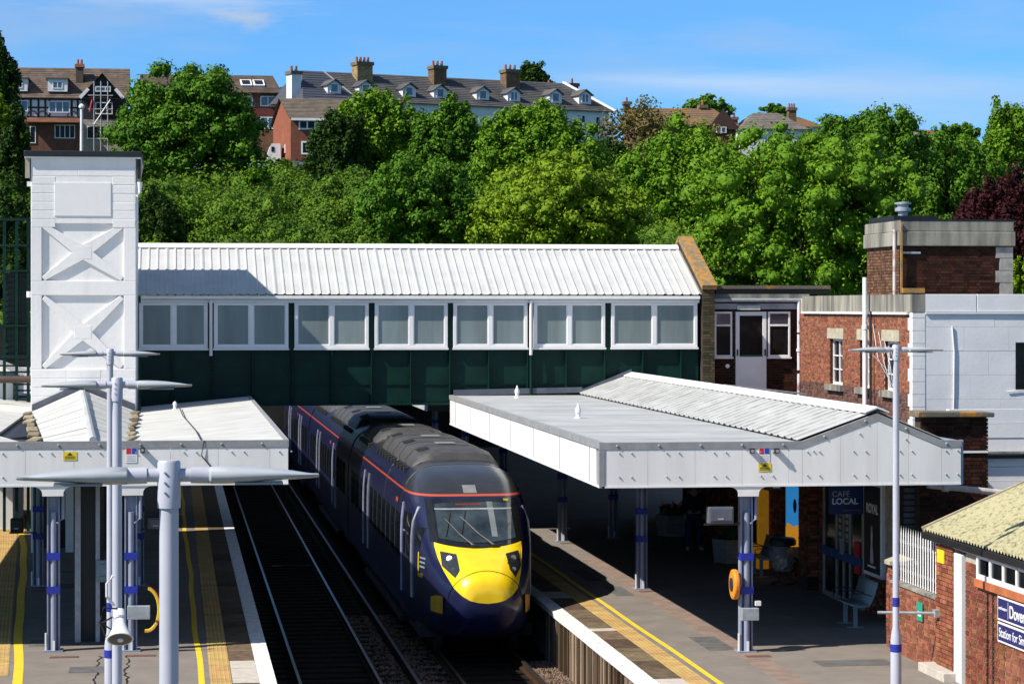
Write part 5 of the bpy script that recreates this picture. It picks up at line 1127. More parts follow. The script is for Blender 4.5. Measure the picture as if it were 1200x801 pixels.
roofc = mixc(nzz.outputs['Fac'], (0.012, 0.012, 0.013), (0.035, 0.035, 0.036))
zz = sp_.outputs['Z']; yy_ = sp_.outputs['Y']
c1 = mixc(gtn(zz, 3.105), navy, (0.46, 0.07, 0.028))
above = mixc(gtn(yy_, YT+5.2), roofc, navy)
c2 = mixc(gtn(zz, 3.145), c1, above); c3 = mixc(gtn(zz, 3.50), c2, roofc)
nt.links.new(c3, B_.inputs['Base Color'])
t_roof = mat('train_roof', (0.065, 0.063, 0.060), 0.55, var=0.2, scale=4); t_dark = mat('train_under', (0.02, 0.019, 0.018), 0.8, var=0.2)
t_glass = mat('train_glass', (0.012, 0.016, 0.02), 0.05, var=0.2, spec=1.0); t_yel = mat('train_yellow', (0.90, 0.60, 0.006), 0.32, var=0.06, scale=5, coat=0.2, c2=(0.80, 0.52, 0.008)); t_lav = mat('door_edge', (0.40, 0.41, 0.62), 0.4)
t_or = mat('train_orange', (0.72, 0.13, 0.04), 0.4)
NP = 56
def section(d):
    t = min(1, d/4.4)
    Tz = float(np.interp(d, [0, .03, .12, .3, .8, 1.4, 2.1, 2.9, 3.6, 4.5, 5.6], [1.42, 1.58, 1.72, 1.83, 1.99, 2.17, 2.66, 3.15, 3.44, 3.63, 3.70]))
    Bz = float(np.interp(d, [0, .05, .25, .7, 1.5], [1.02, .85, .60, .38, .28]))
    w_ = float(np.interp(d, [0, .05, .15, .35, .8, 1.4, 2.2, 3.2, 4.2], [.32, .47, .59, .71, .88, 1.03, 1.17, 1.285, 1.335]))
    n = float(np.interp(d, [0, .8, 1.6, 3.0, 5.0], [2.6, 3.4, 5.0, 5.0, 3.8])); m = float(np.interp(d, [0, 1, 4], [2.4, 3.2, 6])); cz = Bz + (Tz-Bz)*0.42
    ring = []
    for q in range(NP):
        a = 2*math.pi*q/NP; c_, s_ = math.cos(a), math.sin(a); e = 2/(n if s_ >= 0 else m)
        x = w_*math.copysign(abs(c_)**e, c_); z = cz + (Tz-cz if s_ >= 0 else cz-Bz)*math.copysign(abs(s_)**e, s_)
        ring.append((XC+x, YT+d, z))
    return ring
ds = [0, .02, .05, .1, .16, .24, .34, .46, .6, .8, 1.0, 1.2, 1.4, 1.6, 1.85, 2.1, 2.35, 2.6, 2.9, 3.2, 3.6, 4.0, 4.5, 5.0, 5.6, 8, 14, 20.3]
hb = MB().loft([section(d) for d in ds]); hb.build('driving_car_body', tm, tr, smooth=True, auto=50)
# rest of the front car's nose plane as a bvh for fitted panels
bvh = BVHTree.FromPolygons([Vector(v) for v in hb.v], hb.f)
def fit_front(x, z, off):
    h = bvh.ray_cast(Vector((XC+x, YT-3, z)), Vector((0, 1, 0)))
    if h[0] is None: return None
    n = h[1] if h[1].y < 0 else -h[1]; return h[0] + n*off
def patch(name, xs, lo, hi, rows, off, m, smooth=True, parent=tr):
    mb = MB(); grid = []
    for x in xs:
        cl = []
        for r in range(rows+1):
            z = lo(x) + (hi(x)-lo(x))*r/rows; p = fit_front(x, z, off); cl.append(p)
        grid.append(cl)
    for cl in grid:
        for p in cl: mb.v.append(tuple(p) if p is not None else (XC, YT+5, 2))
    for i in range(len(xs)-1):
        for r in range(rows):
            if all(q is not None for q in (grid[i][r], grid[i+1][r], grid[i+1][r+1], grid[i][r+1])):
                k = i*(rows+1)+r; mb.f.append((k, k+rows+1, k+rows+2, k+1)); mb.m.append(0)
    o = mb.build(name, m, parent, smooth=smooth); return o
ylo = lambda x: float(np.interp(abs(x), [0, .2, .35, .5, .63, .73, .80, .86, .90], [1.19, 1.21, 1.25, 1.34, 1.46, 1.65, 1.80, 1.99, 2.2]))
yhi = lambda x: 2.15 + 0.11*(x/0.9)**2
X9 = list(np.linspace(-0.895, 0.895, 49))
patch('yellow_front_panel', X9, ylo, yhi, 16, 0.006, t_yel)
patch('windscreen_surround', list(np.linspace(-0.97, 0.97, 41)), lambda x: yhi(min(0.9, abs(x)))+0.006, lambda x: 3.06, 14, 0.006, mat('screen_surround', (0.01,0.01,0.011), 0.12, coat=0.5))
ws = patch('windscreen', list(np.linspace(-0.79, 0.79, 33)), lambda x: 2.245+0.09*(x/0.79)**2, lambda x: 2.985-0.03*(x/0.79)**4, 12, 0.014, mat('windscreen_glass', (0.035, 0.05, 0.055), 0.04, var=0.35, scale=1.8, spec=1.0))
patch('screen_bar', list(np.linspace(-0.80, 0.80, 33)), lambda x: 2.845, lambda x: 2.872, 1, 0.02, mat('screen_trim', (0.30,0.31,0.32), 0.3), parent=ws)
patch('pale_strip', list(np.linspace(0.30, 0.42, 5)), lambda x: 2.35, lambda x: 2.99, 8, 0.017, mat('strip_grey', (0.16,0.18,0.18), 0.3), parent=ws)  # pale upright strip over the right half of the windscreen
patch('destination_text', list(np.linspace(-0.36, 0.18, 5)), lambda x: 2.93, lambda x: 2.955, 1, 0.018, mat('led_dim', (0.22,0.03,0.02), 0.4), parent=ws)
patch('roof_hatch', list(np.linspace(-0.14, 0.14, 5)), lambda x: 3.155, lambda x: 3.30, 3, 0.010, mat('hatch_grey', (0.20,0.195,0.185), 0.5))
for s in (-1, 1):
    lo = lambda x: float(np.interp(abs(x), [.50, .60, .82], [1.80, 1.66, 1.86])); hi = lambda x: float(np.interp(abs(x), [.50, .82], [2.06, 2.10]))
    hlp = patch('headlight', [s*v for v in np.linspace(0.50, 0.80, 10)], lo, hi, 6, 0.012, mat('headlight_housing', (0.03,0.032,0.035), 0.08, spec=1.0))
    c = fit_front(s*0.65, 1.98, 0.014)
    MB().lathe((0,0,0), [(0.055, 0), (0.05, 0.012), (0.02, 0.018)], 16).build
    lamp = MB().cyl(c, c + Vector((0,-0.02,0.006)), 0.06, 0.05, 16).build('lamp', emit('headlamp_lit', (1.0, 0.80, 0.55), 2.2) if s < 0 else mat('headlamp_off', (0.12,0.12,0.13), 0.1), hlp)
    cc = fit_front(s*0.60, 1.80, 0.014); MB().cyl(cc, cc + Vector((0,-0.015,0.004)), 0.045, 0.04, 14).build('lamp', mat('headlamp_off', (0.12,0.12,0.13), 0.1), hlp)
    xs = [s*v for v in np.linspace(0.80, 0.98, 6)]
    patch('corner_plate', xs, lambda x: 0.93, lambda x: 1.28-0.9*max(0, abs(x)-0.9), 5, 0.035, mat('corner_yellow', (0.72,0.36,0.01), 0.45))
# nose cone joint line
pts = []
for k in range(41):
    a = math.pi*k/40; p = fit_front(0.74*math.cos(a), 1.22+0.585*math.sin(a), 0.008)
    if p is not None: pts.append(p)
MB().tube(pts, 0.008, 5).build('nose_joint', black, tr)
# panel seams
for d in (4.75, 8.9): MB().tube([Vector(q) + (Vector(q)-Vector((XC, YT+d, 1.7))).normalized()*0.001 for q in section(d)[2:27]], 0.007, 4).build('panel_seam', black, tr)
side_z = 0.98
# wipers
for (x0, z0, x1, z1, xb, zb) in ((-0.10, 2.16, -0.62, 2.66, -0.60, 2.40), (0.32, 2.17, -0.30, 2.70, -0.28, 2.46)):
    A = fit_front(x0, z0, 0.04); Bp = fit_front(x1, z1, 0.05); M1 = fit_front(xb, zb, 0.05)
    mb = MB(); mid = fit_front((x0+x1)/2, (z0+z1)/2-0.04, 0.055)
    wpr = MB().tube([A, mid, Bp], 0.014, 6).build('wiper', black, tr)
    bl = [fit_front(x1 + q*0.02 - 0.02, z1-0.3+q*0.06, 0.03) for q in range(8)]; MB().tube(bl, 0.010, 5).build('wiper_blade', black, wpr)
    MB().tube([A + Vector((0.05,0,-0.01)), mid + Vector((0.04,0,-0.03)), Bp + Vector((0.03,0,-0.05))], 0.009, 5).build('wiper_link', mat('wiper_grey', (0.12,0.12,0.12), 0.4), wpr)
    MB().obox(A, (0.14, 0.06, 0.06)).build('wiper_motor', black, wpr, bevel=0.01)
p = fit_front(0.50, 1.90, 0.008); MB().obox(p, (0.035, 0.02, 0.07)).build('nose_fitting', black, tr, bevel=0.008)
for sx in (0.72,): p = fit_front(sx, 3.02, 0.012); MB().obox(p, (0.10, 0.03, 0.05)).build('marker', yellow_s, tr)
# fitted side panels: rays across the train
bv = {}
def body_ring(y):
    return [(q[0], y, q[2]) for q in section(10)]
CARS = [(0, 20.3), (20.75, 40.75), (41.2, 61.0)]
for (d0, d1) in CARS[1:]:
    MB().loft([body_ring(YT+d0), body_ring(YT+d0+0.02), body_ring(YT+d1)]).build('trailer_car_body', tm, tr, smooth=True, auto=50)
for (d0, d1) in ((20.3, 20.75), (40.75, 41.2)):
    MB().loft([[(XC+(q[0]-XC)*0.86, YT+d, 0.5+(q[2]-0.5)*0.93) for q in section(10)] for d in (d0+0.002, d1-0.002)]).build('gangway_bellows', t_dark, tr)
def fit_side(y, z, off, s=-1):
    if y < YT+20.2:
        h = bvh.ray_cast(Vector((XC+s*4, y, z)), Vector((-s, 0, 0)))
        if h[0] is not None: return Vector((h[0].x + s*off, y, z))
    best = None
    ring = section(10)
    for a, b in zip(ring, ring[1:]+ring[:1]):
        if (a[2]-z)*(b[2]-z) <= 0 and abs(a[2]-b[2]) > 1e-6 and (a[0]-XC)*s > 0:
            t = (z-a[2])/(b[2]-a[2]); best = a[0]+(b[0]-a[0])*t
    return Vector(((best if best is not None else XC+s*1.36) + s*off, y, z))
def side_patch(name, y0, y1, z0, z1, off, m, parent=tr, ny=2, nz=5, s=-1, thick=0.0):
    mb = MB(); 
    for i in range(ny+1):
        for r in range(nz+1): mb.v.append(tuple(fit_side(y0+(y1-y0)*i/ny, z0+(z1-z0)*r/nz, off, s)))
    for i in range(ny):
        for r in range(nz): k = i*(nz+1)+r; mb.f.append((k, k+nz+1, k+nz+2, k+1)); mb.m.append(0)
    return mb.build(name, m, parent, smooth=True)
for ci, (d0, d1) in enumerate(CARS):
    doors = [(2.85, 4.1), (13.4, 14.7)] if ci == 0 else [(d0+5.2, d0+6.5), (d0+13.5, d0+14.8)]
    for s in ((-1, 1) if ci == 0 else (-1,)):
        for (a, b) in doors:
            dd = side_patch('door', YT+a, YT+b, 1.02, 2.90, 0.006, mat('train_door', (0.018,0.020,0.055), 0.4), s=s)
            side_patch('door_window', YT+a+0.22, YT+a+0.58, 1.85, 2.75, 0.012, t_glass, dd, s=s); side_patch('door_window', YT+a+0.72, YT+b-0.22, 1.85, 2.75, 0.012, t_glass, dd, s=s)
            for (q0, q1) in ((a-0.06, a), (b-0.0, b+0.09)):
                e_ = MB(); A = fit_side(YT+q0, 1.02, 0.0, s); 
                rings = [[tuple(fit_side(YT+q, 1.02+1.88*r/6, o_, s)) for (q, o_) in ((q0, 0.0), (q0, 0.03), (q1, 0.03), (q1, 0.0))] for r in range(7)]
                e_.loft(rings).build('door_edge', t_lav if q0 > a else galv, dd)  # far strip's pale tint stands for sun on the door reveal
        # windows
        y = doors[0][1] + 0.55
        spans = [(doors[0][1]+0.5, doors[1][0]-0.4), (doors[1][1]+0.5, d1-1.0)] + ([(d0+1.0, doors[0][0]-0.4)] if ci else [])
        for (a, b) in spans:
            n = max(1, int((b-a)/1.12)); wd = (b-a)/n
            for k in range(n): side_patch('window', YT+a+k*wd+0.05, YT+a+(k+1)*wd-0.12, 1.72, 2.62, 0.007, t_glass, s=s); side_patch('window_pillar', YT+a+(k+1)*wd-0.11, YT+a+(k+1)*wd-0.06, 1.70, 2.64, 0.009, mat('pillar_grey', (0.10,0.10,0.13), 0.4), s=s)
        side_patch('door_indicator', YT+doors[0][1]+1.3, YT+doors[0][1]+1.42, 2.80, 2.90, 0.012, t_or, s=s); side_patch('door_indicator', YT+doors[0][1]+1.55, YT+doors[0][1]+1.67, 2.80, 2.90, 0.012, t_or, s=s)
# cab side window and the yellow bracket logo
side_patch('cab_side_window', YT+2.12, YT+2.55, 2.12, 2.52, 0.008, t_glass)
lg = side_patch('logo', YT+2.15, YT+2.22, 1.52, 2.02, 0.008, t_yel, ny=1, nz=3); side_patch('logo_foot', YT+1.85, YT+2.149, 1.52, 1.60, 0.008, t_yel, lg, ny=1, nz=1)
for k in range(3): side_patch('logo_print', YT+1.7, YT+2.08, 1.72+k*0.09, 1.76+k*0.09, 0.008, mat('logo_print', (0.20,0.26,0.30), 0.5), lg, ny=1, nz=1)
for (y0, y1, z0, z1) in ((YT+1.3, YT+20.2, 0.97, 0.985), (YT+4.7, YT+20.2, 2.995, 3.005)): side_patch('body_seam', y0, y1, z0, z1, 0.004, black, ny=30, nz=1)
for k in range(3): side_patch('skirt_seam', YT+5.5+k*4.2, YT+5.52+k*4.2, 0.45, 0.97, 0.004, black, ny=1, nz=3)
# roof pods
def pod(d0, d1, h=0.30, hw=0.98):
    rings = []
    for (d, k) in ((d0, 0.25), (d0+0.10, 0.75), (d0+0.45, 1.0), (d1-0.45, 1.0), (d1-0.10, 0.75), (d1, 0.25)):
        rings.append([(XC + hw*c, YT+d, z) for (c, z) in ((-1.0, 3.42), (-0.97, 3.52+h*0.35*k), (-0.80, 3.58+h*0.85*k), (-0.5, 3.62+h*k), (0.5, 3.62+h*k), (0.80, 3.58+h*0.85*k), (0.97, 3.52+h*0.35*k), (1.0, 3.42))])
    po = MB().loft(rings).build('roof_pod', t_roof, tr, smooth=True, auto=35)
    n = int((d1-d0)/1.5)
    for k in range(1, n): 
        d = d0 + (d1-d0)*k/n; MB().loft([[(XC + hw*1.004*c, YT+dd, z) for (c, z) in ((-1.0, 3.45), (-0.97, 3.525+h*0.35), (-0.80, 3.585+h*0.85), (-0.5, 3.628+h), (0.5, 3.628+h), (0.80, 3.585+h*0.85), (0.97, 3.525+h*0.35), (1.0, 3.45))] for dd in (d-0.03, d+0.03)]).build('pod_joint', t_dark, po)
    for k in range(n):
        d = d0 + (d1-d0)*(k+0.5)/n
        if k % 2 == 0:
            gr = MB()
            for q in range(6): gr.obox((XC-0.66, YT+d-0.3+q*0.12, 3.615+h*0.93), (0.26, 0.06, 0.012), Matrix.Rotation(R(-14), 3, 'Y'))
            gr.build('grille', t_dark, po)
        else: MB().box(XC-0.2, XC+0.25, YT+d-0.3, YT+d+0.3, 3.63+h, 3.65+h).build('hatch', mat('hatch_pale', (0.24,0.235,0.225), 0.5), po, bevel=0.01)
    nd = MB()
    for q in range(int((d1-d0)/0.8)): nd.box(XC-1.12, XC-1.0, YT+d0+0.3+q*0.8, YT+d0+0.5+q*0.8, 3.42, 3.52)
    nd.build('pod_brackets', t_dark, po)
pod(5.6, 13.6); pod(15.4, 20.0, 0.26); pod(22.6, 32.5); pod(34.5, 40.2, 0.26); pod(43, 53); 
rl = MB().tube([(XC+0.4, YT+14.2, 3.70), (XC+0.4, YT+14.2, 3.86), (XC+0.4, YT+14.8, 3.90)], 0.03, 6); rl.box(XC-0.7, XC+0.7, YT+13.9, YT+15.1, 3.66, 3.74); rl.build('roof_gear', t_dark, tr)
for d in (3.2, 17.2, 23.4, 38, 44, 58):
    bo = MB().box(XC-1.15, XC+1.15, YT+d-1.3, YT+d+1.3, 0.30, 0.55).build('bogie', t_dark, tr)
    for dy in (-1.1, 1.1):
        for s in (-1, 1): MB().cyl((XC+s*0.70, YT+d+dy, 0.42), (XC+s*0.83, YT+d+dy, 0.42), 0.42, n=20).build('wheel', dark_metal, bo)
for (d0, d1) in CARS: MB().box(XC-1.25, XC+1.25, YT+d0+5.2, YT+d1-5.0, 0.22, 0.34).build('underframe', t_dark, tr)

# ================================================================== PERSON
pe = thing('person', 'person in dark jacket and blue jeans with white shoes behind the hanging monitor', 'person', (13.05, 61.4, PZ))
def skin(name, verts, edges, radii, m, parent, sub=2):
    me = bpy.data.meshes.new(name); me.from_pydata(verts, edges, []); o = link(name, me, parent)
    sk_ = o.modifiers.new('skin', 'SKIN'); sk_.use_smooth_shade = True
    for i, r in enumerate(radii): me.skin_vertices[0].data[i].radius = r if isinstance(r, tuple) else (r, r)
    me.skin_vertices[0].data[0].use_root = True
    s_ = o.modifiers.new('sub', 'SUBSURF'); s_.levels = sub; s_.render_levels = sub; me.materials.append(m); return o
ox, oy = 13.05, 61.4
def J(x, y, z): return (ox+x, oy+y, PZ+z)
skinm = mat('skin_tone', (0.45, 0.28, 0.20), 0.6); jkt = mat('jacket', (0.012, 0.013, 0.02), 0.85); jean = mat('jeans', (0.02, 0.045, 0.13), 0.9, var=0.2); shoe = mat('shoes', (0.6, 0.6, 0.6), 0.6); hair = mat('hair_brown', (0.04, 0.025, 0.015), 0.7)
skin('body', [J(0,0,0.95), J(0,0,1.2), J(0,0,1.42), J(0,0,1.52), J(0,-0.01,1.60), J(0,-0.015,1.68), J(0.0,-0.01,1.74), J(-0.2,0,1.40), J(-0.25,0.02,1.12), J(-0.24,-0.1,0.88), J(-0.24,-0.13,0.79), J(0.2,0,1.40), J(0.25,0.02,1.12), J(0.24,-0.08,0.87), J(0.24,-0.11,0.78), J(-0.11,0,0.88), J(-0.14,-0.03,0.48), J(-0.15,0,0.08), J(0.11,0,0.88), J(0.15,-0.05,0.48), J(0.16,-0.02,0.08)],
     [(0,1),(1,2),(2,3),(3,4),(4,5),(5,6),(2,7),(7,8),(8,9),(9,10),(2,11),(11,12),(12,13),(13,14),(0,15),(15,16),(16,17),(0,18),(18,19),(19,20)],
     [.13,.13,.14,.055,.075,.088,.06,.06,.045,.035,.04,.06,.045,.035,.04,.085,.06,.04,.085,.06,.04], skinm, pe)
skin('jacket', [J(0,0,0.90), J(0,0,1.15), J(0,0,1.40), J(0,0,1.49), J(-0.21,0,1.40), J(-0.26,0.02,1.12), J(-0.245,-0.09,0.90), J(0.21,0,1.40), J(0.26,0.02,1.12), J(0.245,-0.07,0.90)], [(0,1),(1,2),(2,3),(2,4),(4,5),(5,6),(2,7),(7,8),(8,9)], [(.2,.15),(.18,.14),(.17,.14),.08,.085,.07,.055,.085,.07,.055], jkt, pe)
skin('jeans', [J(0,0,0.95), J(-0.11,0,0.86), J(-0.14,-0.03,0.48), J(-0.15,0,0.09), J(0.11,0,0.86), J(0.15,-0.05,0.48), J(0.16,-0.02,0.09)], [(0,1),(1,2),(2,3),(0,4),(4,5),(5,6)], [(.15,.12),.105,.08,.075,.105,.08,.075], jean, pe)
for s, yy in ((-0.155, 0.0), (0.165, -0.02)): skin('shoe', [J(s,yy+0.05,0.05), J(s*1.1,yy-0.08,0.045), J(s*1.2,yy-0.17,0.04)], [(0,1),(1,2)], [.05,.05,.04], shoe, pe)
skin('hair', [J(0,0.02,1.66), J(0,0.01,1.75), J(0,0.03,1.70)], [(0,1),(1,2)], [.088,.075,.085], hair, pe)
# added dark wall across the cutting end, standing for the gloom beneath the bridge
rw = struct(MB().box(-60, 120, 110.5, 111.5, -0.5, 6.2).build('shade_backdrop', mat('backdrop_dark', (0.03,0.03,0.028), 0.9, spec=0.06, var=0.3, scale=0.6)))

# ================================================================== HOUSES ON THE HILL
far_frame = mat('far_frame', (0.78, 0.78, 0.78), 0.5, var=0.03)
def win(parent, P, x0, x1, z0, z1, lights=2, glass=None, t=0.09, y=0.0):
    """window with frame and panes on a facade; P(x, d, z) maps facade coords to world"""
    fr = MB(); f = lambda a, b, c, d: fr.add([P(a,-0.06-y,c),P(b,-0.06-y,c),P(b,-0.06-y,d),P(a,-0.06-y,d),P(a,0.02-y,c),P(b,0.02-y,c),P(b,0.02-y,d),P(a,0.02-y,d)], [(0,1,2,3),(7,6,5,4),(0,4,5,1),(1,5,6,2),(2,6,7,3),(3,7,4,0)])
    f(x0, x1, z0, z0+t); f(x0, x1, z1-t, z1)
    for k in range(lights+1): q = x0 + (x1-x0-t)*k/lights; f(q, q+t, z0+t, z1-t)
    w_ = fr.build('window', far_frame, parent)
    for k in range(lights):
        a = x0 + t + (x1-x0-t)*k/lights; b = a + (x1-x0-t)/lights - t
        MB().add([P(a,-0.02-y,z0+t),P(b,-0.02-y,z0+t),P(b,-0.02-y,z1-t),P(a,-0.02-y,z1-t)], [(0,1,2,3)]).build('pane', glass or glass_b, w_, fix=False)
    return w_

def fbox(P, x0, x1, d0, d1, z0, z1):
    return MB().add([P(x0,d0,z0),P(x1,d0,z0),P(x1,d1,z0),P(x0,d1,z0),P(x0,d0,z1),P(x1,d0,z1),P(x1,d1,z1),P(x0,d1,z1)], [(3,2,1,0),(4,5,6,7),(0,1,5,4),(1,2,6,5),(2,3,7,6),(3,0,4,7)])
def chimney(P, parent, x0, x1, d0, d1, z0, z1, m, pots=2, band=None):
    c = fbox(P, x0, x1, d0, d1, z0, z1-0.35).build('chimney', m, parent)
    fbox(P, x0-0.12, x1+0.12, d0-0.12, d1+0.12, z1-0.35, z1).build('chimney_band', band or lichen2, c)
    for k in range(pots):
        p = P(x0 + (x1-x0)*(k+0.5)/pots, (d0+d1)/2, z1); MB().cyl(p, p + Vector((0,0,0.55)), 0.15, 0.12, 8).build('chimney_pot', pot_m, c)
    return c
def frame_on(yA, yB=None, pxA=0, pxB=100):
    A = atY(pxA, 360, yA); Bq = atY(pxB, 360, yB if yB else yA); u = (Bq-A); u.z = 0; Ln = u.length; u.normalize(); n = Vector((-u.y, u.x, 0))   # n points away from camera
    def P(x, d, z): return A + u*x + n*d + Vector((0,0,z-A.z))
    def X_(px):                                   # facade x under a photo column
        dr = Vector((_ray(px, 360)[0], _ray(px, 360)[1], 0)); den = dr.x*u.y - dr.y*u.x
        return (A.y*dr.x - A.x*dr.y)/(dr.y*u.x - dr.x*u.y) if abs(den) > 1e-9 else 0
    def Z_(px, py, d=0.0):
        x = X_(px); q = P(x, d, 0); dep = q.x*_S + q.y*_C; return CH + (360-py)/F*dep
    return P, X_, Z_
def tiles(P, x0, x1, eave, ridge, m, parent, name='roof', rows=14, x0r=None, x1r=None):
    """a roof slope built of overlapping tile courses; eave/ridge = (d, z)"""
    x0r = x0 if x0r is None else x0r; x1r = x1 if x1r is None else x1r; mb = MB(); up = 0.06
    for k in range(rows):
        t0, t1 = k/rows, (k+1)/rows; q = lambda t, s: (eave[0]+(ridge[0]-eave[0])*t, eave[1]+(ridge[1]-eave[1])*t + s)
        a0, a1 = x0+(x0r-x0)*t0, x1+(x1r-x1)*t0; b0, b1 = x0+(x0r-x0)*t1, x1+(x1r-x1)*t1
        (dA, zA), (dB, zB) = q(t0, up), q(t1, 0.0)
        mb.add([P(a0,dA,zA),P(a1,dA,zA),P(b1,dB,zB),P(b0,dB,zB),P(a0,dA,zA-up*1.6),P(a1,dA,zA-up*1.6)], [(0,1,2,3),(4,5,1,0)])
    return mb.build(name, m, parent, fix=False)

# --- mock-Tudor row at the far left
P, X_, Z_ = frame_on(270, None, 0, 100)
hA = thing('tudor_house', 'mock Tudor house row with brown tiled roof and black timbered white upper floor', 'house', P(X_(70), 0, 18))
x0, x1 = X_(-40), X_(148); zg, z1f, ze = Z_(50, 176), Z_(50, 140), Z_(50, 114); zr = Z_(50, 79.5, 5)
fbox(P, x0, x1, 0.02, 9, zg-2, z1f).build('ground_floor_wall', far_brick_d, hA); fbox(P, x0, X_(97), 0, 9.02, z1f+0.005, ze).build('upper_wall', far_white, hA)
fbox(P, X_(97)+0.01, x1-0.01, -0.4, 9, zg-2, Z_(120, 140)).build('bay_lower_wall', far_cream, hA); fbox(P, X_(96), x1, -0.42, 8.9, Z_(120, 140)+0.01, ze).build('bay_upper_wall', black_tim, hA)
tiles(P, x0-0.3, x1+0.3, (-0.5, ze-0.1), (5, zr), tile_br, hA); tiles(P, x0-0.3, x1+0.3, (10, ze-0.1), (5, zr), tile_br, hA)
MB().add([P(x1,0,ze),P(x1,9.5,ze),P(x1,5,zr-0.1)], [(0,1,2)]).build('gable_end', far_brick_d, hA)
for px in (5, 17, 26, 35, 44, 52, 57, 83, 90): q = X_(px); fbox(P, q, q+0.2, -0.06, -0.005, z1f+0.05, ze-0.1).build('timber', black_tim, hA)
for py in (116, 126, 137): fbox(P, x0, X_(97), -0.07, -0.061, Z_(50, py)-0.1, Z_(50, py)+0.08).build('timber', black_tim, hA)
for px in (38, 50, 85):
    a = [P(X_(px)+0.6*math.cos(t), -0.075, z1f+0.15+0.75*math.sin(t)) for t in np.linspace(0, math.pi, 9)]; MB().tube(a, 0.07, 5).build('curved_brace', black_tim, hA)
for (a, b, c, d, n) in ((10, 33, 131, 118, 3), (57, 82, 132, 118.5, 3)): win(hA, P, X_(a), X_(b), Z_(50, c), Z_(50, d), n, y=0.1)
for (a, b, c, d, n) in ((64, 88, 162, 146, 4), (35, 42, 168, 148, 1)): win(hA, P, X_(a), X_(b), Z_(50, c), Z_(50, d), n, glass_d, y=0.0)
for (a, b, c, d, n) in ((112, 132, 134, 120, 3), (102, 126, 163, 148, 3), (112, 130, 108, 102, 3)): win(hA, P, X_(a), X_(b), Z_(120, c, -0.45), Z_(120, d, -0.45), n, glass_b if c < 120 else glass_d, y=0.55 if c > 110 else 1.0)
tiles(P, X_(27), X_(94), (-1.6, Z_(60, 143, -1.6)), (0, Z_(60, 138)), mat('terracotta_roof', (0.24, 0.10, 0.055), 0.9, var=0.2, scale=1), hA, 'porch_roof', 4)
# front gable
ga, gb, gp_ = X_(94), X_(145), X_(120); zgp = Z_(120, 87.5, 1)
fbox(P, X_(112), X_(131), -0.9, 2, Z_(120, 110), Z_(120, 101)).build('attic_bay', black_tim, hA)
MB().add([P(ga,-0.6,ze+0.1),P(gb,-0.6,ze+0.1),P(gp_,-0.6,zgp)], [(0,1,2)]).build('gable_face', black_tim, hA)
for (q0, q1) in ((ga, gp_), (gb, gp_)):
    MB().add([P(q0,-1.0,ze),P(q1,-1.0,zgp),P(q1,5,zgp),P(q0,2,ze)], [(0,1,2,3)]).build('gable_roof', tile_br, hA); MB().bar(P(q0,-1.02,ze-0.1), P((q0*0.62+q1*0.38),-1.02,ze*0.62+zgp*0.38-0.1), 0.12, 0.35).build('barge_board', far_white, hA)
for (a, b) in ((56, 79), (12, 32)):
    zc0, zc1 = Z_(60, 107, -0.2), Z_(60, 92.5, -0.2); dmr = fbox(P, X_(a), X_(b), 0.0, 3.6, zc0, zc1).build('dormer', far_white, hA); fbox(P, X_(a)-0.2, X_(b)+0.2, -0.2, 3.8, zc1+0.005, zc1+0.15).build('dormer_roof', slate, dmr); win(dmr, P, X_(a)+0.5, X_(b)-0.5, zc0+0.3, zc1-0.25, 2)
chimney(P, hA, X_(88), X_(96.5), 2.2, 3.4, Z_(92, 104, 2.2), Z_(92, 75, 2.2), mat('soot_brick', (0.085,0.06,0.045), 0.9), 2, pot_m)
# scaffolding
scf = thing('scaffolding', 'steel pole scaffolding against the dark gabled house', 'scaffolding', P(X_(120), -2, zg))
for px in (111, 119, 127): 
    for d in (-1.6, -2.7): MB().cyl(P(X_(px), d, zg-1.5), P(X_(px), d, Z_(120, 96, -2)), 0.06, n=6).build('standard', galv, scf)
for py in (112, 128, 146): MB().cyl(P(X_(104), -2.7, Z_(120, py, -2.7)), P(X_(133), -2.7, Z_(120, py, -2.7)), 0.06, n=6).build('ledger', galv, scf); fbox(P, X_(106), X_(131), -2.6, -1.5, Z_(120, py+3, -2), Z_(120, py+2.6, -2)).build('boards', timber, scf)
MB().cyl(P(X_(111), -2.75, Z_(120, 146, -2.7)), P(X_(130), -2.75, Z_(120, 117, -2.7)), 0.06, n=6).build('brace', galv, scf)
MB().cyl(P(X_(106), -2.75, Z_(120, 131, -2.7)), P(X_(109), -2.75, Z_(120, 117, -2.7)), 0.09, n=6).build('chute', red_s, scf)
# white street lamp in front of it
sl = thing('street_lamp', 'white street lamp standing in front of the gabled house', 'street lamp', P(X_(100), -12, 17)); q = P(X_(100.5), -12, 0); zt_ = Z_(100, 128, -12)
MB().cyl((q.x, q.y, hill(q.x, q.y)-0.5), (q.x, q.y, zt_), 0.22, 0.14, 8).build('column', far_white, sl); MB().lathe((q.x, q.y, zt_), [(0.14, 0), (0.30, 0.15), (0.30, 0.35), (0.1, 0.55)], 10).build('lantern', far_white, sl)

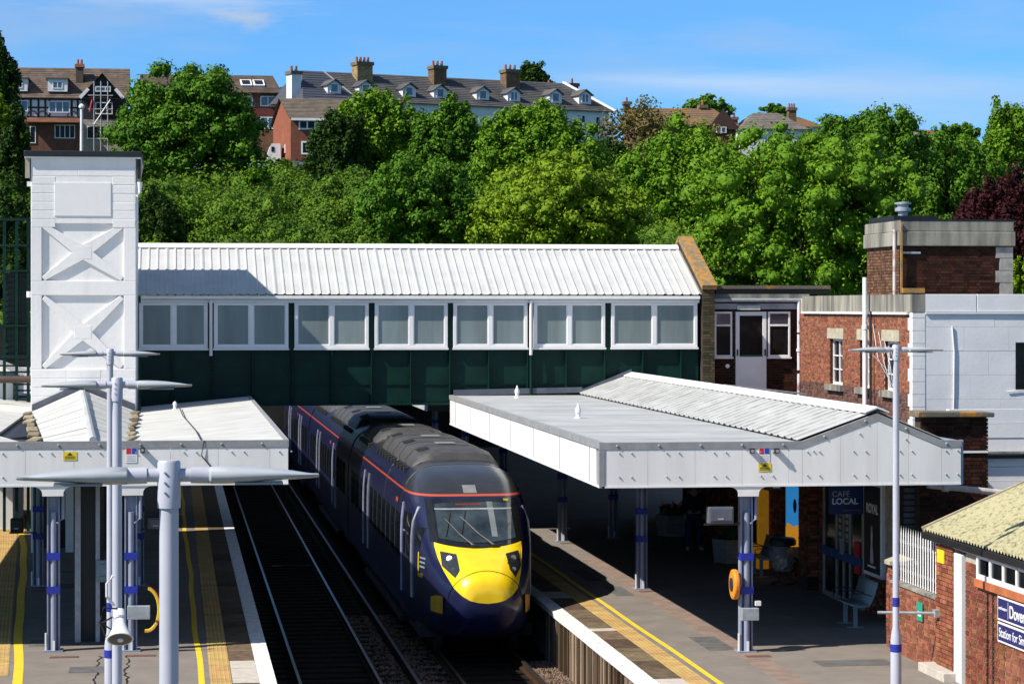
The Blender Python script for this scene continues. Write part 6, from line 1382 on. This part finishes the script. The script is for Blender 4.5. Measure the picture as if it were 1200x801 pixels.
# --- flats with skylights
P, X_, Z_ = frame_on(258, None, 150, 330)
hB = thing('flats', 'brown brick flats with skylights in a tiled roof behind the big tree', 'house', P(X_(250), 0, 18))
x0, x1 = X_(168), X_(325); ze = Z_(300, 109); zr = Z_(300, 88.5, 5)
fbox(P, x0, x1, 0, 10, Z_(300, 185), ze).build('wall', far_brick_d, hB); tiles(P, x0-0.4, x1+0.5, (-0.5, ze), (5, zr), tile_br, hB, x1r=x1-0.3); tiles(P, x0-0.4, x1+0.5, (10.5, ze), (5, zr), tile_br, hB, x1r=x1-0.3)
fbox(P, x0, x1, -0.05, -0.005, Z_(300, 137), Z_(300, 127)).build('red_band', mat('red_panel', (0.13,0.022,0.018), 0.8), hB)
for (a, b) in ((284, 296), (305, 323)):
    for (c, d) in ((124.5, 112.5), (151, 137)): win(hB, P, X_(a), X_(b), Z_(300, c), Z_(300, d), 2, glass_b)
for (a, b) in ((283, 296), (298, 311)):
    t0, t1 = 0.30, 0.62; mk = lambda xx, t: P(xx, -0.5+5.5*t-0.1, ze+(zr-ze)*t+0.22)
    k_ = MB().slab(mk(X_(a), t0), mk(X_(b), t0), mk(X_(b)-0.1, t1), mk(X_(a)-0.1, t1), 0.15).build('skylight', far_frame, hB); mk2 = lambda xx, t: P(xx, -0.5+5.5*t-0.11, ze+(zr-ze)*t+0.24); MB().slab(mk2(X_(a)+0.15, t0+0.04), mk2(X_(b)-0.15, t0+0.04), mk2(X_(b)-0.25, t1-0.04), mk2(X_(a)+0.05, t1-0.04), 0.02).build('pane', glass_d, k_)
MB().cyl(P(x1+0.1, -0.1, Z_(300, 185)), P(x1+0.1, -0.1, ze), 0.10, n=6).build('downpipe', far_cream, hB)

# --- orange-red brick house
P, X_, Z_ = frame_on(226, None, 340, 460)
hC = thing('brick_house', 'red brick house with bright gable end and brown tiled roof below the terrace', 'house', P(X_(390), 0, 19))
x0, x1 = X_(341), X_(450); ze = Z_(360, 138.5); zr = Z_(360, 115.5, 5); zb0 = Z_(360, 192); kx = -0.12   # gable wall splays away to the left
G = lambda d: x0 + kx*d
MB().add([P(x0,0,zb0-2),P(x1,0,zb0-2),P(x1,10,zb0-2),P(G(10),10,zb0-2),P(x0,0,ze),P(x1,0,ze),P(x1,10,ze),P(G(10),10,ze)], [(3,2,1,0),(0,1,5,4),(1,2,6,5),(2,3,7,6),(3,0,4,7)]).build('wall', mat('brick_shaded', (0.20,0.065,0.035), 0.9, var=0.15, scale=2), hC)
MB().add([P(x0-0.02,0,zb0-2),P(G(10)-0.02,10,zb0-2),P(G(10)-0.02,10,ze),P(G(5)-0.02,5,zr-0.15),P(x0-0.02,0,ze)], [(0,1,2,3,4)]).build('gable_end', far_brick, hC)  # gable brick brighter than the front, its sunlight put into the colour
tiles(P, x0-0.25, x1, (-0.5, ze), (5, zr), mat('roof_tiles_grey', (0.16,0.125,0.09), 0.9, var=0.2, scale=1.5), hC, x0r=G(5)-0.3); tiles(P, G(10)-0.3, x1, (10.5, ze), (5, zr), tile_br, hC, x0r=G(5)-0.3)
fbox(P, x0, x1, -0.55, -0.45, ze-0.25, ze-0.02).build('fascia_board', far_white, hC)
for (a, b, c, d, n) in ((350, 370, 152, 140.5, 2), (353, 363.5, 181, 165.5, 1)): win(hC, P, X_(a), X_(b), Z_(360, c), Z_(360, d), n, glass_d, 0.14)
fbox(P, X_(427), X_(441), 1.2, 2.6, Z_(430, 132, 1.2), Z_(430, 120, 1.2)).build('roof_window', slate_new, hC)
for (d, z) in ((3, Z_(335, 172)), (6, Z_(335, 170))): q = P(G(d)-0.05, d, z); MB().obox(q, (0.12, 0.7, 0.8)).build('vent_plate', far_white, hC)
gw = thing('garden_wall', 'grey rendered garden wall below the red brick house', 'wall', P(X_(350), -4, 18)); fbox(P, X_(338), X_(372), -5, -4.7, Z_(350, 210, -5), Z_(350, 189, -5)).build('wall_face', mat('grey_render', (0.20,0.22,0.24), 0.8, var=0.1), gw)
for k in range(9): q = X_(352)+k*0.22; fbox(P, q, q+0.16, -5.3, -5.22, Z_(350, 207, -5), Z_(350, 196-0.8*abs(4-k), -5)).build('fence_board', timber, gw)
van = thing('parked_van', 'white van roof showing beside the red brick house', 'van', P(X_(322), 4, 19)); zt_ = Z_(322, 169, 4)
MB().loft([[P(X_(315), 3, zt_-1.7), P(X_(315), 3, zt_-1.0), P(X_(318), 3, zt_-0.25), P(X_(320), 3, zt_), P(X_(330), 3, zt_), P(X_(331), 3, zt_-1.7)], [P(X_(315), 5, zt_-1.7), P(X_(315), 5, zt_-1.0), P(X_(318), 5, zt_-0.25), P(X_(320), 5, zt_), P(X_(330), 5, zt_), P(X_(331), 5, zt_-1.7)]]).build('body', far_white, van)
fbox(P, X_(319.5), X_(323), 2.96, 2.995, zt_-0.75, zt_-0.3).build('side_window', glass_d, van); 
for px in (318, 328): q = P(X_(px), 3, zt_-1.75); MB().cyl(q, q + Vector((0, 0.25, 0)), 0.33, n=14).build('wheel', black, van)

# --- long slate terrace with dormers
P, X_, Z_ = frame_on(250, 262, 362, 712)
hD = thing('terrace', 'long slate roofed terrace with white gabled dormers and tall chimneys on the skyline', 'house', P(X_(540), 0, 20))
x0, x1 = X_(364), X_(713); dR = 5.5
zeA, zeB = Z_(364, 119), Z_(713, 129); zrA, zrB = Z_(380, 83.5, dR), Z_(690, 97, dR)
ze = (zeA+zeB)/2; zr = (zrA+zrB)/2
fbox(P, x0, x1, 0, 11, Z_(540, 200), ze).build('wall', far_white, hD)
xm = X_(419)
tiles(P, x0-1.0, xm, (-0.4, ze), (dR, zr), slate_new, hD, 'new_slate_slope', 12, X_(379), X_(404)); tiles(P, xm, x1+0.6, (-0.4, ze), (dR, zr), slate, hD, 'slate_slope', 16, X_(404), X_(688))
tiles(P, x0-1.0, x1+0.6, (11.4, ze), (dR, zr), slate, hD, 'rear_slope', 8, X_(379), X_(688))
MB().add([P(x0-1.0,-0.4,ze),P(X_(379),dR,zr),P(x0-1.0,11.4,ze)], [(0,1,2)]).build('hip', slate_new, hD); MB().add([P(x1+0.6,-0.4,ze),P(X_(688),dR,zr),P(x1+0.6,11.4,ze)], [(2,1,0)]).build('hip', slate, hD)
MB().bar(P(x1+0.65,-0.5,ze+0.1), P(X_(688)+0.1,dR-0.1,zr+0.1), 0.35, 0.2).build('hip_roll', far_white, hD); MB().bar(P(xm,-0.45,ze+0.1), P(X_(404),dR,zr+0.1), 0.10, 0.08).build('lead_roll', galv, hD)
for (px, py) in ((396, 103), (433, 104), (484, 107), (520.5, 109), (570.5, 111), (607, 112.5), (656, 114), (690.5, 115)):
    wdt = 1.5; d = 0.9; xq = X_(px); zc0, zc1 = Z_(px, py+7, d), Z_(px, py-4, d); zp = Z_(px, py-9, d)
    do_ = MB().add([P(xq-wdt/2,d,zc0),P(xq+wdt/2,d,zc0),P(xq+wdt/2,d,zc1),P(xq,d,zp),P(xq-wdt/2,d,zc1),P(xq-wdt/2,4.6,zc0),P(xq+wdt/2,4.6,zc0),P(xq+wdt/2,4.6,zc1),P(xq,4.6,zp),P(xq-wdt/2,4.6,zc1)], [(0,1,2,3,4),(5,0,4,9),(1,6,7,2),(6,5,9,8,7)]).build('dormer', far_white, hD)
    for s in (-1, 1): MB().slab(P(xq+s*(wdt/2+0.2),d-0.25,zc1-0.12), P(xq,d-0.25,zp+0.08), P(xq,4.7,zp+0.08), P(xq+s*(wdt/2+0.2),4.7,zc1-0.12), 0.07).build('dormer_roof', slate if s < 0 else slate_new, do_)
    PD = lambda x_, d_, z_, d=d: P(x_, d_+d, z_); win(do_, PD, xq-0.45, xq+0.45, zc0+0.12, zc1+0.12, 2 if px in (607, 690.5) else 1, glass_b, 0.10)
for (a, b, t, bt, m, n) in ((436, 454, 68.5, 98, stock_br, 4), (526.5, 541.5, 73, 102, mat('chimney_brown', (0.17,0.10,0.05), 0.9, var=0.25), 3), (612, 628, 77.5, 108, mat('chimney_brown'), 3)): chimney(P, hD, X_(a), X_(b), 3.6, 5.0, Z_(a, bt, 3.6), Z_(a, t+3.5, 3.6), m, n)
chimney(P, hD, X_(351), X_(362), 2.0, 3.4, Z_(356, 120, 2), Z_(356, 83, 2), far_white, 2); chimney(P, hD, X_(701), X_(710), 6.0, 7.2, Z_(705, 120, 6), Z_(705, 97.5, 6), mat('chimney_brown'), 1); chimney(P, hD, X_(690), X_(697), 9, 10, Z_(693, 112, 9), Z_(693, 99.5, 9), mat('chimney_brown'), 1)
for (a, b, c, d) in ((681, 686, 147, 135), (697.5, 703.5, 149, 136), (590, 597, 140, 129)): win(hD, P, X_(a), X_(b), Z_(690, c), Z_(690, d), 1, glass_d, 0.10)
for (px, py) in ((614, 111),): q = X_(px); mk = lambda xx, d_: P(xx, d_, ze+(zr-ze)*(d_+0.4)/(dR+0.4)+0.14); MB().slab(mk(q-0.3, 2.0), mk(q+0.3, 2.0), mk(q+0.3, 2.8), mk(q-0.3, 2.8), 0.08).build('skylight', far_frame, hD)

# --- the roofs on the right of the skyline
def small_house(name, label, Y, px0, px1, pye, pyr, rpx0, rpx1, roofm, wallm, pyb=215, depth=9, chim=()):
    P, X_, Z_ = frame_on(Y, None, px0, px1); h = thing(name, label, 'house', P((X_(px0)+X_(px1))/2, 0, 19)); x0, x1 = X_(px0), X_(px1); dr = depth/2
    ze, zr = Z_((px0+px1)/2, pye), Z_((px0+px1)/2, pyr, dr)
    fbox(P, x0+0.4, x1-0.4, 0, depth, Z_(px0, pyb), ze).build('wall', wallm, h)
    a, b = X_(rpx0), X_(rpx1)
    tiles(P, x0, x1, (-0.4, ze), (dr, zr), roofm, h, 'roof', 9, a, b); tiles(P, x0, x1, (depth+0.4, ze), (dr, zr), roofm, h, 'roof', 5, a, b)
    MB().add([P(x1,-0.4,ze),P(x1,depth+0.4,ze),P(b,dr,zr)], [(0,1,2)]).build('roof_end', roofm if abs(b-x1) > 0.5 else wallm, h); MB().add([P(x0,-0.4,ze),P(x0,depth+0.4,ze),P(a,dr,zr)], [(2,1,0)]).build('roof_end', roofm if abs(a-x0) > 0.5 else wallm, h)
    for (c0, c1, ct, cb, m, n, d) in chim: chimney(P, h, X_(c0), X_(c1), d, d+1.1, Z_(c0, cb, d), Z_(c0, ct, d), m, n)
    return h, P, X_, Z_
cb_ = mat('chimney_brown')
h_, P, X_, Z_ = small_house('house', 'house with lichen orange roof and brown gable right of the terrace', 285, 742, 866, 147, 127, 742, 845, tile_or, far_brick_d, chim=((739, 746, 119, 130, cb_, 1, 4), (829, 837, 123, 131, cb_, 1, 4)))
MB().add([P(X_(846)+0.0,-0.5,Z_(846,127.5)),P(X_(867),-0.5,Z_(866,152)),P(X_(828),-0.5,Z_(828,152))], [(0,1,2)]).build('front_gable', mat('gable_brown', (0.07,0.035,0.025), 0.9), h_); win(h_, P, X_(838), X_(850), Z_(840, 156), Z_(840, 149), 2, y=0.55)
small_house('house', 'hipped grey roofed house on the skyline with orange roofed wing', 300, 866, 948, 151.5, 132.5, 893, 922, mat('roof_grey_brown', (0.17,0.145,0.12), 0.9, var=0.2, scale=0.8), far_white, chim=((864.5, 871, 137, 152, cb_, 1, 3), (936, 945, 126, 146, cb_, 3, 5)))
small_house('house', 'orange tiled low house right of the hipped grey roof', 310, 925, 968, 149, 137, 928, 945, tile_or, far_white)
small_house('house', 'low grey slate roof just above the trees at the right', 320, 1018, 1062, 160, 143, 1022, 1040, slate, far_brick_d, chim=((1063, 1069, 150, 162, pot_m, 2, 3),))
small_house('house', 'orange roofed house with skylight near the right edge of the skyline', 320, 1080, 1120, 168, 152.5, 1086, 1110, tile_or, far_white, chim=((1077, 1081, 148, 165, far_white, 1, 2),))
# ================================================================== TREES AND SCRUB
def leaf_mat(name, c1, c2, trans=0.11):
    m = bpy.data.materials.new(name); m.use_nodes = True; nt = m.node_tree; nt.nodes.clear(); ln = nt.links.new
    o = nt.nodes.new('ShaderNodeOutputMaterial'); d = nt.nodes.new('ShaderNodeBsdfPrincipled'); d.inputs['Roughness'].default_value = 0.55; d.inputs['Specular IOR Level'].default_value = 0.12
    t = nt.nodes.new('ShaderNodeBsdfTranslucent'); mx_ = nt.nodes.new('ShaderNodeMixShader'); mx_.inputs[0].default_value = trans
    a = nt.nodes.new('ShaderNodeAttribute'); a.attribute_name = 'v'; r = nt.nodes.new('ShaderNodeValToRGB'); r.color_ramp.elements[0].color = (*c2, 1); r.color_ramp.elements[1].color = (*c1, 1)
    hs = nt.nodes.new('ShaderNodeHueSaturation'); hs.inputs['Value'].default_value = 1.25; hs.inputs['Hue'].default_value = 0.49
    ln(a.outputs['Fac'], r.inputs['Fac']); ln(r.outputs['Color'], d.inputs['Base Color']); ln(r.outputs['Color'], hs.inputs['Color']); ln(hs.outputs['Color'], t.inputs['Color'])
    tcx = nt.nodes.new('ShaderNodeTexCoord'); nb2 = nt.nodes.new('ShaderNodeTexNoise'); nb2.inputs['Scale'].default_value = 3.5; nb2.inputs['Detail'].default_value = 8; bp = nt.nodes.new('ShaderNodeBump'); bp.inputs['Strength'].default_value = 1.0; bp.inputs['Distance'].default_value = 0.25
    ln(tcx.outputs['Object'], nb2.inputs['Vector']); ln(nb2.outputs['Fac'], bp.inputs['Height']); ln(bp.outputs['Normal'], d.inputs['Normal'])
    ln(d.outputs[0], mx_.inputs[1]); ln(t.outputs[0], mx_.inputs[2]); ln(mx_.outputs[0], o.inputs['Surface']); return m
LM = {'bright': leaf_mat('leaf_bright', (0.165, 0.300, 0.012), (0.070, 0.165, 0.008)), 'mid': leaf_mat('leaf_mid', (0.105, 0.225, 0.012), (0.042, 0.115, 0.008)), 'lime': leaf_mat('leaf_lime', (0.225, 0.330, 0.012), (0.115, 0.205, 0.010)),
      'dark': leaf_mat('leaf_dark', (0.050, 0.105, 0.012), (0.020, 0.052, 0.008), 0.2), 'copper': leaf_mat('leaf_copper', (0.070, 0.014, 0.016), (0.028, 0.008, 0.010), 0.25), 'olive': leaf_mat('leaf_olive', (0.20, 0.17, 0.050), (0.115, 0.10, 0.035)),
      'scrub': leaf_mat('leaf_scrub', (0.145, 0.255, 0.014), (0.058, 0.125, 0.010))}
bark = mat('bark', (0.075, 0.055, 0.04), 0.95, spec=0.06, var=0.3, scale=4)
def rdirs(n):
    v = rng.normal(size=(n, 3)); return v/np.linalg.norm(v, axis=1, keepdims=True)
def leaf_mesh(name, pos, nrm, size, val, m):
    """one rhombic, slightly folded leaf spray per position"""
    n = len(pos); r = rdirs(n); u = np.cross(nrm, r); u /= np.linalg.norm(u, axis=1, keepdims=True)+1e-9; v = np.cross(nrm, u)
    s = size[:, None]; a = pos - u*s*0.62; b = pos + v*s*0.42 + nrm*s*0.10; c = pos + u*s*0.62; d = pos - v*s*0.42 + nrm*s*0.10
    V = np.stack([a, b, c, d], 1).reshape(-1, 3); me = bpy.data.meshes.new(name)
    me.vertices.add(4*n); me.vertices.foreach_set('co', V.astype(np.float32).ravel())
    me.loops.add(4*n); me.loops.foreach_set('vertex_index', np.arange(4*n, dtype=np.int32))
    me.polygons.add(n); me.polygons.foreach_set('loop_start', np.arange(0, 4*n, 4, dtype=np.int32)); me.polygons.foreach_set('loop_total', np.full(n, 4, dtype=np.int32))
    me.update(calc_edges=True); me.materials.append(m); set_attr(me, val); return me
_bm = bmesh.new(); bmesh.ops.create_icosphere(_bm, subdivisions=1, radius=1.0); ICO_V = np.array([v.co[:] for v in _bm.verts]); ICO_F = np.array([[v.index for v in f.verts] for f in _bm.faces]); _bm.free()
def lump_mesh(name, centres, radii, m, vals):
    n = len(centres); jig = rng.uniform(0.72, 1.12, size=(n, len(ICO_V), 1)); V = (centres[:, None, :] + ICO_V[None]*radii[:, None, :]*jig).reshape(-1, 3)
    Fc = (ICO_F[None] + (np.arange(n)*len(ICO_V))[:, None, None]).reshape(-1, 3); k = len(Fc); me = bpy.data.meshes.new(name)
    me.vertices.add(len(V)); me.vertices.foreach_set('co', V.astype(np.float32).ravel()); me.loops.add(3*k); me.loops.foreach_set('vertex_index', Fc.astype(np.int32).ravel())
    me.polygons.add(k); me.polygons.foreach_set('loop_start', np.arange(0, 3*k, 3, dtype=np.int32)); me.polygons.foreach_set('loop_total', np.full(k, 3, dtype=np.int32))
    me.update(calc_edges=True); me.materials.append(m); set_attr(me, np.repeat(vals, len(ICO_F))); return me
def join_mesh(a, b):
    bm = bmesh.new(); bm.from_mesh(a); bm.from_mesh(b); bm.to_mesh(a); bm.free(); bpy.data.meshes.remove(b); return a
def crown_points(c, rad, ncl, per, lump=(0.15, 0.27), flat=0.9, shell=(0.50, 0.95), bottom=-0.8, seed=0):
    """leaf positions on many uneven lumps spread through an ellipsoid crown"""
    d = rdirs(ncl*3); d = d[d[:, 2] > bottom][:ncl]; rr = rng.uniform(*shell, size=(len(d), 1)); 
    ph = rng.uniform(0, 6.28, 6); wob = 1 + 0.08*np.sin(3*np.arctan2(d[:, 1], d[:, 0])+ph[0]) + 0.07*np.sin(5*d[:, 2]+ph[1]) + 0.05*np.sin(7*d[:, 0]+ph[2])
    cc = d*rr*wob[:, None]; R_ = rng.uniform(*lump, size=len(cc)); P_ = []; N_ = []; V_ = []
    for k in range(len(cc)):
        q = rdirs(int(per*(R_[k]/0.21)**2*0.62)); q = q[q[:, 2] > -0.75]
        sub = 1 + 0.22*np.sin(q[:, 0]*6+k)*np.sin(q[:, 1]*6+2*k)*np.sin(q[:, 2]*5)
        p = cc[k] + q*R_[k]*sub[:, None]*rng.uniform(0.70, 1.08, size=(len(q), 1)); P_.append(p)
        nn = q*0.95 + np.array([0, 0, 0.30]) + rng.normal(size=q.shape)*0.38; N_.append(nn); V_.append(np.clip(rng.normal(0.5, 0.22, len(q)) + rng.normal(0, 0.22), 0, 1))
    P_ = np.concatenate(P_)*np.array(rad) + np.array(c); N_ = np.concatenate(N_); N_ /= np.linalg.norm(N_, axis=1, keepdims=True)
    return P_, N_, np.concatenate(V_), cc*np.array(rad) + np.array(c), R_[:, None]*np.array(rad)[None]*0.66
def tree(name, label, x0, x1, y0, y1, Y, kind, ncl=90, per=250, leaf=None, cat='tree', group='trees on the hillside', depth=0.95, lump=(0.085, 0.19), trunk=True, **kw):
    a, b = atY(x0, y1, Y), atY(x1, y0, Y); c = (a+b)/2; rx, rz = (b.x-a.x)/2/1.12, (b.z-a.z)/2/1.08; ry = rx*depth; gz = hill(c.x, Y)
    t = thing(name, label, cat, (c.x, Y, min(gz, c.z-rz*0.8)), group)
    ls = leaf or 0.00115*Y
    p, n, v, lc_, lr_ = crown_points((c.x, Y, c.z), (rx, ry, rz), int(ncl*3.3), per*1.4, lump, **kw)
    for ax, (u0, u1, pc) in {0: (a.x, b.x, 99.4), 2: (a.z, b.z, 99.7)}.items():
        lo_, hi_ = np.percentile(p[:, ax], (0.6, pc)); k_ = (u1-u0)/(hi_-lo_); p[:, ax] = u0 + (p[:, ax]-lo_)*k_; lc_[:, ax] = u0 + (lc_[:, ax]-lo_)*k_; lr_[:, ax] *= k_
    sz = ls*rng.uniform(0.5, 1.45, len(p)); me_ = leaf_mesh('crown', p, n, sz, v, LM[kind])
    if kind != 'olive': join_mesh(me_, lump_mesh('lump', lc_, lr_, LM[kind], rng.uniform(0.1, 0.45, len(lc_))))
    link('crown', me_, t)
    if trunk:
        zb_ = min(gz-0.5, c.z-rz*0.9); tk = MB(); top = c.z + rz*0.35; tr_ = max(0.12, rx*0.055)
        tk.tube([(c.x+0.1*math.sin(q*2+Y), Y, zb_+(top-zb_)*q/6) for q in range(7)], [tr_*(1.35-0.17*q) for q in range(7)], 8); to = tk.build('trunk', bark, t)
        for k in range(7):
            an = k*0.9+Y; zq = c.z - rz*0.35 + k*rz*0.12; e = (c.x+rx*0.62*math.cos(an), Y+ry*0.62*math.sin(an), zq+rz*0.42); MB().tube([(c.x, Y, zq-0.2*rz), ((c.x+e[0])/2, (Y+e[1])/2, zq+rz*0.08), e], [tr_*0.5, tr_*0.32, tr_*0.12], 6).build('limb', bark, to)
    return t
T = tree
T('broadleaf_tree', 'big dark green tree standing before the flats with skylights', 135, 302, 78, 205, 185, 'mid', 130, 260)
T('broadleaf_tree', 'dark rounded tree right of the red brick house', 360, 432, 133, 240, 172, 'dark', 70, 260)
T('broadleaf_tree', 'bright green tree hiding the left half of the terrace', 398, 500, 108, 235, 176, 'bright', 90, 260)
T('broadleaf_tree', 'tall mid green tree under the second terrace chimney', 482, 572, 116, 225, 170, 'mid', 80, 260)
T('broadleaf_tree', 'bright broad tree below the right half of the terrace', 556, 704, 123, 245, 160, 'bright', 120, 260)
T('broadleaf_tree', 'mid green tree low on the bank behind the footbridge centre', 418, 572, 182, 305, 132, 'mid', 120, 260)
T('broadleaf_tree', 'yellow green tree low on the bank behind the footbridge', 560, 752, 180, 310, 127, 'lime', 140, 260)
T('bare_tree', 'sparse olive brown tree at the right end of the terrace', 700, 792, 114, 205, 188, 'olive', 70, 55, lump=(0.10, 0.18))
T('broadleaf_tree', 'light green tree left of the largest tree', 728, 885, 143, 300, 146, 'bright', 130, 260)
T('broadleaf_tree', 'largest bright green tree behind the entrance block', 815, 1062, 156, 345, 112.5, 'bright', 190, 260)
T('broadleaf_tree', 'dark domed tree at the top of the wood behind the largest tree', 940, 1080, 130, 262, 138, 'mid', 110, 260)
T('broadleaf_tree', 'shadowy tree between the domed tree and the copper beech', 1045, 1172, 158, 310, 150, 'mid', 110, 260)
T('broadleaf_tree', 'tall bushy tree at the right edge of the photo', 1138, 1225, 124, 262, 165, 'bright', 90, 260)
T('copper_tree', 'dark red copper beech behind the brick turret', 1118, 1235, 205, 350, 122, 'copper', 110, 260)
T('broadleaf_tree', 'small bright tree just left of the brick turret', 968, 1022, 286, 350, 114.5, 'lime', 50, 230)
T('bush', 'yellow green bush in the gap right of the turret', 1185, 1215, 300, 352, 113, 'lime', 30, 130, trunk=False)
T('broadleaf_tree', 'dark tall tree at the left edge of the photo', -55, 21, 40, 180, 190, 'dark', 90, 260)
T('broadleaf_tree', 'dark bushy tree under the timbered houses at the left edge', -40, 42, 125, 260, 165, 'dark', 90, 260)
T('broadleaf_tree', 'shaded tree beyond the green stair frame', -45, 52, 215, 420, 118, 'dark', 110, 260)
T('bush', 'light green bush peeping out at the far left below the dark tree', -15, 14, 112, 150, 162, 'lime', 24, 120, trunk=False)
T('bush', 'leafy shrub at the foot of the tree by the flats', 128, 190, 165, 215, 175, 'mid', 40, 230, trunk=False)
T('broadleaf_tree', 'distant small tree behind the lichen roofed house', 800, 858, 112, 150, 305, 'mid', 40, 90, trunk=False)
T('broadleaf_tree', 'distant round tree behind the hipped grey roof', 890, 925, 122, 145, 330, 'mid', 25, 90, trunk=False)
T('broadleaf_tree', 'distant tree top left of the tall tree at the right edge', 1100, 1145, 145, 180, 260, 'mid', 35, 90, trunk=False)
T('conifer', 'dark spiky conifer behind the third terrace chimney', 604, 646, 73, 118, 275, 'dark', 40, 60, lump=(0.12, 0.22), trunk=False)
T('broadleaf_tree', 'small tree between the flats and the red brick house', 318, 342, 105, 170, 262, 'mid', 30, 90)
T('bush', 'yellow flowering bush by the red brick house', 327, 345, 187, 215, 208, 'lime', 24, 90, trunk=False)
T('broadleaf_tree', 'slim sapling on the scrubby bank below the van', 285, 318, 185, 262, 150, 'bright', 40, 90)
T('broadleaf_tree', 'dark tree filling the gap between bright trees in the middle', 690, 745, 165, 250, 168, 'dark', 60, 230)
T('broadleaf_tree', 'mid green tree below the lichen roofed house', 770, 870, 150, 230, 182, 'olive', 70, 110)
T('broadleaf_tree', 'dark tree behind the bright trees under the terrace', 440, 600, 150, 260, 196, 'dark', 80, 230)
T('broadleaf_tree', 'dark tree below the low grey slate roof', 1020, 1140, 163, 250, 190, 'mid', 70, 230)
T('broadleaf_tree', 'dark shaded tree right of the white tower above the roof', 150, 215, 222, 310, 122, 'dark', 60, 230)
# scrub over the bank: one mass
BC = []; BR = []
P_ = []; N_ = []; V_ = []
for k in range(3400):
    Y = 112 + 95*rng.random()**1.2; px = rng.uniform(-30, 1230)
    x = atY(px, 300, Y).x; r = rng.uniform(0.5, 1.5)*(1 if Y < 150 else 1.2); z = hill(x, Y)
    n = int(130*r) if 120 < px < 480 else int(80*r); BC.append((x, Y, z+0.0)); BR.append((r*0.66, r*0.66, r*0.58))
    q = rdirs(n); q = q[q[:, 2] > -0.2]; tone = 0.45 + 0.38*math.sin(x*0.33+1)*math.sin(Y*0.21) + rng.normal(0, 0.16); r *= (1.5 if rng.random() < 0.06 else 1)
    p = q*np.array([r, r, r*rng.uniform(0.6, 1.1)])*rng.uniform(0.7, 1.08, size=(len(q), 1)) + np.array([x, Y, z+0.15]); P_.append(p); N_.append(q*0.7+np.array([0, -0.1, 0.5])+rng.normal(size=q.shape)*0.45); V_.append(np.clip(tone+rng.normal(0, 0.18, len(q)), 0, 1))
for k in range(150):                       # rounder shrubs growing through it
    Y = rng.uniform(116, 158); px = rng.uniform(150, 490); x = atY(px, 300, Y).x; z = hill(x, Y); q = rng.uniform(0.9, 2.0)
    p, n, v, c_, r_ = crown_points((x, Y, z+q*0.5), (q, q, q*rng.uniform(0.7, 1.0)), 16, 110, (0.28, 0.48)); P_.append(p); N_.append(n); V_.append(np.clip(v*0.8 + rng.normal(-0.05, 0.22), 0, 1)); BC += [tuple(t) for t in c_]; BR += [tuple(t) for t in r_]
P_ = np.concatenate(P_); N_ = np.concatenate(N_); N_ /= np.linalg.norm(N_, axis=1, keepdims=True); V_ = np.concatenate(V_)
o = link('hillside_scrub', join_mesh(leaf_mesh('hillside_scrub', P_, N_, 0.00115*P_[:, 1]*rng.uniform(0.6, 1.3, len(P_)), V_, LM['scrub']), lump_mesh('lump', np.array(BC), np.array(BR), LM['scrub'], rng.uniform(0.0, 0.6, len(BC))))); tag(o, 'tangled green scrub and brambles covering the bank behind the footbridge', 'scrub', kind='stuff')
